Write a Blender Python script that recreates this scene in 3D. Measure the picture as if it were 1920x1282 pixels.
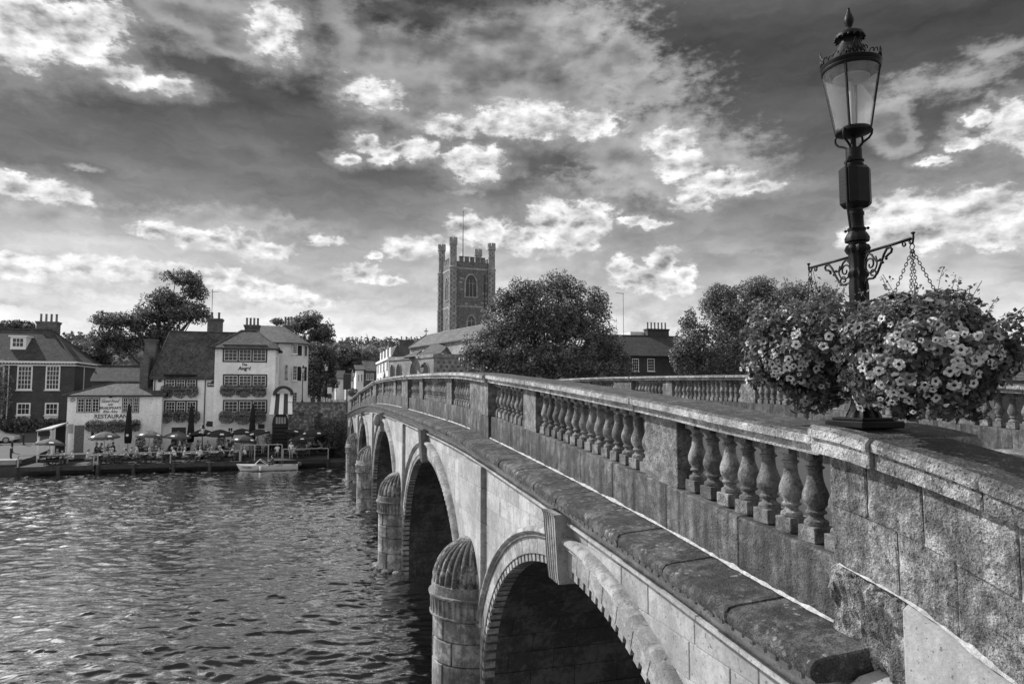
# Stone river bridge, riverside public house and church tower: monochrome late-afternoon view.
# World axes: +Y runs along the bridge to the far bank, +X is across the bridge (downstream), Z is height above the water.
import bpy, bmesh, math, random
import numpy as np
from mathutils import Vector, Matrix, noise as mnoise

for _o in list(bpy.data.objects):
    bpy.data.objects.remove(_o, do_unlink=True)
random.seed(11)
SC = bpy.context.scene
COL = SC.collection
R = math.radians

# ------------------------------------------------------------------ camera
EYE = 7.1
cam_d = bpy.data.cameras.new('camera')
cam_d.lens = 24.0
cam_d.sensor_width = 36.0
cam_d.clip_start = 0.05
cam_d.clip_end = 6000
cam = bpy.data.objects.new('camera', cam_d)
COL.objects.link(cam)
cam.location = (0, 0, EYE)
cam.rotation_euler = (R(90) + math.atan(94 / 1280), 0, R(-16.2))
SC.camera = cam

# ------------------------------------------------------------------ sun
SUN_AZ, SUN_EL = -43.0, 38.0          # azimuth from +Y towards +X, elevation
sd = bpy.data.lights.new('sun', 'SUN')
sd.energy = 5.0
sd.angle = R(0.5)
sd.color = (1.0, 1.0, 1.0)            # the photograph is monochrome
sun = bpy.data.objects.new('sun', sd)
COL.objects.link(sun)
to_sun = Vector((math.sin(R(SUN_AZ)) * math.cos(R(SUN_EL)), math.cos(R(SUN_AZ)) * math.cos(R(SUN_EL)), math.sin(R(SUN_EL))))
sun.rotation_euler = to_sun.to_track_quat('Z', 'Y').to_euler()
sun.location = (-40, 20, 60)

# ------------------------------------------------------------------ exposure
SC.view_settings.view_transform = 'Standard'
SC.view_settings.look = 'None'
SC.view_settings.exposure = 0.22
SC.view_settings.gamma = 1.0
SC.view_settings.use_curve_mapping = False
SC.render.engine = 'CYCLES'
SC.cycles.max_bounces = 6
SC.cycles.transparent_max_bounces = 12
SC.cycles.use_denoising = True

# ------------------------------------------------------------------ world: Nishita sky under broken cloud
# cloud banks by direction: (azimuth deg, 57.3*tan(elevation), half-width, half-height)
CL_A = [(-20.7, 25.0, 2.3, 2.1), (-17.4, 25.4, 2.5, 1.5), (-16.0, 27.7, 2.0, 1.2), (-20.0, 27.0, 2.5, 1.2), (-18.7, 26.2, 1.9, 1.6), (-3.8, 29.6, 1.7, 2.0), (-13.4, 23.6, 1.6, 0.7), (-11.4, 23.5, 1.8, 0.6), (-19.9, 14.1, 2.3, 0.7), (-17.9, 13.9, 1.9, 0.6), (-20.7, 14.6, 1.2, 0.5), (-11.8, 12.1, 1.7, 0.5), (-9.6, 12.0, 1.5, 0.7), (-6.8, 11.8, 2.3, 0.8), (-4.2, 11.2, 2.4, 0.7), (0.7, 12.4, 1.3, 0.4), (-19.8, 8.4, 2.4, 0.6), (-17.0, 8.7, 2.6, 0.7), (-14.4, 9.0, 2.8, 0.8), (-11.3, 9.0, 2.5, 0.6), (-7.6, 8.9, 2.3, 0.7), (-5.3, 8.4, 2.4, 0.7), (-2.9, 7.9, 2.2, 0.6), (-0.7, 7.3, 2.1, 0.5), (-20.4, 9.2, 1.8, 0.4), (4.4, 25.2, 2.1, 1.2), (17.1, 23.4, 3.7, 1.4), (23.1, 22.8, 2.0, 1.0), (11.2, 22.8, 2.7, 0.8), (4.0, 20.9, 1.1, 0.8), (5.6, 20.0, 1.2, 0.6), (8.0, 20.7, 1.7, 0.8), (2.4, 19.3, 1.0, 0.4), (6.6, 20.5, 1.1, 0.6), (5.1, 19.4, 0.9, 0.4), (12.1, 19.8, 1.6, 1.1), (13.9, 19.8, 1.7, 1.0), (12.9, 18.7, 1.6, 0.7), (29.5, 20.7, 1.7, 1.2), (30.5, 18.8, 2.1, 1.2), (33.1, 17.2, 2.5, 0.9), (35.9, 16.4, 2.4, 0.5), (31.3, 15.7, 1.7, 0.7), (7.2, 12.0, 1.8, 0.8), (9.7, 12.4, 1.8, 0.8), (12.6, 13.8, 1.8, 1.2), (14.4, 13.4, 1.8, 1.1), (17.3, 12.9, 1.8, 1.1), (19.4, 14.5, 1.6, 1.8), (20.7, 13.3, 2.7, 1.4), (23.2, 14.6, 1.4, 1.4), (21.9, 14.2, 1.3, 1.6), (26.3, 14.4, 1.1, 0.4), (27.9, 14.0, 1.0, 0.4), (3.5, 9.8, 1.6, 0.7), (6.1, 9.4, 0.9, 0.4), (4.8, 11.3, 0.8, 0.3), (25.4, 10.2, 1.1, 1.0), (28.9, 10.8, 1.2, 1.1), (28.2, 9.3, 2.4, 1.1), (30.4, 9.2, 1.1, 1.1), (26.0, 9.1, 1.3, 0.4), (46.3, 13.2, 2.0, 1.3), (48.6, 12.6, 1.9, 1.4), (50.9, 12.7, 1.8, 1.4), (52.6, 11.9, 1.4, 1.5), (47.9, 11.4, 2.2, 1.0), (45.2, 12.3, 1.7, 1.0), (43.4, 11.5, 1.4, 0.8), (51.7, 10.7, 1.8, 0.8), (54.4, 12.0, 1.6, 1.4), (53.2, 19.0, 1.0, 1.0), (52.6, 17.9, 1.0, 0.9), (51.3, 19.3, 0.9, 0.5), (50.1, 17.5, 0.9, 0.4), (48.5, 16.7, 0.9, 0.3), (54.3, 17.5, 1.1, 1.5)]
CL_B = [(-7.5, 29.5, 4.4, 2.1), (-10.9, 29.5, 2.3, 1.2), (-6.6, 27.9, 2.8, 1.1), (7.0, 29.2, 5.5, 2.8), (12.5, 28.3, 6.9, 3.4), (18.1, 29.3, 6.4, 3.4), (8.0, 25.0, 4.1, 1.6), (12.5, 24.5, 5.1, 1.9), (20.8, 25.0, 3.6, 2.4), (14.8, 31.2, 6.0, 2.4), (3.8, 31.5, 3.1, 2.1), (9.8, 25.8, 2.7, 1.9), (25.8, 28.5, 2.1, 1.8), (24.5, 27.6, 1.6, 1.3), (26.2, 20.0, 3.1, 1.8), (32.2, 17.7, 4.5, 1.3), (45.5, 20.4, 1.4, 1.6), (46.2, 18.6, 1.2, 1.1)]
CL_W = [(-15.5, 24.1, 1.0, 0.3), (-16.6, 13.6, 1.3, 0.3), (-16.5, 16.1, 0.7, 0.2), (-11.4, 12.9, 1.3, 0.3), (-3.3, 14.0, 1.0, 0.4), (-18.9, 9.5, 3.5, 0.4), (-20.3, 6.0, 1.2, 0.3), (-5.7, 6.8, 1.2, 0.4), (12.3, 17.0, 1.2, 0.3), (27.6, 27.6, 1.8, 1.2), (27.7, 18.0, 1.0, 0.4), (22.1, 11.9, 2.2, 0.6), (9.0, 9.2, 1.1, 1.8), (7.7, 9.8, 1.3, 0.5), (27.3, 6.4, 1.1, 0.8), (23.2, 10.1, 1.3, 0.9), (29.5, 6.3, 0.8, 0.7), (26.5, 7.7, 1.1, 0.4), (52.1, 20.5, 0.4, 0.3), (49.7, 18.5, 0.6, 0.4), (47.7, 22.6, 2.3, 0.9), (50.6, 22.2, 2.1, 1.0), (52.5, 23.6, 1.8, 0.9), (37.0, 10.9, 0.8, 0.2), (-18.8, 12.5, 4.2, 0.8), (-7.0, 13.1, 5.2, 1.1), (-11.3, 7.8, 7.6, 1.0), (28.8, 21.7, 3.9, 2.8), (26.1, 17.7, 5.2, 1.4), (32.7, 19.5, 4.1, 1.8), (18.0, 10.6, 7.2, 1.1), (28.2, 7.7, 3.8, 1.1), (48.8, 9.7, 5.1, 0.8), (2.1, 8.3, 5.2, 0.8), (21.8, 31.1, 5.0, 2.9), (27.6, 25.5, 4.8, 2.3)]
CL_D = [(11.1, 34.3, 7.0, 2.0), (8.8, 32.2, 2.8, 1.4), (5.2, 32.6, 3.2, 1.4)]

W = bpy.data.worlds.new('World')
SC.world = W
W.use_nodes = True
W.cycles.sampling_method = 'MANUAL'
W.cycles.sample_map_resolution = 512
wn = W.node_tree
wn.nodes.clear()


class NT:
    """small helper for building node trees"""
    def __init__(s, tree):
        s.t = tree

    def n(s, typ, **kw):
        nd = s.t.nodes.new(typ)
        for k, v in kw.items():
            setattr(nd, k, v)
        return nd

    def put(s, sock, v):
        if isinstance(v, bpy.types.NodeSocket):
            s.t.links.new(v, sock)
        elif v is not None:
            sock.default_value = v

    def m(s, op, a, b=None, c=None, clamp=False):
        nd = s.n('ShaderNodeMath', operation=op, use_clamp=clamp)
        s.put(nd.inputs[0], a); s.put(nd.inputs[1], b)
        if c is not None:
            s.put(nd.inputs[2], c)
        return nd.outputs[0]

    def v(s, op, a, b=None, c=None, scale=None):
        nd = s.n('ShaderNodeVectorMath', operation=op)
        s.put(nd.inputs[0], a)
        if b is not None: s.put(nd.inputs[1], b)
        if c is not None: s.put(nd.inputs[2], c)
        if scale is not None: s.put(nd.inputs['Scale'], scale)
        return nd.outputs['Value'] if op in ('LENGTH', 'DOT_PRODUCT', 'DISTANCE') else nd.outputs[0]

    def noise(s, vec, scale, detail=4, rough=0.55, lac=2.0, dist=0.0, col=False, dim='3D'):
        nd = s.n('ShaderNodeTexNoise', noise_dimensions=dim)
        s.put(nd.inputs['Vector'], vec)
        nd.inputs['Scale'].default_value = scale
        nd.inputs['Detail'].default_value = detail
        nd.inputs['Roughness'].default_value = rough
        nd.inputs['Lacunarity'].default_value = lac
        nd.inputs['Distortion'].default_value = dist
        return nd.outputs['Color'] if col else nd.outputs[0]

    def mr(s, x, a, b, c=0.0, d=1.0, mode='SMOOTHSTEP'):
        nd = s.n('ShaderNodeMapRange', interpolation_type=mode, clamp=True)
        s.put(nd.inputs[0], x); s.put(nd.inputs[1], a); s.put(nd.inputs[2], b); s.put(nd.inputs[3], c); s.put(nd.inputs[4], d)
        return nd.outputs[0]

    def mix(s, f, a, b):
        nd = s.n('ShaderNodeMix', data_type='FLOAT')
        s.put(nd.inputs[0], f); s.put(nd.inputs[2], a); s.put(nd.inputs[3], b)
        return nd.outputs[0]

    def xyz(s, x, y, z):
        nd = s.n('ShaderNodeCombineXYZ')
        s.put(nd.inputs[0], x); s.put(nd.inputs[1], y); s.put(nd.inputs[2], z)
        return nd.outputs[0]

    def ramp(s, f, pts, mode='LINEAR'):
        nd = s.n('ShaderNodeValToRGB')
        cr = nd.color_ramp
        cr.interpolation = mode
        while len(cr.elements) < len(pts):
            cr.elements.new(0.5)
        for e, (p, val) in zip(cr.elements, pts):
            e.position = p
            e.color = (val, val, val, 1)
        s.put(nd.inputs[0], f)
        return nd.outputs[0]


def build_world():
    T = NT(wn)
    g = T.n('ShaderNodeTexCoord').outputs['Generated']
    sp = T.n('ShaderNodeSeparateXYZ')
    T.put(sp.inputs[0], g)
    x, y, z = sp.outputs
    az = T.m('MULTIPLY', T.m('ARCTAN2', x, y), 57.2958)
    hyp = T.m('MAXIMUM', T.m('SQRT', T.m('ADD', T.m('MULTIPLY', x, x), T.m('MULTIPLY', y, y))), 0.02)
    el = T.m('MINIMUM', T.m('MULTIPLY', T.m('DIVIDE', T.m('MAXIMUM', z, -0.02), hyp), 57.2958), 170.0)
    q = T.xyz(az, el, 0.0)
    qs = T.v('MULTIPLY', q, (1.0, 1.5, 1.0))
    # domain warp
    w1 = T.v('SUBTRACT', T.noise(qs, 0.42, 4, 0.6, col=True), (0.5, 0.5, 0.5))
    w2 = T.v('SUBTRACT', T.noise(qs, 1.9, 4, 0.62, col=True), (0.5, 0.5, 0.5))
    qa = T.v('ADD', q, T.v('ADD', T.v('MULTIPLY', w1, (2.6, 1.1, 0)), T.v('MULTIPLY', w2, (0.75, 0.55, 0))))
    fb = T.noise(qs, 0.85, 7, 0.60)
    r1 = T.noise(qs, 0.36, 5, 0.48)
    r2 = T.noise(T.v('ADD', qs, (0.55, -1.0, 0)), 0.36, 5, 0.48)
    fbig = T.noise(T.v('MULTIPLY', q, (0.05, 0.12, 1)), 1.0, 5, 0.55)
    emb = T.m('SUBTRACT', r2, r1)            # relief lit from the upper left

    def field(lst):
        cur = None
        for (ca, ce, ra, re) in lst:
            k = (1 / (ra * 1.12), 1 / (re * 1.2), 1.0)
            d = T.v('LENGTH', T.v('MULTIPLY_ADD', qa, k, (-ca * k[0], -ce * k[1], 0)))
            cur = d if cur is None else T.m('SMOOTH_MIN', cur, d, 0.25)
        return cur
    dA, dB, dW = field(CL_A), field(CL_B), field(CL_W)
    fc = T.m('SUBTRACT', fb, 0.5)
    eA = T.m('ADD', dA, T.m('MULTIPLY', fc, 2.0))
    aA = T.mr(eA, 1.24, 0.50)
    rc = T.m('SUBTRACT', T.noise(qs, 0.21, 4, 0.5), 0.5)
    eB = T.m('ADD', T.m('ADD', dB, T.m('MULTIPLY', rc, 2.0)), T.m('MULTIPLY', fc, 0.6))
    aB = T.mr(eB, 1.45, 0.45)
    aW = T.m('MULTIPLY', T.mr(T.m('ADD', dW, T.m('MULTIPLY', fc, 2.6)), 1.5, 0.1), 0.7)
    # grey base: clear sky seen through a thin high sheet, darker overhead
    sky = T.n('ShaderNodeTexSky', sky_type='NISHITA', sun_disc=False)
    sky.sun_elevation = R(SUN_EL)
    sky.sun_rotation = R(SUN_AZ % 360)
    bw = T.n('ShaderNodeRGBToBW')
    T.put(bw.inputs[0], sky.outputs[0])
    diag = T.m('ADD', el, T.m('MULTIPLY', T.m('SUBTRACT', T.noise(T.v('MULTIPLY', T.v('ADD', q, T.v('MULTIPLY', w1, (3, 2, 0))), (0.06, 0.16, 1)), 1.0, 4, 0.5), 0.5), 13.0))
    base = T.ramp(T.m('DIVIDE', diag, 60.0), [(0.0, 0.66), (0.08, 0.60), (0.16, 0.39), (0.24, 0.18), (0.34, 0.095), (0.47, 0.065), (0.60, 0.12), (1.0, 0.30)], 'EASE')
    stria = T.noise(T.v('MULTIPLY', T.v('ADD', q, T.v('MULTIPLY', w1, (4, 2.5, 0))), (0.10, 0.34, 1)), 1.0, 6, 0.6)
    base = T.m('MULTIPLY', base, T.mr(stria, 0.25, 0.78, 0.66, 1.5, 'LINEAR'))
    base = T.m('MULTIPLY', base, T.mix(0.25, 1.0, T.m('MINIMUM', T.m('MULTIPLY', bw.outputs[0], 0.30), 2.0)))
    # glow of the hidden sun behind the thin sheet, well outside the view to the left
    sdn = T.n('ShaderNodeCombineXYZ')
    for i_, c_ in enumerate(to_sun): sdn.inputs[i_].default_value = c_
    base = T.m('ADD', base, T.m('MULTIPLY', T.mr(T.v('DOT_PRODUCT', g, sdn.outputs[0]), 0.93, 1.0, 0.0, 1.0), 2.2))
    dark_mass = 1.0
    if CL_D:
        dD = T.m('ADD', field(CL_D), T.m('MULTIPLY', fc, 1.2))
        dark_mass = T.mr(dD, 0.1, 1.5, 0.22, 1.0)
    # thin veils
    L = T.mix(aW, base, T.m('ADD', T.m('MULTIPLY', emb, 0.6), 0.46))
    # large grey cloud: soft, with a brighter rim and a grey heart
    rim = T.mr(eB, 0.2, 1.15, 0.22, 0.50)
    lB = T.m('MAXIMUM', T.m('ADD', rim, T.m('ADD', T.m('MULTIPLY', rc, 0.55), T.m('MULTIPLY', emb, 0.2))), 0.09)
    L = T.mix(T.m('MULTIPLY', aB, 0.9), L, lB)
    # cumulus: a thin halo, then the bright billows
    halo = T.m('MULTIPLY', T.mr(T.m('ADD', dA, T.m('MULTIPLY', fc, 1.5)), 2.4, 0.9), 0.5)
    L = T.mix(halo, L, T.m('MAXIMUM', L, 0.40))
    lA = T.m('MAXIMUM', T.m('ADD', T.mr(eA, -0.1, 0.9, 0.47, 0.84), T.m('MULTIPLY', emb, 1.7)), 0.22)
    L = T.mix(T.m('MULTIPLY', aA, 0.95), L, lA)
    L = T.m('MULTIPLY', L, dark_mass)
    # broken cloud over the unseen sky above and behind, brightened to fill shaded fronts
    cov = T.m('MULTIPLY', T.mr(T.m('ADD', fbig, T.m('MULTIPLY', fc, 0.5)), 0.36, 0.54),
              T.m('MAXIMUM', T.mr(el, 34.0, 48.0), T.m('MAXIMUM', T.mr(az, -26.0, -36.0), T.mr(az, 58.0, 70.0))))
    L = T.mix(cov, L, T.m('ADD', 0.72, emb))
    # under the horizon: plain dim ground tone
    L = T.mix(T.mr(z, -0.01, -0.06), L, 0.12)
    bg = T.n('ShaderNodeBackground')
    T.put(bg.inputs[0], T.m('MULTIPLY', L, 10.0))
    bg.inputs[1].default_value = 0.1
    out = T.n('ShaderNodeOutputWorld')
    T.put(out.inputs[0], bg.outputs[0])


build_world()

# ================================================================== helpers
def lerp(a, b, t):
    return a + (b - a) * t


def interp(tab, s):
    """smooth (Catmull-Rom) interpolation of a table of (s, value)"""
    if s <= tab[0][0]: return tab[0][1]
    if s >= tab[-1][0]: return tab[-1][1]
    for i in range(len(tab) - 1):
        if tab[i][0] <= s <= tab[i + 1][0]:
            break
    x1, y1 = tab[i]; x2, y2 = tab[i + 1]
    x0, y0 = tab[i - 1] if i > 0 else (2 * x1 - x2, 2 * y1 - y2)
    x3, y3 = tab[i + 2] if i + 2 < len(tab) else (2 * x2 - x1, 2 * y2 - y1)
    h = x2 - x1
    m1 = (y2 - y0) / (x2 - x0) * h
    m2 = (y3 - y1) / (x3 - x1) * h
    t = (s - x1) / h
    return (2 * t**3 - 3 * t**2 + 1) * y1 + (t**3 - 2 * t**2 + t) * m1 + (-2 * t**3 + 3 * t**2) * y2 + (t**3 - t**2) * m2


class MB:
    """collects faces, then links them as ONE mesh object"""
    def __init__(s):
        s.v = []; s.f = []; s.mi = []; s.cur = 0

    def add(s, vs, fs):
        b = len(s.v)
        s.v.extend([tuple(p) for p in vs])
        for f in fs:
            s.f.append([b + i for i in f]); s.mi.append(s.cur)
        return s

    def quad(s, a, b, c, d): return s.add([a, b, c, d], [(0, 1, 2, 3)])

    def poly(s, pts): return s.add(pts, [tuple(range(len(pts)))])

    def box(s, x0, x1, y0, y1, z0, z1):
        vs = [(x0, y0, z0), (x1, y0, z0), (x1, y1, z0), (x0, y1, z0), (x0, y0, z1), (x1, y0, z1), (x1, y1, z1), (x0, y1, z1)]
        return s.add(vs, [(0, 3, 2, 1), (4, 5, 6, 7), (0, 1, 5, 4), (1, 2, 6, 5), (2, 3, 7, 6), (3, 0, 4, 7)])

    def cbox(s, x0, x1, y0, y1, z0, z1, b=0.01):
        """box with all edges chamfered"""
        b = min(b, (x1 - x0) * .45, (y1 - y0) * .45, (z1 - z0) * .45)
        vs = []; idx = {}
        for i, (X, xs) in enumerate(((x0, 1), (x1, -1))):
            for j, (Y, ys) in enumerate(((y0, 1), (y1, -1))):
                for k, (Z, zs) in enumerate(((z0, 1), (z1, -1))):
                    for ax in range(3):
                        p = [X + b * xs, Y + b * ys, Z + b * zs]
                        p[ax] = (X, Y, Z)[ax]
                        idx[(i, j, k, ax)] = len(vs); vs.append(p)
        I = idx
        fs = []
        for a in (0, 1):
            o = [(0, 0), (1, 0), (1, 1), (0, 1)]
            f = [I[(a, p, q, 0)] for p, q in o]; fs.append(f if a else f[::-1])
            f = [I[(p, a, q, 1)] for p, q in o]; fs.append(f[::-1] if a else f)
            f = [I[(p, q, a, 2)] for p, q in o]; fs.append(f if a else f[::-1])
        for a in (0, 1):
            for b_ in (0, 1):
                f = [I[(a, b_, 0, 0)], I[(a, b_, 1, 0)], I[(a, b_, 1, 1)], I[(a, b_, 0, 1)]]; fs.append(f if a != b_ else f[::-1])
                f = [I[(a, 0, b_, 0)], I[(a, 1, b_, 0)], I[(a, 1, b_, 2)], I[(a, 0, b_, 2)]]; fs.append(f if a == b_ else f[::-1])
                f = [I[(0, a, b_, 1)], I[(1, a, b_, 1)], I[(1, a, b_, 2)], I[(0, a, b_, 2)]]; fs.append(f if a != b_ else f[::-1])
        for a in (0, 1):
            for b_ in (0, 1):
                for c in (0, 1):
                    f = [I[(a, b_, c, 0)], I[(a, b_, c, 1)], I[(a, b_, c, 2)]]
                    fs.append(f if (a + b_ + c) % 2 else f[::-1])
        return s.add(vs, fs)

    def slab(s, pts, d, bev=0.012):
        """front polygon (list of points, counter-clockwise seen from the front) extruded back by vector d, front edges chamfered"""
        n = len(pts)
        P = [Vector(p) for p in pts]; d = Vector(d)
        c = sum(P, Vector()) / n
        dn = d.normalized()
        front = []
        for p in P:
            v = c - p
            L = v.length
            front.append(p + v * min(0.4, bev * 1.5 / max(L, 1e-6)))
        side = [p + dn * bev for p in P]
        back = [p + d for p in P]
        vs = front + side + back
        fs = [tuple(range(n))]
        for i in range(n):
            j = (i + 1) % n
            fs.append((i, n + i, n + j, j)); fs.append((n + i, 2 * n + i, 2 * n + j, n + j))
        return s.add(vs, fs)

    def lathe(s, prof, seg=16, c=(0, 0, 0), a0=0.0, a1=2 * math.pi, cap=False, sq=None):
        full = abs(a1 - a0 - 2 * math.pi) < 1e-6
        n = seg if full else seg + 1
        vs = []
        for r, z in prof:
            for i in range(n):
                a = a0 + (a1 - a0) * i / seg
                vs.append((c[0] + r * math.cos(a), c[1] + r * math.sin(a), c[2] + z))
        fs = []
        for k in range(len(prof) - 1):
            for i in range(seg):
                j = (i + 1) % n if full else i + 1
                fs.append((k * n + i, k * n + j, (k + 1) * n + j, (k + 1) * n + i))
        if cap and full:
            fs.append(tuple(range(n))[::-1]); fs.append(tuple((len(prof) - 1) * n + i for i in range(n)))
        return s.add(vs, fs)

    def tube(s, pts, r, seg=6, cap=True):
        P = [Vector(p) for p in pts]
        rr = r if isinstance(r, (list, tuple)) else [r] * len(P)
        vs = []; fs = []
        prev = None
        for i, p in enumerate(P):
            t = (P[min(i + 1, len(P) - 1)] - P[max(i - 1, 0)])
            t = t.normalized() if t.length > 1e-9 else Vector((0, 0, 1))
            if prev is None:
                u = t.orthogonal().normalized()
            else:
                u = prev - t * prev.dot(t)
                u = u.normalized() if u.length > 1e-6 else t.orthogonal().normalized()
            prev = u
            w = t.cross(u)
            for k in range(seg):
                a = 2 * math.pi * k / seg
                vs.append(p + (u * math.cos(a) + w * math.sin(a)) * rr[i])
        for i in range(len(P) - 1):
            for k in range(seg):
                j = (k + 1) % seg
                fs.append((i * seg + k, i * seg + j, (i + 1) * seg + j, (i + 1) * seg + k))
        if cap:
            fs.append(tuple(range(seg))[::-1]); fs.append(tuple((len(P) - 1) * seg + k for k in range(seg)))
        return s.add(vs, fs)

    def loft(s, rings, cap=True, closed=True):
        n = len(rings[0]); vs = []; fs = []
        for r in rings: vs += list(r)
        for i in range(len(rings) - 1):
            for k in range(n if closed else n - 1):
                j = (k + 1) % n
                fs.append((i * n + k, i * n + j, (i + 1) * n + j, (i + 1) * n + k))
        if cap:
            fs.append(tuple(range(n))[::-1]); fs.append(tuple((len(rings) - 1) * n + k for k in range(n)))
        return s.add(vs, fs)

    def mesh(s, name, mats, smooth=False, fix=True):
        me = bpy.data.meshes.new(name)
        me.from_pydata(s.v, [], s.f)
        if not isinstance(mats, (list, tuple)): mats = [mats]
        for m in mats: me.materials.append(m)
        if len(mats) > 1: me.polygons.foreach_set('material_index', s.mi)
        if fix:
            bm = bmesh.new(); bm.from_mesh(me)
            bmesh.ops.recalc_face_normals(bm, faces=bm.faces)
            bm.to_mesh(me); bm.free()
        if smooth:
            me.polygons.foreach_set('use_smooth', [True] * len(me.polygons))
            if smooth != True:
                me.set_sharp_from_angle(angle=R(smooth))
        me.update()
        return me

    def build(s, name, mats, parent=None, smooth=False, fix=True):
        return link(name, s.mesh(name, mats, smooth, fix), parent)


def link(name, data, parent=None, loc=None):
    """parts are given in world coordinates; the parent is an unrotated Empty or another part"""
    o = bpy.data.objects.new(name, data)
    COL.objects.link(o)
    if parent is not None:
        o.parent = parent
        if parent.parent is None:
            o.matrix_parent_inverse = Matrix.Translation(-parent.location)
    if loc is not None: o.location = loc
    return o


def group_part(name, parent):
    """a part that only holds its pieces"""
    return link(name, None, parent)


def thing(name, label, cat, loc=(0, 0, 0), group=None):
    o = bpy.data.objects.new(name, None)
    COL.objects.link(o)
    o.empty_display_size = 0.2
    o.location = loc
    return tag(o, label, cat, group)


def tag(o, label=None, cat=None, group=None, kind=None):
    if label: o['label'] = label
    if cat: o['category'] = cat
    if group: o['group'] = group
    if kind: o['kind'] = kind
    return o


def copy_tree(o, parent=None):
    c = o.copy()
    COL.objects.link(c)
    c.parent = parent
    for ch in KIDS.get(o.name, []):
        k = copy_tree(ch, c)
    return c


KIDS = {}


def kids(o):
    """remember the children of a template so that copies can be made cheaply"""
    for c in list(COL.objects):
        if c.parent is not None:
            KIDS.setdefault(c.parent.name, [])
            if c not in KIDS[c.parent.name]: KIDS[c.parent.name].append(c)


# ------------------------------------------------------------------ materials (all greys)
def new_mat(name):
    m = bpy.data.materials.new(name)
    m.use_nodes = True
    m.node_tree.nodes.clear()
    T = NT(m.node_tree)
    out = T.n('ShaderNodeOutputMaterial')
    p = T.n('ShaderNodeBsdfPrincipled')
    T.put(out.inputs[0], p.outputs[0])
    return m, T, p, out


def g3(v): return (v, v, v, 1)


def stone(name, base=0.3, var=0.35, streak=0.3, pit=0.5, dark=0.06, soot=0.25, scale=1.0, rough=0.9, objvar=0.25, lichen=0.0, crust=0.0, speck=0.0):
    """weathered limestone: broad tone, vertical streaks, dark crust, pits and pale lichen spots"""
    m, T, p, out = new_mat(name)
    pos = T.n('ShaderNodeNewGeometry').outputs['Position']
    rnd = T.n('ShaderNodeObjectInfo').outputs['Random']
    n1 = T.noise(pos, 1.7 * scale, 5, 0.6)
    n2 = T.noise(pos, 9 * scale, 4, 0.65)
    n3 = T.noise(pos, 46 * scale, 3, 0.6)
    col = T.m('MULTIPLY', base, T.mr(n1, 0.25, 0.75, 1 - var, 1 + var, 'LINEAR'))
    col = T.m('MULTIPLY', col, T.mr(n2, 0.2, 0.8, 1 - var * .9, 1 + var * .9, 'LINEAR'))
    col = T.m('MULTIPLY', col, T.mr(n3, 0.2, 0.8, 1 - var * .8, 1 + var * .8, 'LINEAR'))
    if objvar:
        col = T.m('MULTIPLY', col, T.mr(rnd, 0, 1, 1 - objvar, 1 + objvar, 'LINEAR'))
    if streak:
        st = T.noise(T.v('MULTIPLY', pos, (7 * scale, 7 * scale, 0.7 * scale)), 1.0, 5, 0.65)
        col = T.m('MULTIPLY', col, T.mr(st, 0.3, 0.7, 1 - streak, 1 + streak * .7, 'LINEAR'))
    if soot:
        so = T.m('MULTIPLY', T.mr(T.m('ADD', T.m('MULTIPLY', n1, 0.6), T.m('MULTIPLY', n2, 0.4)), 0.56, 0.47), soot)
        so = T.m('MULTIPLY', so, T.mr(n3, 0.35, 0.65, 1.25, 0.6, 'LINEAR'), clamp=True)
        col = T.mix(so, col, dark)
    if lichen:
        vo = T.n('ShaderNodeTexVoronoi', feature='F1')
        T.put(vo.inputs['Vector'], T.v('ADD', pos, T.v('MULTIPLY', T.noise(pos, 20, 2, 0.5, col=True), (.06, .06, .06))))
        vo.inputs['Scale'].default_value = 13
        sp = T.m('MULTIPLY', T.mr(vo.outputs['Distance'], 0.34, 0.18), T.mr(T.noise(pos, 3.3, 3, 0.6), 0.48, 0.60))
        col = T.mix(T.m('MULTIPLY', sp, lichen), col, 0.42)
    if speck:                          # coarse grain: pale crystals and dark holes
        sp4 = T.noise(pos, 75 * scale, 3, 0.7)
        patch = T.noise(pos, 5.5 * scale, 4, 0.65)
        col = T.m('MULTIPLY', col, T.mr(sp4, 0.3, 0.7, 1 - speck, 1 + speck, 'LINEAR'))
        col = T.m('MULTIPLY', col, T.mr(patch, 0.35, 0.65, 1 - speck * .7, 1 + speck * .7, 'LINEAR'))
    if crust:                          # dark moss and lichen grown over the upper faces
        nz = T.n('ShaderNodeSeparateXYZ'); T.put(nz.inputs[0], T.n('ShaderNodeNewGeometry').outputs['True Normal'])
        up = T.m('MULTIPLY', T.mr(nz.outputs[2], 0.55, 0.9), crust)
        up = T.m('MULTIPLY', up, T.mr(T.m('ADD', T.m('MULTIPLY', n2, 0.6), T.m('MULTIPLY', n3, 0.5)), 0.50, 0.78, 1.0, 0.5))
        col = T.mix(up, col, 0.045)
    T.put(p.inputs['Base Color'], col)
    p.inputs['Roughness'].default_value = rough
    p.inputs['Specular IOR Level'].default_value = 0.25
    if pit:
        hgt = T.m('ADD', T.m('MULTIPLY', n2, 0.6), T.m('MULTIPLY', n3, 0.5))
        pits = T.mr(T.noise(pos, 30 * scale, 2, 0.5), 0.36, 0.30)
        hgt = T.m('SUBTRACT', hgt, T.m('MULTIPLY', pits, 0.5))
        b = T.n('ShaderNodeBump')
        b.inputs['Strength'].default_value = pit
        b.inputs['Distance'].default_value = 0.025
        T.put(b.inputs['Height'], hgt)
        T.put(p.inputs['Normal'], b.outputs[0])
        col2 = T.mix(T.m('MULTIPLY', pits, 0.55), col, 0.03)
        T.put(p.inputs['Base Color'], col2)
    return m


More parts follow.
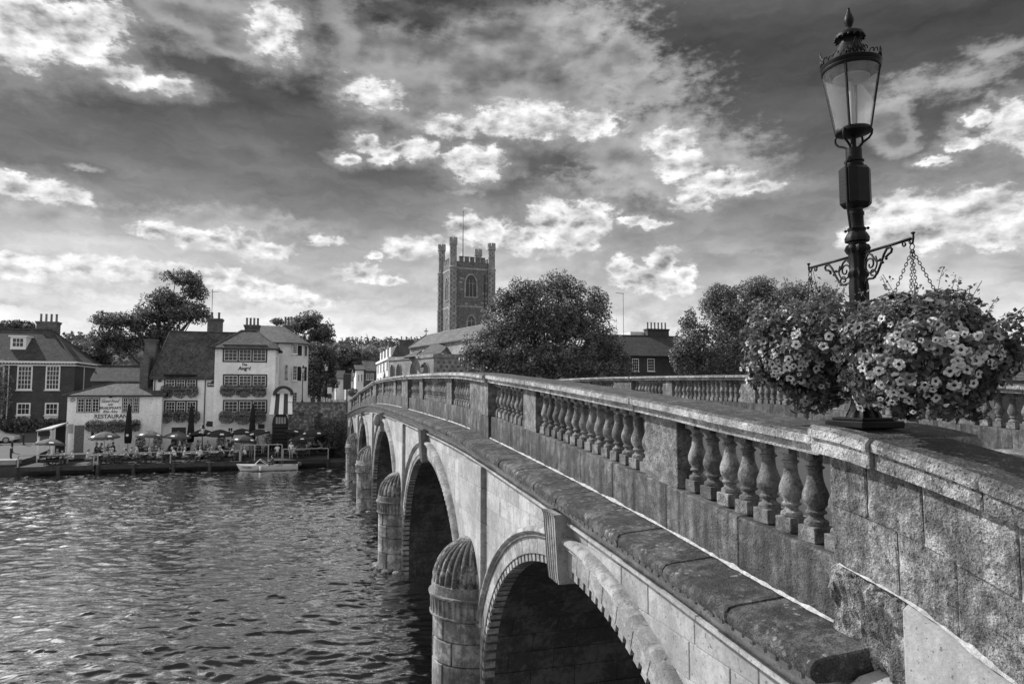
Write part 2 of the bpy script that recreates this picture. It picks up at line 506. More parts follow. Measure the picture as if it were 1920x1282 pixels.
def plain(name, base, rough=0.6, var=0.12, scale=6.0, spec=0.4, metal=0.0, objvar=0.0, bump=0.0, coat=0.0):
    m, T, p, out = new_mat(name)
    pos = T.n('ShaderNodeNewGeometry').outputs['Position']
    n1 = T.noise(pos, scale, 4, 0.6)
    col = T.m('MULTIPLY', base, T.mr(n1, 0.25, 0.75, 1 - var, 1 + var, 'LINEAR'))
    if objvar:
        rnd = T.n('ShaderNodeObjectInfo').outputs['Random']
        col = T.m('MULTIPLY', col, T.mr(rnd, 0, 1, 1 - objvar, 1 + objvar, 'LINEAR'))
    T.put(p.inputs['Base Color'], col)
    p.inputs['Roughness'].default_value = rough
    p.inputs['Specular IOR Level'].default_value = spec
    p.inputs['Metallic'].default_value = metal
    p.inputs['Coat Weight'].default_value = coat
    if bump:
        b = T.n('ShaderNodeBump'); b.inputs['Strength'].default_value = bump; b.inputs['Distance'].default_value = 0.01
        T.put(b.inputs['Height'], T.noise(pos, scale * 6, 3, 0.6)); T.put(p.inputs['Normal'], b.outputs[0])
    return m


def leafmat(name, base, trans=0.35, var=0.5, rough=0.45):
    m, T, p, out = new_mat(name)
    ge = T.n('ShaderNodeNewGeometry')
    rnd = ge.outputs['Random Per Island']
    col = T.m('MULTIPLY', base, T.mr(rnd, 0, 1, 1 - var, 1 + var, 'LINEAR'))
    n = T.noise(ge.outputs['Position'], 0.55, 3, 0.6)
    col = T.m('MULTIPLY', col, T.mr(n, 0.3, 0.7, 0.7, 1.35, 'LINEAR'))
    T.put(p.inputs['Base Color'], col)
    p.inputs['Roughness'].default_value = rough
    p.inputs['Specular IOR Level'].default_value = 0.45
    tr = T.n('ShaderNodeBsdfTranslucent')
    T.put(tr.inputs[0], T.m('MULTIPLY', col, 1.3))
    ms = T.n('ShaderNodeMixShader')
    ms.inputs[0].default_value = trans
    T.put(ms.inputs[1], p.outputs[0]); T.put(ms.inputs[2], tr.outputs[0])
    T.put(out.inputs[0], ms.outputs[0])
    return m


def tiled(name, base, row=0.2, wid=0.16, mortar=0.5, var=0.3, axis='XZ', slope=1.0, offset=0.5, moss=0.3, rough=0.85, gap=0.03):
    """small roof tiles or far brickwork that cannot be told apart one by one"""
    m, T, p, out = new_mat(name)
    pos = T.n('ShaderNodeNewGeometry').outputs['Position']
    sp = T.n('ShaderNodeSeparateXYZ'); T.put(sp.inputs[0], pos)
    if axis == 'XZ':
        nr = T.n('ShaderNodeSeparateXYZ'); T.put(nr.inputs[0], T.n('ShaderNodeNewGeometry').outputs['Normal'])
        side = T.m('GREATER_THAN', T.m('ABSOLUTE', nr.outputs[0]), 0.72)
        u = T.mix(side, sp.outputs[0], sp.outputs[1])
    else:
        u = sp.outputs[1] if axis == 'YZ' else sp.outputs[0]
    vec = T.xyz(u, T.m('MULTIPLY', sp.outputs[2], slope), 0.0)
    br = T.n('ShaderNodeTexBrick')
    br.offset = offset
    T.put(br.inputs['Vector'], vec)
    br.inputs['Color1'].default_value = g3(base * (1 - var)); br.inputs['Color2'].default_value = g3(base * (1 + var)); br.inputs['Mortar'].default_value = g3(base * mortar)
    br.inputs['Scale'].default_value = 1.0
    br.inputs['Mortar Size'].default_value = gap * row
    br.inputs['Brick Width'].default_value = wid
    br.inputs['Row Height'].default_value = row
    bw = T.n('ShaderNodeRGBToBW'); T.put(bw.inputs[0], br.outputs['Color'])
    n1 = T.noise(pos, 0.9, 5, 0.65)
    n2 = T.noise(pos, 7.0, 4, 0.6)
    col = T.m('MULTIPLY', bw.outputs[0], T.mr(n1, 0.3, 0.7, 1 - moss, 1 + moss, 'LINEAR'))
    col = T.m('MULTIPLY', col, T.mr(n2, 0.25, 0.75, 0.72, 1.3, 'LINEAR'))
    T.put(p.inputs['Base Color'], col)
    p.inputs['Roughness'].default_value = rough
    b = T.n('ShaderNodeBump'); b.inputs['Strength'].default_value = 0.5; b.inputs['Distance'].default_value = 0.03
    T.put(b.inputs['Height'], T.m('ADD', br.outputs['Fac'], T.m('MULTIPLY', n2, -0.8))); b.invert = True
    T.put(p.inputs['Normal'], b.outputs[0])
    return m


M = {}
M['ashlar'] = stone('ashlar', 0.34, 0.18, 0.12, 0.3, 0.12, 0.25, 0.8, objvar=0.16)
M['ashlar_far'] = stone('ashlar_far', 0.34, 0.2, 0.12, 0.3, 0.12, 0.25, 0.8, objvar=0.10)
M['mortar'] = plain('mortar', 0.50, 0.9, 0.2, 8)
M['voussoir'] = stone('voussoir', 0.30, 0.2, 0.2, 0.35, 0.06, 0.4, 1.0, objvar=0.16)
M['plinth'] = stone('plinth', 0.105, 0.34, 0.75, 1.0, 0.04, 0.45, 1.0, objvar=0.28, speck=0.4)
M['plinth_rough'] = stone('plinth_rough', 0.27, 0.42, 0.2, 1.8, 0.025, 0.6, 1.8, objvar=0.1, speck=0.5)
M['die'] = stone('die', 0.165, 0.40, 0.3, 1.4, 0.04, 0.35, 1.2, objvar=0.15, speck=0.5)
M['wing'] = stone('wing', 0.19, 0.40, 0.5, 1.2, 0.04, 0.4, 1.25, objvar=0.12, speck=0.6)
M['pale'] = stone('pale_stone', 0.34, 0.16, 0.15, 0.3, 0.15, 0.15, 1.0, objvar=0.06)
M['coping'] = stone('coping', 0.36, 0.32, 0.1, 1.2, 0.06, 0.35, 1.2, objvar=0.15, lichen=0.15, crust=1.0, speck=0.35)
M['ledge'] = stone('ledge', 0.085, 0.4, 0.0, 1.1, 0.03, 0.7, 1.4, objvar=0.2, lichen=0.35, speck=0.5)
M['cornice'] = stone('cornice', 0.38, 0.2, 0.2, 0.25, 0.08, 0.3, 1.0, objvar=0.12)
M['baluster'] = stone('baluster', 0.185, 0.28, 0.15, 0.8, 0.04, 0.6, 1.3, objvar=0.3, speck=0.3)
M['pier'] = stone('pier', 0.23, 0.32, 0.4, 0.8, 0.05, 0.5, 0.9, objvar=0.25, speck=0.25)
M['dome'] = stone('dome', 0.22, 0.35, 0.2, 0.8, 0.03, 0.85, 0.9, objvar=0.15)
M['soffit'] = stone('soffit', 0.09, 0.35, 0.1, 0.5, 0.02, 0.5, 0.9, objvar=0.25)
M['coping_old'] = stone('coping_old', 0.23, 0.38, 0.1, 1.4, 0.05, 0.45, 1.2, objvar=0.15, lichen=0.15, crust=1.0, speck=0.5)
M['pointing'] = plain('old_pointing', 0.22, 0.9, 0.5, 25, bump=0.6)
M['mortar_white'] = plain('lime_mortar', 0.42, 0.9, 0.5, 30, bump=0.8)
M['iron'] = plain('black_iron', 0.007, 0.5, 0.4, 14, 0.16, 0.0, bump=0.2)
M['white_paint'] = plain('white_paint', 0.78, 0.5, 0.06)
M['black_paint'] = plain('black_paint', 0.03, 0.45, 0.15)
M['dark_glass'] = plain('window_glass', 0.03, 0.06, 0.3, 1.5, 0.6)
M['timber'] = plain('weathered_timber', 0.05, 0.8, 0.35, 5, 0.2, objvar=0.2, bump=0.3)
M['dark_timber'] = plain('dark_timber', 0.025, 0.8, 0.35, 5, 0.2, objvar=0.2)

# ================================================================== the bridge
CT = [(-3, 6.70), (0, 6.72), (4, 6.79), (7.2, 7.04), (11.2, 7.30), (16.3, 7.58), (20, 7.68), (29, 7.81), (36.5, 7.84), (44, 7.74), (53.7, 7.32), (66.6, 6.62), (75.5, 6.1), (84, 5.6)]


def ctop(s): return interp(CT, s)


LEDGE = 1.38          # coping top down to the cornice ledge
def ledge(s): return ctop(s) - LEDGE


TS = 3.55             # upstream spandrel plane
TP = 3.70             # outer face of the parapet plinth
TB = 14.1             # downstream face
ARCH = [(9.4, 4.8, 4.52), (21.9, 5.5, 5.0), (35.7, 6.1, 5.2), (50.05, 5.85, 4.88), (63.3, 5.2, 4.35)]   # centre, half-span, crown
PIERS = [15.3, 28.5, 43.0, 57.0]
SPRING = 0.9
RING = 0.54

bridge = thing('stone_bridge', 'long weathered stone river bridge with five arches and a balustrade', 'bridge', (8.9, 37, 0))


def ellipse_h(s, c, a, hc, h0=SPRING, grow=0.0):
    x = (s - c) / (a + grow)
    if abs(x) >= 1: return None
    return h0 + (hc + grow - h0) * math.sqrt(1 - x * x)


def spandrel_bottom(s, grow=RING * 0.75):
    for c, a, hc in ARCH:
        h = ellipse_h(s, c, a, hc, SPRING, grow)
        if h is not None: return h
    return -0.6


def extr(mb, prof, s0, s1, hf, n=None, gap=0.003, tin=0.006):
    """extrude a closed cross-section (t, h above hf) along the bridge between s0 and s1, ends slightly eased"""
    n = n or max(1, int((s1 - s0) / 0.7))
    ct = sum(p[0] for p in prof) / len(prof); ch = sum(p[1] for p in prof) / len(prof)
    st = [(s0 + gap, tin)] + [(lerp(s0 + gap + 0.012, s1 - gap - 0.012, i / n), 0) for i in range(n + 1)] + [(s1 - gap, tin)]
    rings = []
    for s, e in st:
        h = hf(s)
        rings.append([(t + math.copysign(e, ct - t), s, h + z + math.copysign(e, ch - z)) for t, z in prof])
    mb.loft(rings)


def along(s0, s1, L, jit=0.15):
    n = max(1, round((s1 - s0) / L))
    xs = [s0] + [s0 + (s1 - s0) * (i + random.uniform(-jit, jit)) / n for i in range(1, n)] + [s1]
    return list(zip(xs[:-1], xs[1:]))


# ---- layout of the parapet: piers over the river piers, dies between the bays
edges = [4.2]
BAYS, DIES, PRS = [], [], [(3.3, 4.2)]
spans = [4.2] + PIERS + [69.5]
for i in range(5):
    a = 4.2 if i == 0 else PIERS[i - 1] + 0.9
    b = PIERS[i] - 0.9 if i < 4 else 69.5
    L = b - a
    d = 0.75
    mid = 4.05 * L / 10.2
    sd_ = (L - mid - 2 * d) / 2
    BAYS += [(a, a + sd_), (a + sd_ + d, a + sd_ + d + mid), (b - sd_, b)]
    DIES += [(a + sd_, a + sd_ + d), (b - sd_ - d, b - sd_)]
    PRS.append((b, b + 1.8 if i < 4 else b + 1.6))


def baluster_mesh():
    mb = MB()
    H = 0.735
    mb.cbox(-.098, .098, -.098, .098, 0, .125, .006)
    mb.cbox(-.092, .092, -.092, .092, H - .085, H, .006)
    prof = [(.088, .125), (.093, .145), (.086, .165), (.062, .178), (.052, .20), (.058, .212), (.078, .222), (.080, .235), (.064, .245), (.066, .26),
            (.088, .29), (.1005, .33), (.1, .365), (.09, .40), (.074, .44), (.062, .48), (.057, .53), (.056, .565), (.072, .573), (.072, .588), (.056, .596), (.056, .612), (.066, .632), (.08, .64), (.082, .652)]
    mb.lathe(prof, 18)
    return mb.mesh('baluster', M['baluster'], smooth=35)


BAL = baluster_mesh()


def build_parapet(side):
    """side -1: upstream (towards the river view), +1: downstream"""
    if side < 0:
        tf = lambda t: t                                  # t measured at the upstream parapet
    else:
        tf = lambda t: 17.62 - t                          # mirrored so that the inner face shows
    nm = 'balustrade'
    par = group_part(nm, bridge)
    par['label'] = 'balustrade on the upstream side' if side < 0 else 'balustrade on the downstream side across the road'
    rnd = random.Random(5 + side)

    def piece(name, prof, s0, s1, hf, mat, gap=.003):
        mb = MB(); extr(mb, [(tf(t), z) for t, z in prof], s0, s1, hf, gap=gap)
        return mb.build(name, M[mat], par)
    # plinth
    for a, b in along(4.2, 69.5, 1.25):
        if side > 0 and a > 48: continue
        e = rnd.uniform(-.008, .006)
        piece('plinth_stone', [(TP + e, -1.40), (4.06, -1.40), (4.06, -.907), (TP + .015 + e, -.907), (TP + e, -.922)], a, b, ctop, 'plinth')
    # dies and piers
    for a, b in DIES:
        if side > 0 and a > 48: continue
        piece('die', [(TP + .02, -.905), (4.03, -.905), (4.03, -.172), (TP + .02, -.172)], a + .004, b - .004, ctop, 'die')
    for k, (a, b) in enumerate(PRS):
        if side > 0 and a > 48: continue
        if side < 0 and k == 0: continue
        piece('pier_block', [(TP - .05, -1.398), (4.10, -1.398), (4.10, -.91), (TP - .05, -.91)], a, b, ctop, 'plinth')
        piece('pier_block', [(TP - .06, -.905), (4.11, -.905), (4.11, -.172), (TP - .06, -.172)], a, lerp(a, b, .45), ctop, 'die')
        piece('pier_block', [(TP - .06, -.905), (4.11, -.905), (4.11, -.172), (TP - .06, -.172)], lerp(a, b, .45), b, ctop, 'die')
    # coping: moulded band and slab in one stone; broken forward over the piers
    for k, (a, b) in enumerate(PRS):
        if side > 0 and a > 48: continue
        a2, b2 = a - .05, b + .05
        nxt = PRS[k + 1][0] - .05 if k + 1 < len(PRS) else None
        segs = [] if (side < 0 and k == 0) else [(x, y, -.06) for x, y in along(a2, b2, 1.0)]
        start = b2 if not (side < 0 and k == 0) else 4.275
        if nxt: segs += [(x, y, 0) for x, y in along(start, nxt, 1.35)]
        for x, y, o in segs:
            if side > 0 and x > 48: continue
            e = rnd.uniform(-.006, .006) + o; w = rnd.uniform(-.004, .004)
            piece('coping_stone', [(TP - .09 + e, -.17 + w), (4.15 - e, -.17 + w), (4.15 - e, -.085 + w), (4.22 - e, -.085 + w), (4.22 - e, -.022 + w), (4.19 - e, w), (TP - .12 + e, w), (TP - .15 + e, -.022 + w), (TP - .15 + e, -.085 + w), (TP - .09 + e, -.085 + w)],
                  x, y, ctop, 'coping', .0025)
    # balusters
    for (a, b) in BAYS:
        n = max(4, round((b - a) / 0.287))
        for i in range(n):
            s = a + (b - a) * (i + .5) / n
            if side > 0 and (s > 46): continue
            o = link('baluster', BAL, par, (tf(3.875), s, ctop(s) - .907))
            o.rotation_euler = (0, 0, rnd.uniform(-.03, .03))
            sc = rnd.uniform(.97, 1.03)
            o.scale = (sc, sc, 1.0)
    return par


build_parapet(-1)
build_parapet(1)

# ---- cornice with its dark ledge
corn = group_part('cornice', bridge)
CP_TOP = [(TP + .15, 0.005), (3.25, -.035), (3.185, -.05), (3.150, -.085), (3.142, -.125), (3.155, -.165), (3.20, -.195), (3.30, -.200), (3.60, -.20), (TP + .15, -.20)]
LJ = along(3.84, 69.3, 0.98, .06)
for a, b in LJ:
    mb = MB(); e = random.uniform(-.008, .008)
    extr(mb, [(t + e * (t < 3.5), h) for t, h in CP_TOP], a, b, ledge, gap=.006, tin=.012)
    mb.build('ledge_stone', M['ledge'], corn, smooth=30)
CP_LOW = [(3.27, -.197), (3.27, -.235), (3.33, -.285), (3.40, -.290), (3.42, -.292), (3.42, -.40), (3.52, -.405), (3.52, -.515), (3.46, -.52), (3.46, -.555), (3.50, -.57), (3.70, -.57), (3.70, -.197)]
for a, b in along(3.90, 69.3, 1.9, .06):
    mb = MB(); extr(mb, CP_LOW, a, b, ledge, gap=.003)
    mb.build('cornice_stone', M['cornice'], corn)
mb = MB()
s = 3.95
while s < 69:
    h = ledge(s)
    mb.box(3.365, 3.43, s, s + .10, h - .345, h - .288)
    s += .14
tag(mb.build('dentil_course', M['cornice'], corn), kind='stuff')
for a, b in LJ[1:30]:
    mb = MB(); P = []
    for (t, h_) in [(TP, .0075), (3.5, -.012), (3.25, -.030), (3.185, -.046), (3.149, -.082)]:
        P.append((t - .002, a + random.uniform(-.004, .004), ledge(a) + h_ - .002))
    w = random.uniform(.003, .006)
    mb.loft([[(x, y - w * random.uniform(.5, 1.4), z) for x, y, z in P], [(x, y + w * random.uniform(.5, 1.4), z + .001) for x, y, z in P]], cap=False, closed=False)
    if random.random() < .5: mb.build('joint_pointing', M['pointing'], corn, fix=False)
mb = MB()                                              # lime fillet between ledge and plinth, ragged
x0 = 3.75
while x0 < 69.2:
    x1 = x0 + .055
    wa = .004 + .030 * max(0, .5 + .9 * mnoise.noise(Vector((x0 * 2.3, 1, 0))) + .5 * mnoise.noise(Vector((x0 * 9, 2, 0))))
    wb = .004 + .030 * max(0, .5 + .9 * mnoise.noise(Vector((x1 * 2.3, 1, 0))) + .5 * mnoise.noise(Vector((x1 * 9, 2, 0))))
    mb.add([(TP - .01 - wa, x0, ledge(x0) + .004), (TP - .01 - wb, x1, ledge(x1) + .004), (TP - .013, x1, ledge(x1) + wb * 1.1 + .003), (TP - .013, x0, ledge(x0) + wa * 1.1 + .003)], [(0, 1, 2, 3)])
    x0 = x1
mb.build('mortar_fillet', M['mortar_white'], corn)

# ---- spandrels: bed of mortar with ashlar blocks on it
span = group_part('spandrel_wall', bridge)


def strip_wall(t, grow, s0, s1, step=.08):
    mb = MB(); prev = None; s = s0
    while s <= s1 + 1e-6:
        b = spandrel_bottom(s, grow); tp = ledge(s) - .5
        p = ((t, s, min(b, tp)), (t, s, tp))
        if prev: mb.quad(prev[0], p[0], p[1], prev[1])
        prev = p; s += step
    return mb


strip_wall(TS + .014, RING * .7, 3.4, 69.6).build('joint_bed', M['mortar'], span, fix=False)
strip_wall(TB - .05, 0.0, 3.4, 69.6).build('downstream_face', M['ashlar_far'], span, fix=False)

CH = 0.36
far_blocks = MB()
nb = 0
h = -0.35
row = 0
while h < 6.6:
    s = 4.2 + (row % 2) * .45 + random.uniform(-.1, .1)
    while s < 69.2:
        L = random.uniform(.62, 1.15)
        s1 = min(s + L, 69.4)
        a, b = s + .004, s1 - .004
        m = 7
        xs = [lerp(a, b, i / m) for i in range(m + 1)]
        lo = [max(h + .004, spandrel_bottom(x)) for x in xs]
        hi = [min(h + CH - .004, ledge(x) - .52) for x in xs]
        ok = [i for i in range(m + 1) if hi[i] - lo[i] > 0.03]
        if len(ok) >= 2:
            i0, i1 = ok[0], ok[-1]
            bottom = [(TS, xs[i], lo[i]) for i in range(i0, i1 + 1)]
            topp = [(TS, xs[i], hi[i]) for i in range(i1, i0 - 1, -1)]
            def thin(pl):
                out = [pl[0]]
                for k in range(1, len(pl) - 1):
                    if abs((pl[k][2] - pl[0][2]) - (pl[-1][2] - pl[0][2]) * (pl[k][1] - pl[0][1]) / (pl[-1][1] - pl[0][1])) > .006: out.append(pl[k])
                return out + [pl[-1]]
            e = random.uniform(-.004, .004)
            pts = [(t + e, y, z) for t, y, z in thin(bottom)[::-1] + thin(topp)[::-1]]
            if s < 24.5 and nb < 290:
                mb = MB(); mb.slab(pts, (.25, 0, 0), .006); mb.build('ashlar_block', M['ashlar'], span); nb += 1
            else:
                far_blocks.slab(pts, (.2, 0, 0), .006)
        s = s1
    h += CH; row += 1
tag(far_blocks.build('far_ashlar_courses', M['ashlar_far'], span), kind='stuff')
# pilaster strips over the piers
for pc in PIERS:
    z = 2.2
    pil = group_part('pilaster', bridge)
    while z < ledge(pc) - .56:
        z1 = min(z + CH * 2, ledge(pc - 1.1) - .565)
        mb = MB()
        mb.cbox(TS - .115, TS + .1, pc - 1.1, pc + 1.1, z + .003, z1 - .003, .008)
        mb.build('pilaster_block', M['ashlar'], pil)
        z = z1
        if z1 >= ledge(pc - 1.1) - .57: break


# ---- arches
def arch_path(c, a, hc, ds=0.06):
    """(s, h, outward normal) along jamb, curve, jamb; from the near springing"""
    pts = []
    z = -0.8
    while z < SPRING - 1e-6:
        pts.append((c - a, z)); z += .15
    N = 180
    for i in range(N + 1):
        t = math.pi - math.pi * i / N
        pts.append((c + a * math.cos(t), SPRING + (hc - SPRING) * math.sin(t)))
    z = SPRING
    while z > -0.8:
        z -= .15
        pts.append((c + a, z))
    # arc-length resample
    acc = [0]
    for i in range(1, len(pts)):
        acc.append(acc[-1] + math.dist(pts[i], pts[i - 1]))
    return pts, acc


def path_at(pts, acc, d):
    d = max(0, min(acc[-1], d))
    lo, hi = 0, len(acc) - 1
    while hi - lo > 1:
        mid = (lo + hi) // 2
        if acc[mid] <= d: lo = mid
        else: hi = mid
    f = (d - acc[lo]) / max(1e-9, acc[hi] - acc[lo])
    p = (lerp(pts[lo][0], pts[hi][0], f), lerp(pts[lo][1], pts[hi][1], f))
    i0, i1 = max(0, lo - 2), min(len(pts) - 1, hi + 2)
    tx, tz = pts[i1][0] - pts[i0][0], pts[i1][1] - pts[i0][1]
    L = math.hypot(tx, tz)
    return p, (-tz / L, tx / L)          # outward normal (away from the opening)


for k, (c, a, hc) in enumerate(ARCH):
    ar = group_part('arch', bridge)
    pts, acc = arch_path(c, a, hc)
    tot = acc[-1]
    n = 2 * int(tot / 2 / .40) + 1
    for i in range(n):
        d0, d1 = tot * i / n, tot * (i + 1) / n
        mid_key = abs((d0 + d1) / 2 - tot / 2) < .26
        m = 4
        def off(d, r):
            p, nn = path_at(pts, acc, d)
            return (p[0] + nn[0] * r, p[1] + nn[1] * r)
        g = .004
        ds = [lerp(d0 + g, d1 - g, j / m) for j in range(m + 1)]
        tooth = (i % 2 == 0)
        r0 = 0.0
        poly = [off(d, .12) for d in ds] + [off(d, .385) for d in reversed(ds)]
        mb = MB()
        mb.slab([(TS - .075, s_, z_) for s_, z_ in poly], (.35, 0, 0), .006)
        # stepped inner edge: two teeth per stone
        for q in range(2):
            da, db = lerp(d0, d1, q * .5 + .04), lerp(d0, d1, q * .5 + .36)
            pl = [off(da, 0.0), off((da + db) / 2, 0.0), off(db, 0.0), off(db, .125), off(da, .125)]
            mb.slab([(TS - .055, s_, z_) for s_, z_ in pl], (.25, 0, 0), .004)
        mb.build('voussoir', M['voussoir'], ar)
        # hood moulding: half-round roll with a fillet below
        mb = MB(); rings = []
        prof = [(.385, .03), (.385, .10), (.40, .115), (.43, .10), (.445, .14), (.475, .165), (.51, .16), (.54, .13), (.555, .09), (.555, .0), (.385, -.05)]
        e = random.uniform(-.001, .001)
        for d in [lerp(d0 + .0012, d1 - .0012, j / m) for j in range(m + 1)]:
            rings.append([(TS - pr - e, *off(d, r)) for r, pr in prof])
        mb.loft(rings)
        mb.build('hood_moulding', M['voussoir'], ar, smooth=40)
    # soffit courses running through under the roadway
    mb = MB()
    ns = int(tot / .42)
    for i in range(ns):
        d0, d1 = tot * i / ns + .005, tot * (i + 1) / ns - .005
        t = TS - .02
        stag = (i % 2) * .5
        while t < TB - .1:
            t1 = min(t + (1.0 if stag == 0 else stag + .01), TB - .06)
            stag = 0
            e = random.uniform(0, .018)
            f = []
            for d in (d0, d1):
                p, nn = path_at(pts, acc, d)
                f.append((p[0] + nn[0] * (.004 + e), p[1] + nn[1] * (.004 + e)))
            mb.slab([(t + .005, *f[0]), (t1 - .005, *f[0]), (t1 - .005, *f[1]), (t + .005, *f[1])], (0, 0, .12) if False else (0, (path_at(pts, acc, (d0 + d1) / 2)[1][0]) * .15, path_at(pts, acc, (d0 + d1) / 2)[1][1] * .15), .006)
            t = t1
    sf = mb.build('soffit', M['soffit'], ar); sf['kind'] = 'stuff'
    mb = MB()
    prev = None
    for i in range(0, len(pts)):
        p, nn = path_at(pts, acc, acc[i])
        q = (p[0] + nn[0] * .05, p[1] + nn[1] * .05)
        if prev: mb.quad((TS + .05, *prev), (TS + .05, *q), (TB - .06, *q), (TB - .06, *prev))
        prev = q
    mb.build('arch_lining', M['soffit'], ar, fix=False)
    # keystone
    zt, zb = ledge(c) - .42, hc - .10
    mb = MB()
    wt, wb, dt, db = .50, .44, .27, .20
    nfl = 5
    ring = lambda z, w, dep: [(TS + .2, c - w / 2, z)] + sum([[(TS - dep, c - w / 2 + w * (j + .12) / nfl, z), (TS - dep, c - w / 2 + w * (j + .40) / nfl, z), (TS - dep + .06, c - w / 2 + w * (j + .52) / nfl, z), (TS - dep + .06, c - w / 2 + w * (j + .90) / nfl, z)] for j in range(nfl)], []) + [(TS - dep, c + w / 2, z), (TS + .2, c + w / 2, z)]
    mb.loft([ring(zb, wb, db), ring(lerp(zb, zt, .15), lerp(wb, wt, .2), db + .02), ring(zt - .06, wt, dt), ring(zt, wt + .03, dt + .02)])
    kk = mb.build('keystone', M['voussoir'], ar)
    if k == 2:
        # carved river-god head on the centre keystone
        hb = bmesh.new()
        bmesh.ops.create_icosphere(hb, subdivisions=3, radius=1.0)
        for v in hb.verts:
            x, y, z = v.co
            b_ = 1 + .10 * mnoise.noise(Vector((x * 3, y * 3, z * 3 + 4))) + (.14 if z < -.2 else .06) * abs(mnoise.noise(Vector((x * 6, y * 6, z * 2))))
            nose = .22 * math.exp(-((y / .16) ** 2) - ((z + .05) / .28) ** 2) if x < 0 else 0
            eye = -.12 * (math.exp(-(((abs(y) - .32) / .14) ** 2) - ((z - .2) / .12) ** 2)) if x < 0 else 0
            v.co = (x * .20 * (b_ + nose + eye), y * .22 * b_, z * .33 * b_)
        me = bpy.data.meshes.new('carved_head'); hb.to_mesh(me); hb.free()
        me.materials.append(M['voussoir'])
        me.polygons.foreach_set('use_smooth', [True] * len(me.polygons))
        link('carved_head', me, kk, (TS - .36, c, lerp(zb, zt, .62)))


# ---- river piers with fluted half-domes
def sector(mb, cx, cy, r0, r1, a0, a1, z0, z1, n=5, g=.012, bev=.022):
    a0 += g / r1; a1 -= g / r1; z0 += g * .6; z1 -= g * .6
    rings = []
    for (rr, zz0, zz1, sh) in ((r0, z0, z1, 0), (r1 - bev, z0, z1, 0), (r1, z0 + bev, z1 - bev, bev / r1)):
        for_ring = []
        for i in range(n + 1):
            a = lerp(a0 + sh, a1 - sh, i / n); for_ring.append((cx + rr * math.cos(a), cy + rr * math.sin(a), zz0))
        for i in range(n, -1, -1):
            a = lerp(a0 + sh, a1 - sh, i / n); for_ring.append((cx + rr * math.cos(a), cy + rr * math.sin(a), zz1))
        rings.append(for_ring)
    mb.loft(rings, cap=False)
    N = n + 1
    last = rings[-1]
    vs = last; fs = []
    for i in range(n):
        fs.append((i, i + 1, 2 * N - 2 - i, 2 * N - 1 - i))
    mb.add(vs, fs)


for k, pc in enumerate(PIERS):
    pr = group_part('pier', bridge)
    cx = TS + .02
    rr = .93
    zs = [-.75, .08, .72, 1.32, 1.80, 2.26]
    for j in range(len(zs) - 1):
        nst = 4 if j % 2 else 3
        for q in range(nst):
            mb = MB()
            sector(mb, cx, pc, .45, rr + (.03 if j == 0 else 0) + random.uniform(-.008, .008), math.pi / 2 + math.pi * q / nst, math.pi / 2 + math.pi * (q + 1) / nst, zs[j], zs[j + 1], 6)
            mb.build('drum_stone', M['pier'], pr, smooth=30)
    # fluted cap
    mb = MB()
    nf = 22; N = nf * 4
    rings = []
    for z, r_, fl in ((2.26, .95, 0), (2.275, 1.0, 0), (2.31, 1.005, 0), (2.33, .985, .03), (2.66, 1.0, .03), (2.68, 1.02, 0), (2.73, 1.03, 0), (2.745, .97, 0), (2.93, .96, 0), (2.95, .93, 0)):
        rings.append([(cx + (r_ - fl * (1 if (i % 4) in (2, 3) else 0)) * math.cos(math.pi / 2 + math.pi * i / N), pc + (r_ - fl * (1 if (i % 4) in (2, 3) else 0)) * math.sin(math.pi / 2 + math.pi * i / N), z) for i in range(N + 1)])
    mb.loft(rings, cap=False, closed=False)
    mb.build('fluted_cap', M['pier'], pr)
    mb = MB()
    nf = 15; N = nf * 8; J = 16
    rings = []
    for j in range(J + 1):
        u = j / J
        ph = u * math.pi / 2
        rb = .95 * math.cos(ph) ** .92 if j < J else .0
        z = 2.94 + .93 * math.sin(ph) ** 1.05
        ring = []
        for i in range(N + 1):
            a = math.pi / 2 + math.pi * i / N
            fl = abs(math.sin(math.pi * i / 8.0))
            r_ = rb * (1 - .085 * (1 - fl) ** 1.3 * min(1, 4 * (1 - u) + .2))
            r_ += .012 * mnoise.noise(Vector((a * 5, z * 6, k * 9.1)))* (rb > .1)
            ring.append((cx + r_ * math.cos(a), pc + r_ * math.sin(a), z))
        rings.append(ring)
    mb.loft(rings, cap=False, closed=False)
    mb.build('fluted_half_dome', M['dome'], pr, smooth=50)
    # rubble apron at the water line
    for q in range(7):
        mb = MB(); a = math.pi / 2 + math.pi * (q + .5) / 7
        r_ = random.uniform(.16, .26); px, py = cx + 1.02 * math.cos(a), pc + 1.02 * math.sin(a)
        bm = bmesh.new(); bmesh.ops.create_icosphere(bm, subdivisions=2, radius=r_)
        for v in bm.verts: v.co *= 1 + .35 * mnoise.noise(v.co * 5 + Vector((q, k, 0))); v.co.z *= .6
        me = bpy.data.meshes.new('apron_stone'); bm.to_mesh(me); bm.free(); me.materials.append(M['dome'])
        link('apron_stone', me, pr, (px, py, random.uniform(-.02, .06)))

# near abutment and far abutment masonry
mb = MB(); mb.box(TS + .02, TB - .07, 2.6, 4.55, -1, 5.2); mb.build('abutment', M['ashlar_far'], bridge)
mb = MB(); mb.box(TS + .02, TB - .07, 68.6, 84, -1, 4.2); mb.build('abutment', M['ashlar_far'], bridge)

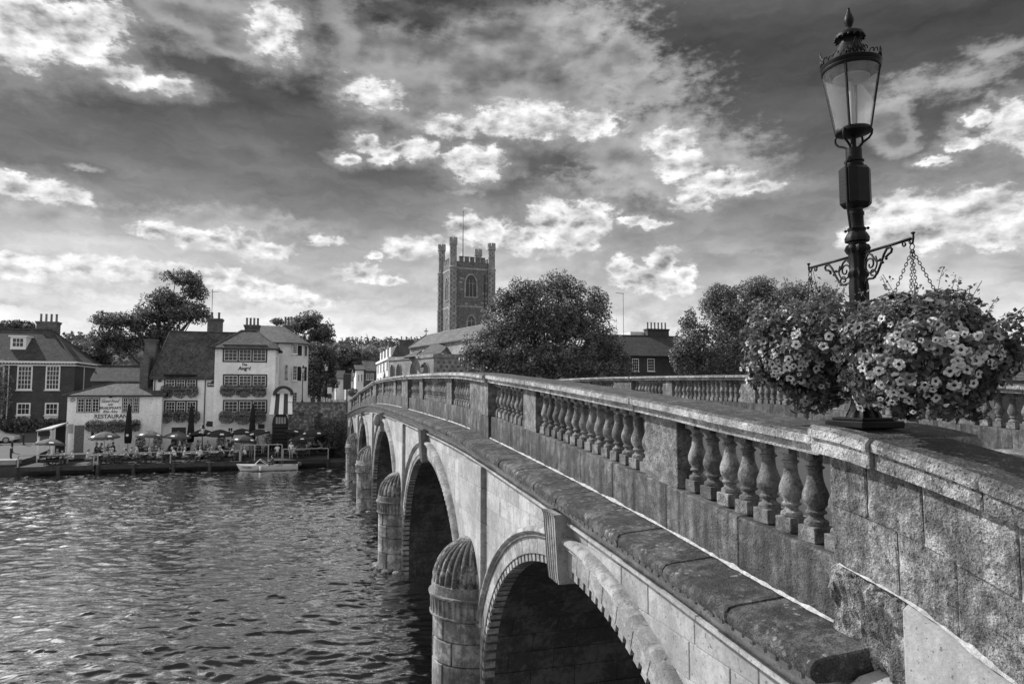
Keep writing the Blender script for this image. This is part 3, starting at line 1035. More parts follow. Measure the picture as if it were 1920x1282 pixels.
# ---- roadway
rd = MB(); pvl = MB(); pvr = MB(); ck = []
ss = [-30 + i * 1.5 for i in range(86)]
for a, b in zip(ss[:-1], ss[1:]):
    ha, hb = ctop(a) - 1.52, ctop(b) - 1.52
    rd.quad((5.7, a, ha), (11.95, a, ha), (11.95, b, hb), (5.7, b, hb))
road = tag(rd.build('road', plain('asphalt', 0.06, 0.9, 0.25, 9, 0.2, bump=0.4), None, fix=False), kind='structure')
for mbp, x0, x1, nm in ((pvl, 4.05, 5.7, 'pavement'), (pvr, 11.95, 13.56, 'pavement')):
    for a, b in zip(ss[:-1], ss[1:]):
        ha, hb = ctop(a) - 1.40, ctop(b) - 1.40
        mbp.quad((x0, a, ha), (x1, a, ha), (x1, b, hb), (x0, b, hb))
        xk = x1 if x0 < 5 else x0
        mbp.quad((xk, a, ha - .13), (xk, b, hb - .13), (xk, b, hb), (xk, a, ha))
    tag(mbp.build(nm, plain('paving', 0.26, 0.85, 0.2, 3, 0.2, bump=0.3), None, fix=False), kind='structure')

# ---- wing wall at the near end: the parapet runs on as a solid wall and falls towards the bank
wing = group_part('wing_wall', bridge)
CWT = [(-3, 4.9), (-1, 5.5), (0, 5.80), (1, 6.10), (2, 6.39), (2.7, 6.58), (2.97, 6.645), (3.27, 6.71), (3.68, 6.785), (3.96, 6.832), (4.4, 6.872)]
PWT = [(-3, 4.0), (-1, 4.5), (0, 4.75), (1, 5.02), (2, 5.30), (2.87, 5.545), (3.04, 5.60), (3.27, 5.69), (3.57, 5.78), (4.3, 5.90)]
cw = lambda s_: interp(CWT, s_)
pw = lambda s_: interp(PWT, s_)


def wextr(name, fn, s0, s1, mat, n=6, gap=.003, tin=.006, smooth=False, rough=0.0):
    """loft a closed cross-section fn(s) -> [(t, h)] along the wing"""
    mb = MB(); rings = []
    st = [(s0 + gap, tin)] + [(lerp(s0 + gap + .012, s1 - gap - .012, i / n), 0) for i in range(n + 1)] + [(s1 - gap, tin)]
    for q, e in st:
        pr = fn(q); ct = sum(p[0] for p in pr) / len(pr); ch = sum(p[1] for p in pr) / len(pr)
        rings.append([(t + math.copysign(e, ct - t), q, h + math.copysign(e, ch - h)) for t, h in pr])
    if rough:
        rings = [[(x + (rough * mnoise.noise(Vector((x * 9, y * 9, z * 9))) + rough * .7 * mnoise.noise(Vector((x * 23, y * 23, z * 23))) if x < TP + .2 else x), y, z) for x, y, z in r] for r in rings]
    mb.loft(rings)
    return mb.build(name, M[mat], wing, smooth=smooth)


def edge_points(pts, m):
    """subdivide the outer side of a cross-section so that it can be worn"""
    out_ = []
    for a, b in zip(pts[:-1], pts[1:]):
        for k in range(m): out_.append((lerp(a[0], b[0], k / m), lerp(a[1], b[1], k / m)))
    return out_ + [pts[-1]]


cuts = [-2.6, -1.4, -.2, .9, 1.95, 2.96, 3.72, 4.27]
for a, b in zip(cuts[:-1], cuts[1:]):
    pier_ = b > 4
    W_ = 4.52 if pier_ else 4.24
    e = random.uniform(-.006, .006) - (.03 if pier_ else 0)
    up = .004 if pier_ else random.uniform(-.004, .004)
    wextr('coping_stone', lambda q: [(TP - .13 + e, cw(q) - .20), (TP - .13 + e, cw(q) - .088), (TP - .16 + e, cw(q) - .084), (TP - .16 + e, cw(q) - .03 + up), (TP - .125 + e, cw(q) + up), (W_ - .03, cw(q) + up), (W_, cw(q) - .03 + up), (W_, cw(q) - .1), (W_ - .08, cw(q) - .20)], a, b, 'coping' if pier_ else 'coping_old')
for lo, hi, cc in ((.52, 1.0, [-2.6, -1.5, -.4, .6, 1.5, 2.25, 2.82, 3.42, 3.86, 4.2]), (0.0, .52, [-2.6, -1.2, 0, 1.1, 1.9, 2.6, 3.2, 3.62, 4.2])):
    for a, b in zip(cc[:-1], cc[1:]):
        e = random.uniform(-.008, .006)
        f_ = lambda q, k: lerp(pw(q), cw(q) - .203, k)
        wextr('wing_block', lambda q: edge_points([(TP - .055 + e, f_(q, lo) + .003), (TP - .055 + e, f_(q, hi) - .003)], 5) + [(4.15, f_(q, hi) - .003), (4.15, f_(q, lo) + .003)], a, b, 'wing', 14, gap=.005, rough=.010)
mb = MB()
qs_ = [-2.5 + .2 * k for k in range(34)]
for a, b in zip(qs_[:-1], qs_[1:]):
    if b < 4.19: mb.quad((TP - .042, a, pw(a)), (TP - .042, b, pw(b)), (TP - .042, b, cw(b) - .2), (TP - .042, a, cw(a) - .2))
mb.build('joint_bed', M['mortar'], wing, fix=False)
wextr('eroded_plinth_stone', lambda q: edge_points([(TP - .07, pw(q) - .62), (TP - .085, pw(q) - .06), (TP - .03, pw(q) - .004)], 9) + [(4.1, pw(q) - .004), (4.1, pw(q) - .62)], 3.57, 4.215, 'plinth_rough', 22, rough=.045)
for a, b in zip([-2.6, -1.0, .6, 1.7, 2.78], [-1.0, .6, 1.7, 2.78, 3.565]):
    wextr('pale_plinth_stone', lambda q: [(TP - .10, pw(q) - .60), (TP - .10, pw(q) - .045), (TP - .045, pw(q) - .006), (4.1, pw(q) - .006), (4.1, pw(q) - .60)], a, b, 'pale', 8)
for a, b in zip([-2.6, -.9, .8, 2.2, 3.1], [-.9, .8, 2.2, 3.1, 3.82]):
    wextr('string_stone', lambda q: [(TP - .30, pw(q) - .86), (TP - .31, pw(q) - .69), (TP - .29, pw(q) - .62), (TP - .22, pw(q) - .58), (TP - .08, pw(q) - .56), (4.0, pw(q) - .56), (4.0, pw(q) - .86)], a, b, 'pale', 8, smooth=30)
    for k in range(8):
        wextr('wing_block', lambda q: [(TP - .20, pw(q) - .87 - .55 * (k + 1)), (TP - .20, pw(q) - .875 - .55 * k), (4.0, pw(q) - .875 - .55 * k), (4.0, pw(q) - .87 - .55 * (k + 1))], a, b, 'pale', 4)
mb = MB()
q0 = -1.0
while q0 < 4.1:
    q1 = q0 + .03
    wf = lambda d: .003 + .022 * max(0, .40 + .9 * mnoise.noise(Vector((d * 3.1, 5, 0))) + .6 * mnoise.noise(Vector((d * 13, 6, 0))))
    mb.add([(TP - .066 - wf(q0), q0, pw(q0) + .002), (TP - .066 - wf(q1), q1, pw(q1) + .002), (TP - .066, q1, pw(q1) + wf(q1) * 1.3), (TP - .066, q0, pw(q0) + wf(q0) * 1.3)], [(0, 1, 2, 3)])
    q0 = q1
mb.build('mortar_fillet', M['mortar_white'], wing)

# ================================================================== foliage helper
def leaves_mesh(name, P, N, size, mat, seed=0, aspect=0.55, fold=0.25, jitter=0.7, shape='diamond'):
    """one small folded leaf (two triangles) per point; P, N are (n,3) arrays"""
    rng = np.random.default_rng(seed)
    n = len(P)
    P = np.asarray(P, float); N = np.asarray(N, float)
    N = N + rng.normal(0, jitter, (n, 3))
    N /= np.linalg.norm(N, axis=1, keepdims=True) + 1e-9
    A = rng.normal(0, 1, (n, 3))
    U = np.cross(N, A); U /= np.linalg.norm(U, axis=1, keepdims=True) + 1e-9
    V = np.cross(N, U)
    s = (np.asarray(size) * rng.uniform(.6, 1.35, n))[:, None]
    base = P - U * s * .5
    tip = P + U * s * .5
    l = P + V * s * aspect * .5 + N * s * fold * .3 - U * s * .06
    r = P - V * s * aspect * .5 + N * s * fold * .3 - U * s * .06
    vs = np.stack([base, l, tip, r], axis=1).reshape(-1, 3)
    me = bpy.data.meshes.new(name)
    me.vertices.add(4 * n); me.vertices.foreach_set('co', vs.ravel())
    idx = (np.arange(n)[:, None] * 4 + np.array([0, 1, 2, 0, 2, 3])[None, :]).ravel()
    me.loops.add(6 * n); me.loops.foreach_set('vertex_index', idx.astype(np.int32))
    me.polygons.add(2 * n)
    me.polygons.foreach_set('loop_start', np.arange(0, 6 * n, 3, dtype=np.int32))
    me.materials.append(mat)
    me.update(calc_edges=True)
    me.validate()
    return me


M['leaf_basket'] = leafmat('basket_leaf', 0.09, 0.35, 0.85)
M['petal'] = None


def petal_mat(name, base, rough=0.6):
    m, T, p, out = new_mat(name)
    rnd = T.n('ShaderNodeObjectInfo').outputs['Random']
    T.put(p.inputs['Base Color'], T.m('MULTIPLY', base, T.mr(rnd, 0, 1, .75, 1.15, 'LINEAR')))
    p.inputs['Roughness'].default_value = rough
    tr = T.n('ShaderNodeBsdfTranslucent'); tr.inputs[0].default_value = g3(base * .9)
    ms = T.n('ShaderNodeMixShader'); ms.inputs[0].default_value = .35
    T.put(ms.inputs[1], p.outputs[0]); T.put(ms.inputs[2], tr.outputs[0]); T.put(out.inputs[0], ms.outputs[0])
    return m


M['petal_pale'] = petal_mat('pale_petal', 0.68)
M['petal_dark'] = petal_mat('dark_petal', 0.17)
M['throat'] = petal_mat('flower_throat', 0.05)


def flower_mesh(r, mats, seed):
    rg = random.Random(seed)
    mb = MB()
    N = 30
    rings = []
    ph = rg.uniform(0, 6)
    for rr, z, w in ((.10, -.75, 0), (.16, -.25, 0), (.34, .0, 0.02), (.72, .12, .05), (1.0, .08, .11)):
        ring = []
        for i in range(N):
            a = 2 * math.pi * i / N
            lob = 1 + w * math.cos(5 * a + .3) + w * .35 * math.sin(11 * a + ph)
            ring.append((r * rr * lob * math.cos(a), r * rr * lob * math.sin(a), r * (z + w * 1.3 * math.sin(5 * a + ph) * rr)))
        rings.append(ring)
    b = 0
    vs = sum(rings, [])
    for k in range(len(rings) - 1):
        mb.cur = 1 if k < 2 else 0
        mb.add(rings[k] + rings[k + 1], [(i, (i + 1) % N, N + (i + 1) % N, N + i) for i in range(N)])
    me = mb.mesh('flower', mats, smooth=True, fix=False)
    return me


# ================================================================== street lamp on the wing pier
LX, LY, LZ = 3.84, 4.07, 6.846
lamp = thing('street_lamp', 'tall ornate black iron lamp post standing on the near parapet', 'street lamp', (LX, LY, LZ))
hz = lambda h: 7.1 + (h - 7.1) * .947
mb = MB()
mb.cbox(LX - .185, LX + .185, LY - .185, LY + .185, LZ, LZ + .05, .008)
mb.cbox(LX - .15, LX + .15, LY - .15, LY + .15, LZ + .05, LZ + .072, .006)
mb.build('base_plate', M['iron'], lamp)
# fluted bell base
mb = MB(); rings = []
N = 48
for z, r_, fl in ((.075, .145, .10), (.10, .138, .12), (.14, .115, .14), (.19, .098, .14), (.24, .092, .10), (.255, .105, 0), (.275, .108, 0), (.285, .088, 0), (.30, .098, 0), (.36, .135, .03), (.42, .15, .03), (.47, .14, .03), (.50, .11, 0), (.52, .12, 0), (.545, .12, 0), (.56, .085, 0), (.72, .075, 0), (.78, .078, 0), (.80, .10, 0), (.83, .11, .08), (.87, .11, .08), (.90, .095, 0), (.91, .075, 0), (.93, .085, 0), (.96, .085, 0), (.975, .066, 0)):
    rings.append([(LX + .84 * r_ * (1 - fl * (.5 + .5 * math.cos(12 * 2 * math.pi * i / N))) * math.cos(2 * math.pi * i / N), LY + .84 * r_ * (1 - fl * (.5 + .5 * math.cos(12 * 2 * math.pi * i / N))) * math.sin(2 * math.pi * i / N), LZ + z * .90) for i in range(N)])
mb.loft(rings); mb.build('pedestal', M['iron'], lamp, smooth=40)
mb = MB(); rings = []
for z, r_, fl in ((7.72, .066, .0), (7.78, .080, .08), (7.92, .082, .10), (7.98, .070, .05), (7.995, .084, .25), (8.02, .088, .25), (8.045, .072, 0), (8.06, .070, .10), (8.14, .078, .10), (8.17, .075, 0), (8.18, .09, .2), (8.21, .108, .2), (8.24, .095, .2), (8.25, .07, 0), (8.262, .072, 0), (8.27, .10, .04), (8.30, .103, .04), (8.33, .085, .04), (8.35, .068, 0), (8.36, .076, 0), (8.375, .076, 0), (8.385, .06, 0), (8.47, .058, 0), (8.48, .066, 0), (8.50, .066, 0), (8.51, .056, 0), (8.80, .056, 0)):
    rings.append([(LX + .84 * r_ * (1 - fl * (.5 + .5 * math.cos(10 * 2 * math.pi * i / N))) * math.cos(2 * math.pi * i / N), LY + .84 * r_ * (1 - fl * (.5 + .5 * math.cos(10 * 2 * math.pi * i / N))) * math.sin(2 * math.pi * i / N), hz(z)) for i in range(N)])
col_ = mb.loft(rings).build('column', M['iron'], lamp, smooth=40)
mb = MB()
for a in range(4):
    an = a * math.pi / 2 + .5
    mb.lathe([(.0, 0), (.008, .004), (.012, .012), (.008, .02), (0, .024)], 8, (LX + .078 * math.cos(an), LY + .078 * math.sin(an), hz(8.365) - .012))
mb.build('stud_ring', M['iron'], col_)
# control box
mb = MB()
ring = lambda z, e: [(LX + x, LY + y, z) for x, y in [(-.10 + e, -.05), (-.05, -.085 + e), (.05, -.085 + e), (.10 - e, -.05), (.10 - e, .05), (.05, .085 - e), (-.05, .085 - e), (-.10 + e, .05)]]
z0, z1 = hz(8.535), hz(8.875)
mb.loft([ring(z0, .04), ring(z0 + .02, .012), ring(z0 + .035, 0), ring(z1 - .035, 0), ring(z1 - .02, .012), ring(z1, .045)])
bx = mb.build('control_box', M['iron'], lamp)
bx.matrix_parent_inverse = Matrix.Translation(-lamp.location)
mb = MB(); mb.tube([(LX - .075, LY - .02, z0 - .16), (LX - .105, LY - .03, z0), (LX - .105, LY - .03, z1), (LX - .06, LY - .02, z1 + .06)], .009, 6); mb.build('conduit', M['iron'], bx)
# collar and lyre yoke
mb = MB(); mb.lathe([(.0, hz(8.86)), (.062, hz(8.86)), (.066, hz(8.88)), (.058, hz(8.885)), (.058, hz(8.90)), (.068, hz(8.905)), (.068, hz(8.915)), (.056, hz(8.92)), (.056, hz(9.01)), (.0, hz(9.01))], 24, (LX, LY, 0))
mb.lathe([(.0, hz(9.0)), (.02, hz(9.0)), (.02, hz(9.13)), (0, hz(9.13))], 12, (LX, LY, 0))
mb.build('collar', M['iron'], lamp, smooth=40)
yk = group_part('yoke', lamp)
for a in (R(20), R(200), R(110), R(290)):
    mb = MB(); c_, s_ = math.cos(a), math.sin(a)
    P = [(.045, 8.99), (.05, 9.025), (.075, 9.045), (.115, 9.065), (.135, 9.09), (.14, 9.12), (.13, 9.145), (.105, 9.155)]
    mb.tube([(LX + r_ * c_, LY + r_ * s_, hz(z)) for r_, z in P], .0085, 8)
    mb.build('yoke_arm', M['iron'], yk, smooth=True)
# lantern
lan = group_part('lantern', lamp)
mb = MB(); mb.lathe([(0, hz(9.105)), (0.0423, hz(9.105)), (0.0762, hz(9.12)), (0.1227, hz(9.135)), (0.1269, hz(9.15)), (0.1202, hz(9.17)), (0, hz(9.17))], 32, (LX, LY, 0)); mb.build('lantern_base', M['iron'], lan, smooth=40)
mb = MB(); mb.lathe([(0.1930, hz(9.63)), (0.2031, hz(9.635)), (0.2082, hz(9.65)), (0.2014, hz(9.662)), (0.2099, hz(9.675)), (0.2132, hz(9.69)), (0.1988, hz(9.70)), (0.1879, hz(9.70)), (0.1879, hz(9.63)), (0.1930, hz(9.63))], 40, (LX, LY, 0)); mb.build('lantern_rim', M['iron'], lan, smooth=40)
for k in range(4):
    a = R(45 + 90 * k - 8)
    mb = MB(); c_, s_ = math.cos(a), math.sin(a)
    mb.tube([(LX + .121 * c_, LY + .121 * s_, hz(9.165)), (LX + .196 * c_, LY + .196 * s_, hz(9.64))], .010, 6)
    mb.build('lantern_bar', M['iron'], lan)
gm, T, p, out = new_mat('lantern_glass')
gl = T.n('ShaderNodeBsdfGlass'); gl.inputs['Roughness'].default_value = .02; gl.inputs['IOR'].default_value = 1.12; gl.inputs[0].default_value = g3(.95)
df = T.n('ShaderNodeBsdfTranslucent'); df.inputs[0].default_value = g3(.75)
dd = T.n('ShaderNodeBsdfDiffuse'); dd.inputs[0].default_value = g3(.55)
tr = T.n('ShaderNodeBsdfTransparent'); tr.inputs[0].default_value = g3(.9)
m1 = T.n('ShaderNodeMixShader'); m1.inputs[0].default_value = .5; T.put(m1.inputs[1], df.outputs[0]); T.put(m1.inputs[2], dd.outputs[0])
m2 = T.n('ShaderNodeMixShader'); T.put(m2.inputs[0], T.mr(T.noise(T.n('ShaderNodeNewGeometry').outputs['Position'], 9, 4, .6), .3, .75, .12, .26, 'LINEAR')); T.put(m2.inputs[1], tr.outputs[0]); T.put(m2.inputs[2], m1.outputs[0])
gs = T.n('ShaderNodeBsdfGlossy'); gs.inputs['Roughness'].default_value = .05
m3 = T.n('ShaderNodeMixShader'); m3.inputs[0].default_value = .05; T.put(m3.inputs[1], m2.outputs[0]); T.put(m3.inputs[2], gs.outputs[0])
T.put(out.inputs[0], m3.outputs[0])
M['lamp_glass'] = gm
for k in range(4):
    a0 = R(45 + 90 * k - 8 + 3); a1 = R(45 + 90 * (k + 1) - 8 - 3)
    mb = MB(); mb.lathe([(0.1210, hz(9.165)), (0.1963, hz(9.64))], 8, (LX, LY, 0), a0, a1); mb.build('glass_pane', M['lamp_glass'], lan, smooth=True)
mb = MB()
for k in range(13):
    a = 2 * math.pi * k / 13
    mb.tube([(LX + .206 * math.cos(a + t * .42), LY + .206 * math.sin(a + t * .42), hz(9.70) + h_) for t, h_ in ((-.55, .0), (-.42, .022), (-.18, .032), (.0, .02), (-.04, .008), (-.15, .012), (0.05, .03), (.3, .045), (.45, .035), (.42, .02))], .0045, 5)
for k in range(4):
    a = R(180 + 90 * k + 57)
    for q in range(5):
        b_ = a + (q - 2) * .12
        hh = .05 + .06 * (1 - abs(q - 2) / 2.0)
        mb.tube([(LX + .206 * math.cos(b_ + t), LY + .206 * math.sin(b_ + t), hz(9.70) + h_ * hh * 10 * .1) for t, h_ in ((-.06, 0), (-.07, .5), (0, 1.0), (.07, .5), (.06, 0), (0, .3), (-.03, .6))], .0055, 5)
mb.build('scroll_cresting', M['iron'], lan, smooth=True)
mb = MB(); mb.lathe([(0.1879, hz(9.695)), (0.1608, hz(9.71)), (0.1312, hz(9.75)), (0.1058, hz(9.80)), (0.0830, hz(9.85)), (0.0694, hz(9.885)), (0.0694, hz(9.90)), (0.0948, hz(9.905)), (0.1032, hz(9.918)), (0.0999, hz(9.94)), (0.0846, hz(9.955)), (0.0508, hz(9.972)), (0.0254, hz(9.99)), (0.0186, hz(10.005)), (0.0254, hz(10.02)), (0.0339, hz(10.045)), (0.0355, hz(10.065)), (0.0287, hz(10.095)), (0.0153, hz(10.125)), (0.0101, hz(10.15)), (0.0110, hz(10.16)), (0, hz(10.17))], 32, (LX, LY, 0)); mb.build('lantern_roof', M['iron'], lan, smooth=40)
mb = MB()
for k in range(16):
    a = 2 * math.pi * k / 16
    mb.lathe([(0, 0), (.010, .004), (.012, .012), (.008, .022), (0, .026)], 6, (LX + .100 * math.cos(a), LY + .100 * math.sin(a), hz(9.895)))
tag(mb.build('bead_ring', M['iron'], lan, smooth=True), kind='stuff')
mb = MB(); mb.lathe([(0, hz(9.56)), (0.1016, hz(9.565)), (0.1269, hz(9.575)), (0.1269, hz(9.585)), (0.0846, hz(9.61)), (0.0508, hz(9.63)), (0, hz(9.63))], 28, (LX, LY, 0)); mb.build('reflector', plain('reflector', .25, .5), lan, smooth=40)
mb = MB(); mb.lathe([(0, hz(9.16)), (0.0186, hz(9.16)), (0.0186, hz(9.57)), (0, hz(9.57))], 14, (LX, LY, 0)); mb.build('lamp_tube', plain('lamp_tube', .35, .4), lan, smooth=40)

# scrolled arms for the baskets
def spiral(c, r0, r1, a0, a1, n=24):
    return [(c[0] + lerp(r0, r1, i / n) * math.cos(lerp(a0, a1, i / n)), c[1] + lerp(r0, r1, i / n) * math.sin(lerp(a0, a1, i / n))) for i in range(n + 1)]


BR = hz(8.165)
ARMS = []
for dx, dy in ((-.07, -.535), (.03, .535)):
    ar = group_part('bracket_arm', lamp)
    L = math.hypot(dx, dy); ux, uy = dx / L, dy / L
    f = lambda p: (LX + ux * p[0], LY + uy * p[0], BR + p[1])
    mb = MB(); mb.tube([f((.05, 0)), f((L, 0))], .0105, 8); mb.tube([f((L - .02, -.004)), f((L - .005, -.03)), f((L + .015, -.03)), f((L + .022, 0)), f((L + .022, .03))], .008, 6); mb.lathe([(0, 0), (.013, .004), (.013, .014), (0, .018)], 8, f((L + .022, .026)))
    mb.build('top_bar', M['iron'], ar, smooth=True)
    mb = MB()
    # long S sweep under the bar
    mb.tube([f(p) for p in [(.07, -.26), (.075, -.21), (.11, -.195), (.16, -.20), (.205, -.17), (.245, -.11), (.28, -.05), (.31, -.018), (.345, -.015), (.36, -.03), (.352, -.05), (.325, -.058), (.295, -.075)]], .0085, 7)
    mb.tube([f(p) for p in [(.07, -.03), (.085, -.02), (.12, -.012), (.155, -.03), (.175, -.06), (.20, -.085), (.235, -.085)]], .0075, 7)
    mb.tube([f(p) for p in [(.12, -.012), (.085, -.045), (.078, -.10), (.10, -.15)]], .0075, 7)
    mb.tube([f(p) for p in spiral((.135, -.095), .075, .012, R(40), R(-560))], .0065, 6)
    mb.tube([f(p) for p in spiral((.155, -.165), .04, .010, R(-60), R(300))], .006, 6)
    mb.tube([f(p) for p in spiral((L - .06, -.022), .024, .006, R(60), R(420))], .006, 6)
    for p in ((.238, -.08), (.262, -.105), (.30, -.085)): mb.lathe([(0, -.01), (.008, -.007), (.011, 0), (.008, .007), (0, .01)], 8, f(p))
    mb.build('scrollwork', M['iron'], ar, smooth=True)
    ARMS.append(f((L + .008, -.035)))


# ================================================================== hanging baskets
def chain(mb, a, b, link_len=.030):
    A, B = Vector(a), Vector(b)
    n = int((B - A).length / (link_len * .72))
    d = (B - A).normalized()
    u = d.orthogonal().normalized(); w = d.cross(u)
    for i in range(n):
        c = A.lerp(B, (i + .5) / n)
        s_ = u if i % 2 else w
        pts = [c + d * (math.sin(t) * link_len * .5) + s_ * (math.cos(t) * link_len * .28) for t in [2 * math.pi * k / 8 for k in range(9)]]
        mb.tube(pts, .0026, 4, cap=False)


def basket(name, label, hook, cz, rx, rz, nleaf, nflow, seed, off):
    rg = random.Random(seed); rng = np.random.default_rng(seed)
    cx, cy = hook[0] + off[0], hook[1] + off[1]
    o = thing(name, label, 'flower basket', (hook[0], hook[1], cz - rz), 'hanging baskets on the lamp post')
    rim_z = cz + .12
    mb = MB(); mb.lathe([(.0, rim_z - .30), (.12, rim_z - .27), (.22, rim_z - .16), (.27, rim_z), (.255, rim_z), (.20, rim_z - .05), (0, rim_z - .03)], 24, (hook[0], hook[1], 0)); mb.build('basket_pot', M['dark_timber'], o, smooth=40)
    hk = MB(); hk.tube([(hook[0], hook[1] + .018 * math.sin(t), hook[2] - .02 + .02 * math.cos(t)) for t in [2 * math.pi * k / 10 for k in range(11)]], .0035, 5); hk.build('hook_ring', M['iron'], o)
    for k in range(4):
        a = R(35 + 90 * k)
        mb = MB(); chain(mb, (hook[0], hook[1], hook[2] - .04), (hook[0] + .19 * math.cos(a), hook[1] + .19 * math.sin(a), rim_z + .08)); mb.build('chain', M['iron'], o)
    # foliage: lumpy ellipsoid shell and interior, heavier below, loose sprigs above
    P, N_, S_ = [], [], []
    lumps = [(Vector((rg.gauss(0, 1), rg.gauss(0, 1), rg.gauss(0, .8))).normalized(), rg.uniform(.74, 1.12)) for _ in range(60)]
    def surf(d):
        best = max(lumps, key=lambda l: l[0].dot(d))
        k = best[1] * (1 + .10 * mnoise.noise(d * 3.1 + Vector((seed, 0, 0)))) * (.86 + .14 * best[0].dot(d) ** 4)
        zz = rz * (1.0 if d.z < 0 else .92)
        return Vector((d.x * rx * k, d.y * rx * k, d.z * zz * k))
    for i in range(nleaf):
        d = Vector((rg.gauss(0, 1), rg.gauss(0, 1), rg.gauss(0, 1))).normalized()
        p = surf(d) * (1 - abs(rg.gauss(0, .13)))
        P.append((cx + p.x, cy + p.y, cz + p.z)); N_.append(tuple(d + Vector((0, 0, .4)))); S_.append(rg.uniform(.025, .055) if d.z > .15 else rg.uniform(.035, .075))
    # sprigs standing off the outline
    st = MB()
    for i in range(60):
        d = Vector((rg.gauss(0, 1), rg.gauss(0, 1), abs(rg.gauss(.35, .6)))).normalized()
        p0 = surf(d) * .85
        ln = rg.uniform(.06, .17) * (1.3 if d.z > .4 else 1)
        tip = p0 + (d + Vector((rg.gauss(0, .3), rg.gauss(0, .3), .5))).normalized() * (ln + .06)
        mid = (p0 + tip) / 2 + Vector((0, 0, rg.uniform(-.01, .03)))
        pts = [Vector((cx, cy, cz)) + q for q in (p0, mid, tip)]
        st.tube(pts, .0022, 3, cap=False)
        for q in range(rg.randint(5, 12)):
            c = pts[1].lerp(pts[2], rg.random()) + Vector((rg.gauss(0, .016), rg.gauss(0, .016), rg.gauss(0, .016)))
            P.append(tuple(c)); N_.append((rg.gauss(0, 1), rg.gauss(0, 1), 1)); S_.append(rg.uniform(.018, .036))
    fo = tag(link('foliage', leaves_mesh('foliage', P, N_, S_, M['leaf_basket'], seed, .6), o), kind='stuff')
    st.build('sprigs', plain('stem', .16, .6), o)['kind'] = 'stuff'
    # added dark core blocking the view through, standing in for inner shade
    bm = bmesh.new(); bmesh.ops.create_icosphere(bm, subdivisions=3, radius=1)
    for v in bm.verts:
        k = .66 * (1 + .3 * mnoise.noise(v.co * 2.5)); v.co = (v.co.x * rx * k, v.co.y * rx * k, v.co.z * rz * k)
    me = bpy.data.meshes.new('dark_core'); bm.to_mesh(me); bm.free(); me.materials.append(plain('dark_core', .03, .9)); link('dark_core', me, o, (cx, cy, cz))
    for i in range(nflow):
        for _ in range(30):
            d = Vector((rg.gauss(0, 1), rg.gauss(0, 1), rg.gauss(-.20, .62))).normalized()
            if d.z < .50 and d.dot(Vector((-.72, -.65, 0))) > -.35 and rg.random() < .10 + .9 * max(0, d.dot(Vector((-.68, -.65, -.30)))) ** 1.5: break
        p = surf(d) * rg.uniform(.98, 1.06)
        kind = rg.random()
        big = kind < .22 + .5 * max(0, d.x + .25)
        mesh = rg.choice(FL_DARK if big else FL_PALE)
        f_ = link('flower', mesh, o, (cx + p.x, cy + p.y, cz + p.z))
        dd_ = (d + Vector((rg.gauss(-.10, .22), rg.gauss(-.25, .22), rg.gauss(.12, .2)))).normalized()
        f_.rotation_euler = dd_.to_track_quat('Z', 'Y').to_euler()
        f_.rotation_euler.rotate_axis('Z', rg.uniform(0, 6))
        k = rg.choice((rg.uniform(.75, 1.15), rg.uniform(.75, 1.15), rg.uniform(.4, .8))); f_.scale = (k, k * rg.uniform(.8, 1.0), k * rg.uniform(.8, 1.5))
    return o


FL_PALE = [flower_mesh(.031, [M['petal_pale'], M['throat']], i) for i in range(5)]
FL_DARK = [flower_mesh(.040, [M['petal_dark'], M['throat']], 7 + i) for i in range(2)]
basket('hanging_basket', 'nearer and larger hanging basket thick with pale petunias', ARMS[0], 7.378, .54, .45, 9500, 185, 3, (.08, -.01))
basket('hanging_basket', 'farther smaller hanging basket on the far arm of the ornate lamp post', ARMS[1], 7.45, .51, .48, 8500, 95, 8, (-.04, .02))

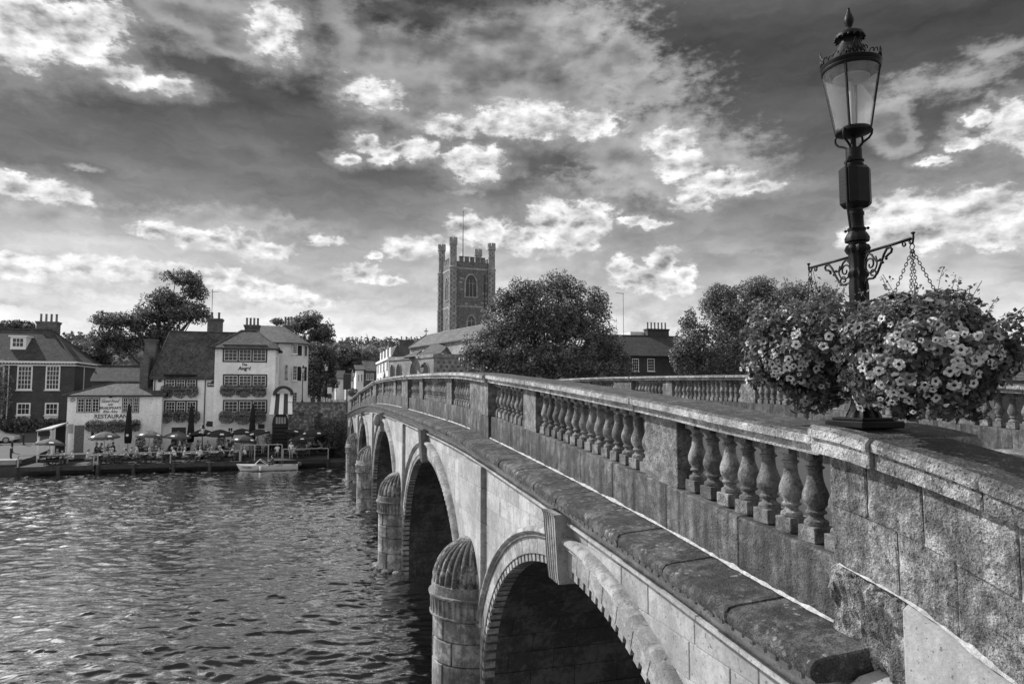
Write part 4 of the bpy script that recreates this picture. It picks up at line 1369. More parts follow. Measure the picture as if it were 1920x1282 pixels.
# ================================================================== river
def river():
    t = np.concatenate([np.arange(-420, -60, 6.0), np.arange(-60, -34, .6), np.arange(-34, -16, .12), np.arange(-16, 3.4, .055), np.arange(3.4, 20, .5), np.arange(20, 420, 6.0)])
    s = np.concatenate([np.arange(-2, 5, .5), np.arange(5, 30, .055), np.arange(30, 45, .09), np.arange(45, 72, .14)])
    Tg, Sg = np.meshgrid(t, s)
    rng = np.random.default_rng(4)
    Z = np.zeros_like(Tg)
    # gentle cross ripple
    for i in range(40):
        wl = 10 ** rng.uniform(math.log10(.34), math.log10(2.4))
        a = R(74) + rng.normal(0, .8)
        k = 2 * math.pi / wl
        amp = .0046 * wl ** .9 * rng.uniform(.4, 1.3)
        wob = np.sin(Tg * rng.uniform(.1, .5) + Sg * rng.uniform(.1, .5) + rng.uniform(0, 6)) + np.sin(Tg * rng.uniform(.4, 1.1) - Sg * rng.uniform(.3, .9) + rng.uniform(0, 6))
        Z += amp * np.sin(k * (Tg * math.cos(a) + Sg * math.sin(a)) + rng.uniform(0, 6.28) + wob * .9)
    # short steep wavelets: narrow broken crests lying across the wind
    for i in range(34):
        wl = rng.uniform(.34, .95)
        a = R(76) + rng.normal(0, .22)
        k = 2 * math.pi / wl
        c1, c2 = math.cos(a), math.sin(a)
        al = -Tg * c2 + Sg * c1; ac = Tg * c1 + Sg * c2
        wob = np.sin(al * rng.uniform(.5, 1.3) + ac * rng.uniform(.1, .4) + rng.uniform(0, 6)) * .9 + np.sin(al * rng.uniform(1.5, 3) + ac * .5 + rng.uniform(0, 6)) * .45
        th = k * ac + wob + rng.uniform(0, 6)
        mask = np.sin(al * rng.uniform(1.6, 3.6) + 1.3 * np.sin(ac * rng.uniform(.8, 1.6) + rng.uniform(0, 6)) + rng.uniform(0, 6)) * np.sin(ac * rng.uniform(.5, 1.1) + rng.uniform(0, 6))
        mask = np.clip(mask - .05, 0, 1) ** .8
        Z += rng.uniform(.045, .062) * wl * mask * (1 - np.abs(np.sin(th / 2))) ** 2.6
    gust = .75 + .35 * np.sin(Tg * .11 + Sg * .07 + 1) * np.sin(Sg * .13 - Tg * .04)
    Z *= gust
    fade = np.clip((60 - np.abs(Tg)) / 25, 0, 1)
    Z *= fade
    nt, ns = len(t), len(s)
    me = bpy.data.meshes.new('river')
    vs = np.stack([Tg, Sg, Z], axis=-1).reshape(-1, 3)
    i = np.arange(ns - 1)[:, None] * nt + np.arange(nt - 1)[None, :]
    q = np.stack([i, i + 1, i + nt + 1, i + nt], axis=-1).reshape(-1, 4)
    me.vertices.add(len(vs)); me.vertices.foreach_set('co', vs.ravel())
    me.loops.add(q.size); me.loops.foreach_set('vertex_index', q.ravel().astype(np.int32))
    me.polygons.add(len(q)); me.polygons.foreach_set('loop_start', np.arange(0, q.size, 4, dtype=np.int32))
    me.polygons.foreach_set('use_smooth', np.ones(len(q), dtype=bool))
    m, T, p, out = new_mat('river_water')
    pos = T.n('ShaderNodeNewGeometry').outputs['Position']
    b = T.n('ShaderNodeBump'); b.inputs['Strength'].default_value = .28; b.inputs['Distance'].default_value = .04
    h1 = T.noise(T.v('MULTIPLY', pos, (1.0, 1.9, 1)), 2.6, 4, .55, dist=.4)
    h2 = T.noise(T.v('MULTIPLY', pos, (1.0, 1.6, 1)), 9.0, 3, .55)
    T.put(b.inputs['Height'], T.m('ADD', h1, T.m('MULTIPLY', h2, .10)))
    lw = T.n('ShaderNodeLayerWeight'); lw.inputs[0].default_value = .5; T.put(lw.inputs['Normal'], b.outputs[0])
    fr = T.mr(lw.outputs['Facing'], .43, .68, .025, .90)
    gl = T.n('ShaderNodeBsdfGlossy'); gl.inputs['Roughness'].default_value = .035; gl.inputs[0].default_value = g3(.92); T.put(gl.inputs['Normal'], b.outputs[0])
    df = T.n('ShaderNodeBsdfDiffuse'); T.put(df.inputs[0], T.mr(T.noise(pos, .35, 3, .5), .3, .7, .004, .010, 'LINEAR'))
    ms = T.n('ShaderNodeMixShader'); T.put(ms.inputs[0], fr); T.put(ms.inputs[1], df.outputs[0]); T.put(ms.inputs[2], gl.outputs[0])
    T.put(out.inputs[0], ms.outputs[0])
    me.materials.append(m)
    me.update(calc_edges=True)
    tag(link('river', me), kind='structure')


river()

# ================================================================== ground
GH = [(68.9, 1.15), (72, 1.2), (80, 1.9), (88, 2.8), (100, 3.6), (140, 4.6), (200, 6), (400, 9), (900, 12), (4000, 14)]


def gh(s): return interp(GH, s)


def ground():
    mb = MB()
    ss = [68.95, 70, 72, 74, 77, 78.4, 78.6, 80, 84, 88, 94, 100, 120, 140, 170, 200, 280, 400, 600, 900, 1500, 2500, 4000]
    ts = [-3000, -1200, -500, -200, -100, -60, -40, -27, -24.41, -24.4, -20, -10, 0, 3.5, 3.51, 10, 14.5, 25, 40, 60, 100, 200, 500, 1200, 3000]
    for a, b in zip(ss[:-1], ss[1:]):
        for c, d in zip(ts[:-1], ts[1:]):
            z = lambda t, q: .35 if (-24.405 < t < 3.505 and q < 78.5) else gh(q)
            mb.quad((c, a, z(c, a)), (d, a, z(d, a)), (d, b, z(d, b)), (c, b, z(c, b)))
    # river wall under the edge, and the near bank behind the viewer
    mb.quad((-3000, 68.95, -1), (-24.4, 68.95, -1), (-24.4, 68.95, 1.15), (-3000, 68.95, 1.15)); mb.quad((3.5, 68.95, -1), (3000, 68.95, -1), (3000, 68.95, 1.15), (3.5, 68.95, 1.15)); mb.quad((-24.4, 68.95, -1), (3.5, 68.95, -1), (3.5, 68.95, .35), (-24.4, 68.95, .35))
    for c, d in ((-3000, -60), (-60, 0), (0, 60), (60, 3000)):
        mb.quad((c, 1.6, 1.3), (d, 1.6, 1.3), (d, -3000, 2.5), (c, -3000, 2.5))
        mb.quad((c, 1.6, -1), (d, 1.6, -1), (d, 1.6, 1.3), (c, 1.6, 1.3))
    m, T, p, out = new_mat('ground')
    pos = T.n('ShaderNodeNewGeometry').outputs['Position']
    n = T.noise(pos, .25, 5, .6); n2 = T.noise(pos, 4, 4, .6)
    T.put(p.inputs['Base Color'], T.m('MULTIPLY', T.mr(n, .3, .7, .04, .07, 'LINEAR'), T.mr(n2, .3, .7, .75, 1.25, 'LINEAR')))
    p.inputs['Roughness'].default_value = .95
    tag(mb.build('ground', m, None, fix=False), kind='structure')


ground()
# paved quay and road in front of the brick house
mb = MB()
for a, b in ((69.0, 72), (72, 76), (76, 80), (80, 84), (84, 87)):
    mb.quad((-60, a, gh(a) + .02), (-24.4, a, gh(a) + .02), (-24.4, b, gh(b) + .02), (-60, b, gh(b) + .02))
tag(mb.build('quayside_road', plain('quay_tarmac', .07, .9, .2, 3), None, fix=False), kind='structure')
mb = MB(); mb.box(-60, -24.4, 68.75, 70.0, .9, 1.30); tag(mb.build('quay_kerb', plain('quay_stone', .25, .85, .2, 2), None), kind='structure')
mb = MB(); mb.quad((-60, 80.0, gh(80) + .03), (-26, 80.0, gh(80) + .03), (-26, 80.35, gh(80.35) + .03), (-60, 80.35, gh(80.35) + .03)); tag(mb.build('road_marking', M['white_paint'], None, fix=False), kind='structure')

# ---- terrace of the public house: decks on timber piles
terr = thing('timber_terrace', 'long timber deck on piles along the river in front of the white pub', 'terrace', (-11, 73, 0))
DZ = 0.74


def deck(x0, x1, y0, y1, z):
    n = int((y1 - y0) / .28)
    mb = MB()
    for i in range(n):
        a = lerp(y0, y1, i / n); b = lerp(y0, y1, (i + 1) / n) - .008
        mb.box(x0, x1, a, b, z - .05, z + random.uniform(-.003, .003))
    return mb


tag(deck(-23.9, 1.6, 68.0, 77.0, DZ).build('deck_boards', M['timber'], terr), kind='stuff')
for x0, x1 in ((-24.0, -18.2), (-18.0, -12.1), (-11.9, -3.2), (-3.0, 1.6)):
    mb = MB(); mb.cbox(x0, x1, 67.93, 67.99, .36, DZ - .06, .01); mb.build('fascia_board', M['timber'], terr)
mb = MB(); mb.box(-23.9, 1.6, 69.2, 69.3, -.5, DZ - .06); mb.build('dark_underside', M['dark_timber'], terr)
PILES = [-24.0, -20.9, -17.9, -15.1, -11.9, -8.9, -5.6, -2.6, 1.5]
for x in PILES:
    mb = MB(); mb.lathe([(.14, -.8), (.15, 0), (.15, .70), (.13, .76), (0, .76)], 10, (x, 67.85, 0)); mb.build('pile', M['timber'], terr, smooth=40)


def railing(label, pts, z, h=1.0, step=2.9, mat='timber', wires=4, rail=.045):
    o = thing('handrail_fence', label, 'fence', (pts[0][0], pts[0][1], z), 'handrails of the terrace')
    for a, b in zip(pts[:-1], pts[1:]):
        L = math.dist(a, b); n = max(1, round(L / step))
        for i in range(n + 1):
            x, y = lerp(a[0], b[0], i / n), lerp(a[1], b[1], i / n)
            mb = MB(); mb.cbox(x - .05, x + .05, y - .05, y + .05, z - .5, z + h, .008); mb.build('post', M[mat], o)
        mb = MB(); mb.tube([(*a, z + h + .02), (*b, z + h + .02)], rail, 6); mb.build('top_rail', M[mat], o)
        for w in range(wires):
            mb = MB(); mb.tube([(*a, z + h * (w + .6) / (wires + .6)), (*b, z + h * (w + .6) / (wires + .6))], .008, 4); mb.build('wire', M['timber'], o)
    return o


M['rail'] = plain('pale_rail', .30, .7, .25, 4)
railing('low handrail round the small deck at the left end of the terrace', [(-24.0, 68.1), (-18.3, 68.1)], DZ - .0, .95, 5.6, 'rail', 4)
railing('long pale handrail running along the middle of the riverside deck', [(-18.0, 68.1), (-6.4, 68.1)], DZ, .98, 5.8, 'rail', 2)
railing('taller framed railing by the moored launch', [(-6.3, 68.15), (-2.7, 68.15)], DZ, 1.45, 1.15, 'rail', 3)
railing('handrail at the bridge end of the terrace', [(-2.6, 68.1), (1.5, 68.1)], DZ, 1.0, 4.1, 'rail', 2)


# ---- moored launch
BOAT = []
def launch():
    o = thing('motor_launch', 'small white open motor launch with a raked windscreen moored at the terrace', 'boat', (-3.9, 66.5, 0))
    x0, x1, yc = -6.5, -1.2, 66.5
    rings = []
    N = 15
    for i in range(21):
        u = i / 20
        x = lerp(x0, x1, u)
        w = .82 * (1 - (1 - min(1, u / .55)) ** 2.2) * (1 - .12 * max(0, (u - .6) / .4)) + .012
        sheer = .50 + .10 * (1 - u) ** 2 - .05 * u
        keel = -.18 + .20 * max(0, 1 - u / .12) ** 1.5
        rk = .30 * (1 - u) ** 6
        ring = []
        for k in range(N):
            t = -1 + 2 * k / (N - 1)
            y = w * math.copysign(abs(t) ** .55, t)
            z = lerp(keel, sheer, abs(t) ** 2.2)
            ring.append((x + rk * (1 - (z - keel) / (sheer - keel)) * 1.2, yc + y, z))
        rings.append(ring)
    mb = MB(); mb.loft(rings, cap=True, closed=False)
    mb.build('hull', plain('launch_white', .55, .35, .06, 2), o, smooth=40)
    mb = MB()
    dr = []
    for i in range(11):
        u = i / 10 * .33; x = lerp(x0, x1, u)
        w = .82 * (1 - (1 - min(1, u / .55)) ** 2.2) + .012
        z = .50 + .10 * (1 - u) ** 2 - .05 * u
        dr.append([(x, yc - w * .97, z - .01), (x, yc - w * .5, z + .05), (x, yc, z + .07), (x, yc + w * .5, z + .05), (x, yc + w * .97, z - .01)])
    mb.loft(dr, cap=False, closed=False); mb.build('foredeck', plain('launch_deck', .42, .4, .1, 2), o, smooth=True)
    mb = MB(); mb.box(lerp(x0, x1, .34), x1 - .25, yc - .62, yc + .62, .12, .18); mb.build('cockpit_floor', M['dark_timber'], o)
    for (a, b) in ((.45, .52), (.66, .74), (.88, .96)):
        mb = MB(); mb.cbox(lerp(x0, x1, a), lerp(x0, x1, b), yc - .6, yc + .6, .17, .50 if b < .9 else .46, .04); mb.build('seat', plain('launch_seat', .08, .6), o)
    mb = MB()
    xs = lerp(x0, x1, .33)
    A, B_, C, D = (xs - .25, yc - .62, .54), (xs - .25, yc + .62, .54), (xs + .25, yc + .5, 1.02), (xs + .25, yc - .5, 1.02)
    for a, b in ((A, D), (D, C), (C, B_), (A, (xs + .95, yc - .72, .50)), (D, (xs + 1.05, yc - .72, .52)), (C, (xs + 1.05, yc + .72, .52)), (A, B_)): mb.tube([a, b], .022, 5)
    fr = mb.build('windscreen_frame', M['white_paint'], o)
    mb = MB(); mb.quad(A, B_, C, D); mb.build('windscreen_glass', M['lamp_glass'], fr, fix=False)
    mb = MB(); mb.lathe([(0, -.2), (.08, -.18), (.10, 0), (.08, .18), (0, .2)], 10, (-4.4, yc - .9, .28)); mb.build('fender', M['white_paint'], o, smooth=True)
    mb = MB(); mb.tube([(x0 + .4, yc, .02), (x0 + .8, yc - .4, .03), (x0 + 1.6, yc - .72, .03), (x0 + 3, yc - .83, .03), (x1 - .1, yc - .76, .03)], .035, 5); mb.build('waterline_stripe', M['black_paint'], o)
    mb = MB(); mb.cbox(x1 - .02, x1 + .32, yc - .16, yc + .16, .35, .68, .06); mb.build('outboard_motor', plain('outboard', .08, .4), o)
    BOAT.append((o, x0, yc))


launch()

# ================================================================== measuring helper: a sight line meets the plane Y = s
_TH, _PT = R(16.2), math.atan(94 / 1280)


def at(px, py, s):
    """point on the vertical plane Y = s seen from the eye point in the photograph's direction (px, py)"""
    a, b = (px - 960) / 1280.0, (641 - py) / 1280.0
    f = math.cos(_PT) - b * math.sin(_PT); u = math.sin(_PT) + b * math.cos(_PT)
    x = a * math.cos(_TH) + f * math.sin(_TH); y = -a * math.sin(_TH) + f * math.cos(_TH)
    k = s / y
    return (x * k, s, EYE + u * k)


M['render_white'] = stone('white_render', 0.90, .05, .10, .15, .35, .12, .35, .85, 0.0)
M['cream_render'] = stone('cream_render', 0.74, .05, .10, .15, .35, .12, .35, .85, 0.0)
M['roof_tile'] = tiled('roof_tile', 0.055, .16, .17, .45, .45, moss=.5)
M['roof_tile_dark'] = tiled('roof_tile_dark', 0.035, .18, .18, .5, .4, moss=.4)
M['slate'] = tiled('slate', 0.085, .25, .3, .6, .25, moss=.3)
M['brick'] = tiled('brickwork', 0.055, .075, .225, 1.5, .3, moss=.25, gap=.12)
M['brick_chimney'] = tiled('brick_chimney', 0.10, .09, .23, 1.4, .35, moss=.35, gap=.12)
M['flint'] = stone('flint', 0.17, .5, .1, .8, .05, .3, 2.0, objvar=0)
M['church_stone'] = stone('church_stone', 0.36, .22, .2, .4, .10, .35, .6, objvar=.12)
M['glass_dull'] = plain('old_glass', 0.025, .10, .5, 1.1, .5)
M['curtain'] = plain('curtain', .55, .9, .15, 3)
M['pot'] = plain('chimney_pot', .14, .8, .3, 3, objvar=.3)


def rect(a, b, s):
    """corner pixels -> (t0, t1, h0, h1) on plane s"""
    p, q = at(a[0], a[1], s), at(b[0], b[1], s)
    return min(p[0], q[0]), max(p[0], q[0]), min(p[2], q[2]), max(p[2], q[2])


def window(parent, r, s, cols, rows, lights=1, frame='white_paint', fw=.07, bar=.028, sill=True, dep=.10, outer=None, curtain=False, head=None):
    """casement or sash window on a wall facing the river (-Y); its frame, bars, panes and sill are pieces of it"""
    x0, x1, z0, z1 = r
    w = group_part('window', parent)
    w.matrix_parent_inverse = Matrix.Translation(-parent.location) if parent.parent is None else Matrix()
    y = s
    if outer:
        mb = MB(); o = outer[1]
        mb.box(x0 - o, x1 + o, y - .035, y + .05, z0 - o, z0); mb.box(x0 - o, x1 + o, y - .035, y + .05, z1, z1 + o)
        mb.box(x0 - o, x0, y - .035, y + .05, z0, z1); mb.box(x1, x1 + o, y - .035, y + .05, z0, z1)
        mb.build('surround', M[outer[0]], w)
    L = (x1 - x0) / lights
    for k in range(lights):
        a, b = x0 + k * L, x0 + (k + 1) * L
        if lights > 1:
            g = outer[1] * .55 if outer else .06
            if k > 0:
                mb = MB(); mb.box(a - g, a + g, y - .04, y + .05, z0, z1); mb.build('mullion', M[outer[0] if outer else frame], w)
                a += g
            if k < lights - 1: b -= g
        mb = MB(); yy = y - .02
        mb.box(a, b, yy, y + .04, z0, z0 + fw); mb.box(a, b, yy, y + .04, z1 - fw, z1); mb.box(a, a + fw, yy, y + .04, z0 + fw, z1 - fw); mb.box(b - fw, b, yy, y + .04, z0 + fw, z1 - fw)
        mb.build('frame', M[frame], w)
        mb = MB()
        for i in range(1, cols):
            x = lerp(a + fw, b - fw, i / cols); mb.box(x - bar / 2, x + bar / 2, y - .012, y + .03, z0 + fw, z1 - fw)
        for j in range(1, rows):
            z = lerp(z0 + fw, z1 - fw, j / rows); mb.box(a + fw, b - fw, y - .014, y + .03, z - bar / 2, z + bar / 2)
        mb.build('glazing_bars', M[frame], w)
        mb = MB(); mb.quad((a + fw, y - .006, z0 + fw), (b - fw, y - .006, z0 + fw), (b - fw, y - .006, z1 - fw), (a + fw, y - .006, z1 - fw)); mb.build('pane', M['glass_dull'], w, fix=False)
    if sill:
        mb = MB(); mb.cbox(x0 - .08, x1 + .08, y - .14, y + .02, z0 - .10, z0 - .003, .01); mb.build('sill', M[frame], w)
    return w


def sidewin(parent, x, y0, y1, z0, z1, cols, rows, face=-1, frame='white_paint'):
    """window on a wall facing -X (face -1) or +X"""
    w = group_part('window', parent); w.matrix_parent_inverse = Matrix.Translation(-parent.location)
    mb = MB(); f = .07; X = sorted((x + face * .03, x - face * .03))
    for a, b, c, d in ((y0, y1, z0, z0 + f), (y0, y1, z1 - f, z1), (y0, y0 + f, z0 + f, z1 - f), (y1 - f, y1, z0 + f, z1 - f)): mb.box(X[0], X[1], a, b, c, d)
    for i in range(1, cols): y = lerp(y0, y1, i / cols); mb.box(X[0] + .008, X[1] - .008, y - .015, y + .015, z0 + f, z1 - f)
    for i in range(1, rows): z = lerp(z0, z1, i / rows); mb.box(X[0] + .006, X[1] - .006, y0 + f, y1 - f, z - .015, z + .015)
    mb.build('frame', M[frame], w)
    xg = x + face * .012
    mb = MB(); mb.quad((xg, y0 + f, z0 + f), (xg, y1 - f, z0 + f), (xg, y1 - f, z1 - f), (xg, y0 + f, z1 - f)); mb.build('pane', M['glass_dull'], w, fix=False)


def wall_box(parent, x0, x1, y0, y1, z0, z1, mat, name='wall'):
    mb = MB(); mb.box(x0, x1, y0, y1, z0, z1); return mb.build(name, M[mat], parent)


def gable_roof(parent, x0, x1, y0, y1, ze, zr, mat, ridge='X', hip0=0.0, hip1=0.0, over=.25, name='roof', th=.12, yr=None):
    """roof with ridge along X; hips measured along the ridge"""
    yr = (y0 + y1) / 2 if yr is None else yr
    X0, X1, Y0, Y1 = x0 - over, x1 + over, y0 - over, y1 + over
    sl = (zr - ze) / max(.1, yr - y0)
    e = ze - over * sl
    A, B, C, D = (X0, Y0, e), (X1, Y0, e), (X1, Y1, e), (X0, Y1, e)
    E_, F = (X0 + hip0, yr, zr), (X1 - hip1, yr, zr)
    mb = MB()
    for z in (0, -th):
        up = lambda p: (p[0], p[1], p[2] + z)
        mb.poly([up(A), up(B), up(F), up(E_)]); mb.poly([up(C), up(D), up(E_), up(F)])
        mb.poly([up(D), up(A), up(E_)]); mb.poly([up(B), up(C), up(F)])
    for p, q in ((A, B), (B, C), (C, D), (D, A)):
        mb.quad(p, q, (q[0], q[1], q[2] - th), (p[0], p[1], p[2] - th))
    rf = mb.build(name, M[mat], parent, fix=False)
    mb = MB(); mb.tube([(E_[0], E_[1], zr + .02), (F[0], F[1], zr + .02)], .09, 6)
    for p in ((A, E_), (D, E_)) if hip0 > .3 else (): mb.tube([(p[0][0], p[0][1], p[0][2] + .02), (p[1][0], p[1][1], p[1][2] + .02)], .08, 6)
    for p in ((B, F), (C, F)) if hip1 > .3 else (): mb.tube([(p[0][0], p[0][1], p[0][2] + .02), (p[1][0], p[1][1], p[1][2] + .02)], .08, 6)
    mb.build('ridge_tiles', M[mat], rf)
    return rf


def chimney(parent, x0, x1, y0, y1, z0, z1, pots, mat='brick_chimney', ph=.75):
    mb = MB(); mb.box(x0, x1, y0, y1, z0, z1 - .3); mb.box(x0 - .06, x1 + .06, y0 - .06, y1 + .06, z1 - .3, z1 - .15); mb.box(x0 - .12, x1 + .12, y0 - .12, y1 + .12, z1 - .15, z1)
    st = mb.build('chimney', M[mat], parent)
    for i in range(pots):
        x = lerp(x0, x1, (i + .5) / pots)
        mb = MB(); mb.lathe([(.15, 0), (.16, .06), (.13, .1), (.115, ph - .1), (.14, ph - .08), (.14, ph), (.10, ph), (.09, ph - .2)], 10, (x, (y0 + y1) / 2, z1)); mb.build('chimney_pot', M['pot'], st, smooth=40)
    return st


def text_mesh(body, width, height, shear=0.0, bold=0.0, mat='black_paint'):
    """letters as a thin solid, fitted to a width and height and centred"""
    cu = bpy.data.curves.new('lettering', 'FONT'); cu.body = body; cu.size = 1; cu.shear = shear; cu.extrude = .006; cu.offset = bold
    t = bpy.data.objects.new('lettering', cu); COL.objects.link(t)
    dg = bpy.context.evaluated_depsgraph_get()
    me = bpy.data.meshes.new_from_object(t.evaluated_get(dg))
    bpy.data.objects.remove(t, do_unlink=True)
    v = np.zeros(len(me.vertices) * 3); me.vertices.foreach_get('co', v); v = v.reshape(-1, 3)
    lo, hi = v.min(0), v.max(0)
    v[:, 0] = (v[:, 0] - (lo[0] + hi[0]) / 2) * width / (hi[0] - lo[0]); v[:, 1] = (v[:, 1] - (lo[1] + hi[1]) / 2) * height / (hi[1] - lo[1])
    me.vertices.foreach_set('co', v.ravel()); me.materials.clear(); me.materials.append(M[mat]); me.update()
    return me


def writing(parent, body, a, b, s, mat='black_paint', shear=0.0, bold=0.01, name='lettering', rot=None):
    """painted words filling the sight-line rectangle a-b on the wall plane s"""
    r = rect(a, b, s)
    o = link(name, text_mesh(body, r[1] - r[0], r[3] - r[2], shear, bold, mat), parent, ((r[0] + r[1]) / 2, s, (r[2] + r[3]) / 2))
    o.rotation_euler = rot or (R(90), 0, 0)
    return o


M['leaf_box'] = leafmat('window_box_leaf', 0.12, .3, .5)
M['leaf_flower'] = leafmat('window_box_flower', 0.34, .3, .4)


def flower_box(label, x0, x1, y, z0, z1, seed, group='window boxes on the pub front'):
    o = thing('window_box', label, 'window box', ((x0 + x1) / 2, y, z0), group)
    rg = random.Random(seed)
    zb = lerp(z0, z1, .45)
    mb = MB(); mb.cbox(x0 + .08, x1 - .08, y - .30, y - .02, zb - .05, zb + .18, .01); mb.build('trough', M['dark_timber'], o)
    P, N_, S_ = [], [], []; P2, N2 = [], []
    n = int((x1 - x0) * 700)
    for i in range(n):
        u = rg.random()
        x = lerp(x0, x1, u)
        nl = max(1, round((x1 - x0) / 1.5)); uu = (u * nl) % 1.0
        lob = (.35 + .75 * math.sqrt(max(0, 1 - (2 * uu - 1) ** 2))) * (1 + .25 * mnoise.noise(Vector((x * 1.9, seed, 0))))
        a = rg.uniform(0, math.pi * 2); r = rg.random() ** .4
        z = zb + (math.sin(a) * r) * (z1 - z0) * .55 * lob
        yy = y - .28 + math.cos(a) * r * .36
        if yy > y - .02: yy = y - .02 - rg.random() * .2
        (P if rg.random() < .78 else P2).append((x, yy, z))
    fo = tag(link('foliage', leaves_mesh('foliage', P, [(0, -.8, .5)] * len(P), .12, M['leaf_box'], seed), o), kind='stuff')
    tag(link('blossom', leaves_mesh('blossom', P2, [(0, -.9, .5)] * len(P2), .10, M['leaf_flower'], seed + 1, .9), o), kind='stuff')
    return o


# ================================================================== the white pub
PS = 78.0
def pub():
    o = thing('public_house', 'white rendered riverside pub of three storeys with dark framed windows and tiled roofs', 'pub', (-9.5, PS, 1.2))
    # centre range
    x0, x1, _, ze = rect((288, 703), (408, 800), PS)
    ridge = at(340, 622, PS + 4.2)[2]
    wall_box(o, x0, x1 + .5, PS, PS + 8.5, .3, ze, 'render_white')
    gable_roof(o, x0, x1 + 1.2, PS, PS + 8.5, ze, ridge, 'roof_tile', over=.3, hip0=.9)
    # three-storey bay
    b0, b1, _, be = rect((405, 648), (514, 800), PS)
    yb = PS - .55
    mb = MB(); mb.box(b0, b1, yb, PS + 7.5, .3, be); mb.build('wall', M['render_white'], o)
    zr = at(455, 620, PS + 2.5)[2]
    gable_roof(o, b0, b1, yb, PS + 6.0, be, zr, 'roof_tile', hip0=2.6, hip1=2.6, over=.4, yr=PS + 2.6)
    mb = MB(); mb.box(b0 - .3, b1 + .3, yb - .32, yb - .22, be - .40, be - .26); mb.build('gutter', M['black_paint'], o)
    # windows: (pixel rect, columns, rows)
    for a, b, c, r_ in (((421, 648), (498, 677), 3, 4), ((421, 704), (498, 723), 3, 3), ((421, 752), (498, 772), 3, 3)):
        window(o, rect(a, b, yb), yb, c, r_, 3, 'white_paint', .06, .03, False, outer=('black_paint', .15))
    for a, b, c, r_ in (((311, 705), (367, 725), 3, 3), ((311, 753), (367, 774), 3, 3)):
        window(o, rect(a, b, PS), PS, c, r_, 3, 'white_paint', .06, .03, False, outer=('black_paint', .15))
    mb = MB(); r = rect((308, 702), (369, 704), PS); mb.box(r[0], r[1], PS - .35, PS + .02, r[3] - .10, r[3] + .02); mb.build('window_canopy', M['dark_timber'], o)
    # string between storeys
    for (pa, pb, yy) in (((292, 795.5), (404, 797), PS), ((292, 746), (404, 747), PS), ((408, 746), (512, 747), yb), ((408, 795.5), (512, 797), yb)):
        r = rect(pa, pb, yy); mb = MB(); mb.box(r[0], r[1], yy - .035, yy - .002, r[2], r[3]); mb.build('string_course', M['render_white'], o)
    r = rect((419, 680), (499, 701), yb); mb = MB(); mb.box(r[0], r[1], yb - .03, yb - .002, r[2], r[3]); sg = mb.build('sign_panel', M['render_white'], o)
    writing(sg, 'The', (453, 680.5), (463, 686), yb - .04, shear=.2, bold=.03)
    writing(sg, 'Angel', (446, 686.5), (470, 696), yb - .04, shear=.1, bold=.04)
    # hanging brewery board
    r = rect((389, 717), (416, 725), PS); mb = MB(); mb.cbox(r[0], r[1], PS - .06, PS - .002, r[2], r[3], .02)
    xm = (r[0] + r[1]) / 2
    for i in range(9):
        a0, a1 = math.pi * i / 9, math.pi * (i + 1) / 9
        mb.add([(xm, PS - .05, r[3] - .02), (xm + .36 * math.cos(a0), PS - .05, r[3] - .02 + .26 * math.sin(a0)), (xm + .36 * math.cos(a1), PS - .05, r[3] - .02 + .26 * math.sin(a1))], [(0, 1, 2)])
    bd = mb.build('brewery_board', M['black_paint'], o)
    writing(bd, 'Brakspear', (391, 719), (414, 723.5), PS - .075, 'white_paint', bold=.02)
    # pipes, plaque, doors
    for px, y0, y1 in ((385.5, 705, 800), (405, 708, 730)):
        a, b = at(px, y0, PS), at(px, y1, PS); mb = MB(); mb.tube([(a[0], PS - .07, a[2]), (a[0], PS - .07, b[2])], .05, 6); mb.build('downpipe', M['black_paint'], o)
    a = at(291, 706, PS); mb = MB(); mb.tube([(a[0], PS - .1, a[2]), (a[0], PS - .1, a[2] - 1.9), (a[0] - .5, PS - .1, a[2] - 2.1)], .05, 6); mb.build('downpipe', M['black_paint'], o)
    r = rect((386, 789), (408, 799), PS); mb = MB(); mb.add([(r[0], PS - .04, lerp(r[2], r[3], .3)), (lerp(r[0], r[1], .12), PS - .04, r[2]), (lerp(r[0], r[1], .88), PS - .04, r[2]), (r[1], PS - .04, lerp(r[2], r[3], .4)), (lerp(r[0], r[1], .85), PS - .04, r[3] - .08), (lerp(r[0], r[1], .12), PS - .04, r[3])], [(0, 1, 2, 3, 4, 5)]); mb.build('wall_plaque', M['black_paint'], o, fix=False)
    r = rect((322, 801), (348, 830), PS); mb = MB(); mb.box(r[0], r[1], PS - .03, PS + .02, 1.15, r[3]); mb.build('door', M['black_paint'], o)
    r = rect((427, 801), (437, 814), yb); window(o, r, yb, 2, 2, 1, 'white_paint', .08, .04, False)
    r = rect((484, 795), (496, 803), yb); mb = MB(); mb.box(r[0], r[1], yb - .05, yb, r[2], r[3]); mb.build('menu_board', M['black_paint'], o)
    for px, py in ((414, 652), (502, 653), (402, 710.5), (300, 714)):
        yy = yb if px > 410 else PS
        p = at(px, py, yy); mb = MB(); mb.cbox(p[0] - .16, p[0] + .16, yy - .22, yy, p[2] - .1, p[2] + .1, .03); mb.build('floodlight', M['black_paint'], o)
    # right return wall of the bay, with windows facing the bridge
    sidewin(o, b1, PS + .4, PS + 1.5, at(0, 0, 1)[2] * 0 + 9.2, 11.0, 2, 3, 1)
    sidewin(o, b1, PS + 2.2, PS + 3.3, 9.2, 11.0, 2, 3, 1)
    sidewin(o, b1, PS + .6, PS + 1.7, 6.2, 7.7, 2, 3, 1)
    # chimneys
    r = rect((391, 598), (416, 640), PS + 5); chimney(o, r[0], r[1], PS + 4.2, PS + 5.6, r[2] - 1.5, r[3], 2)
    p = at(397, 598, PS + 5)
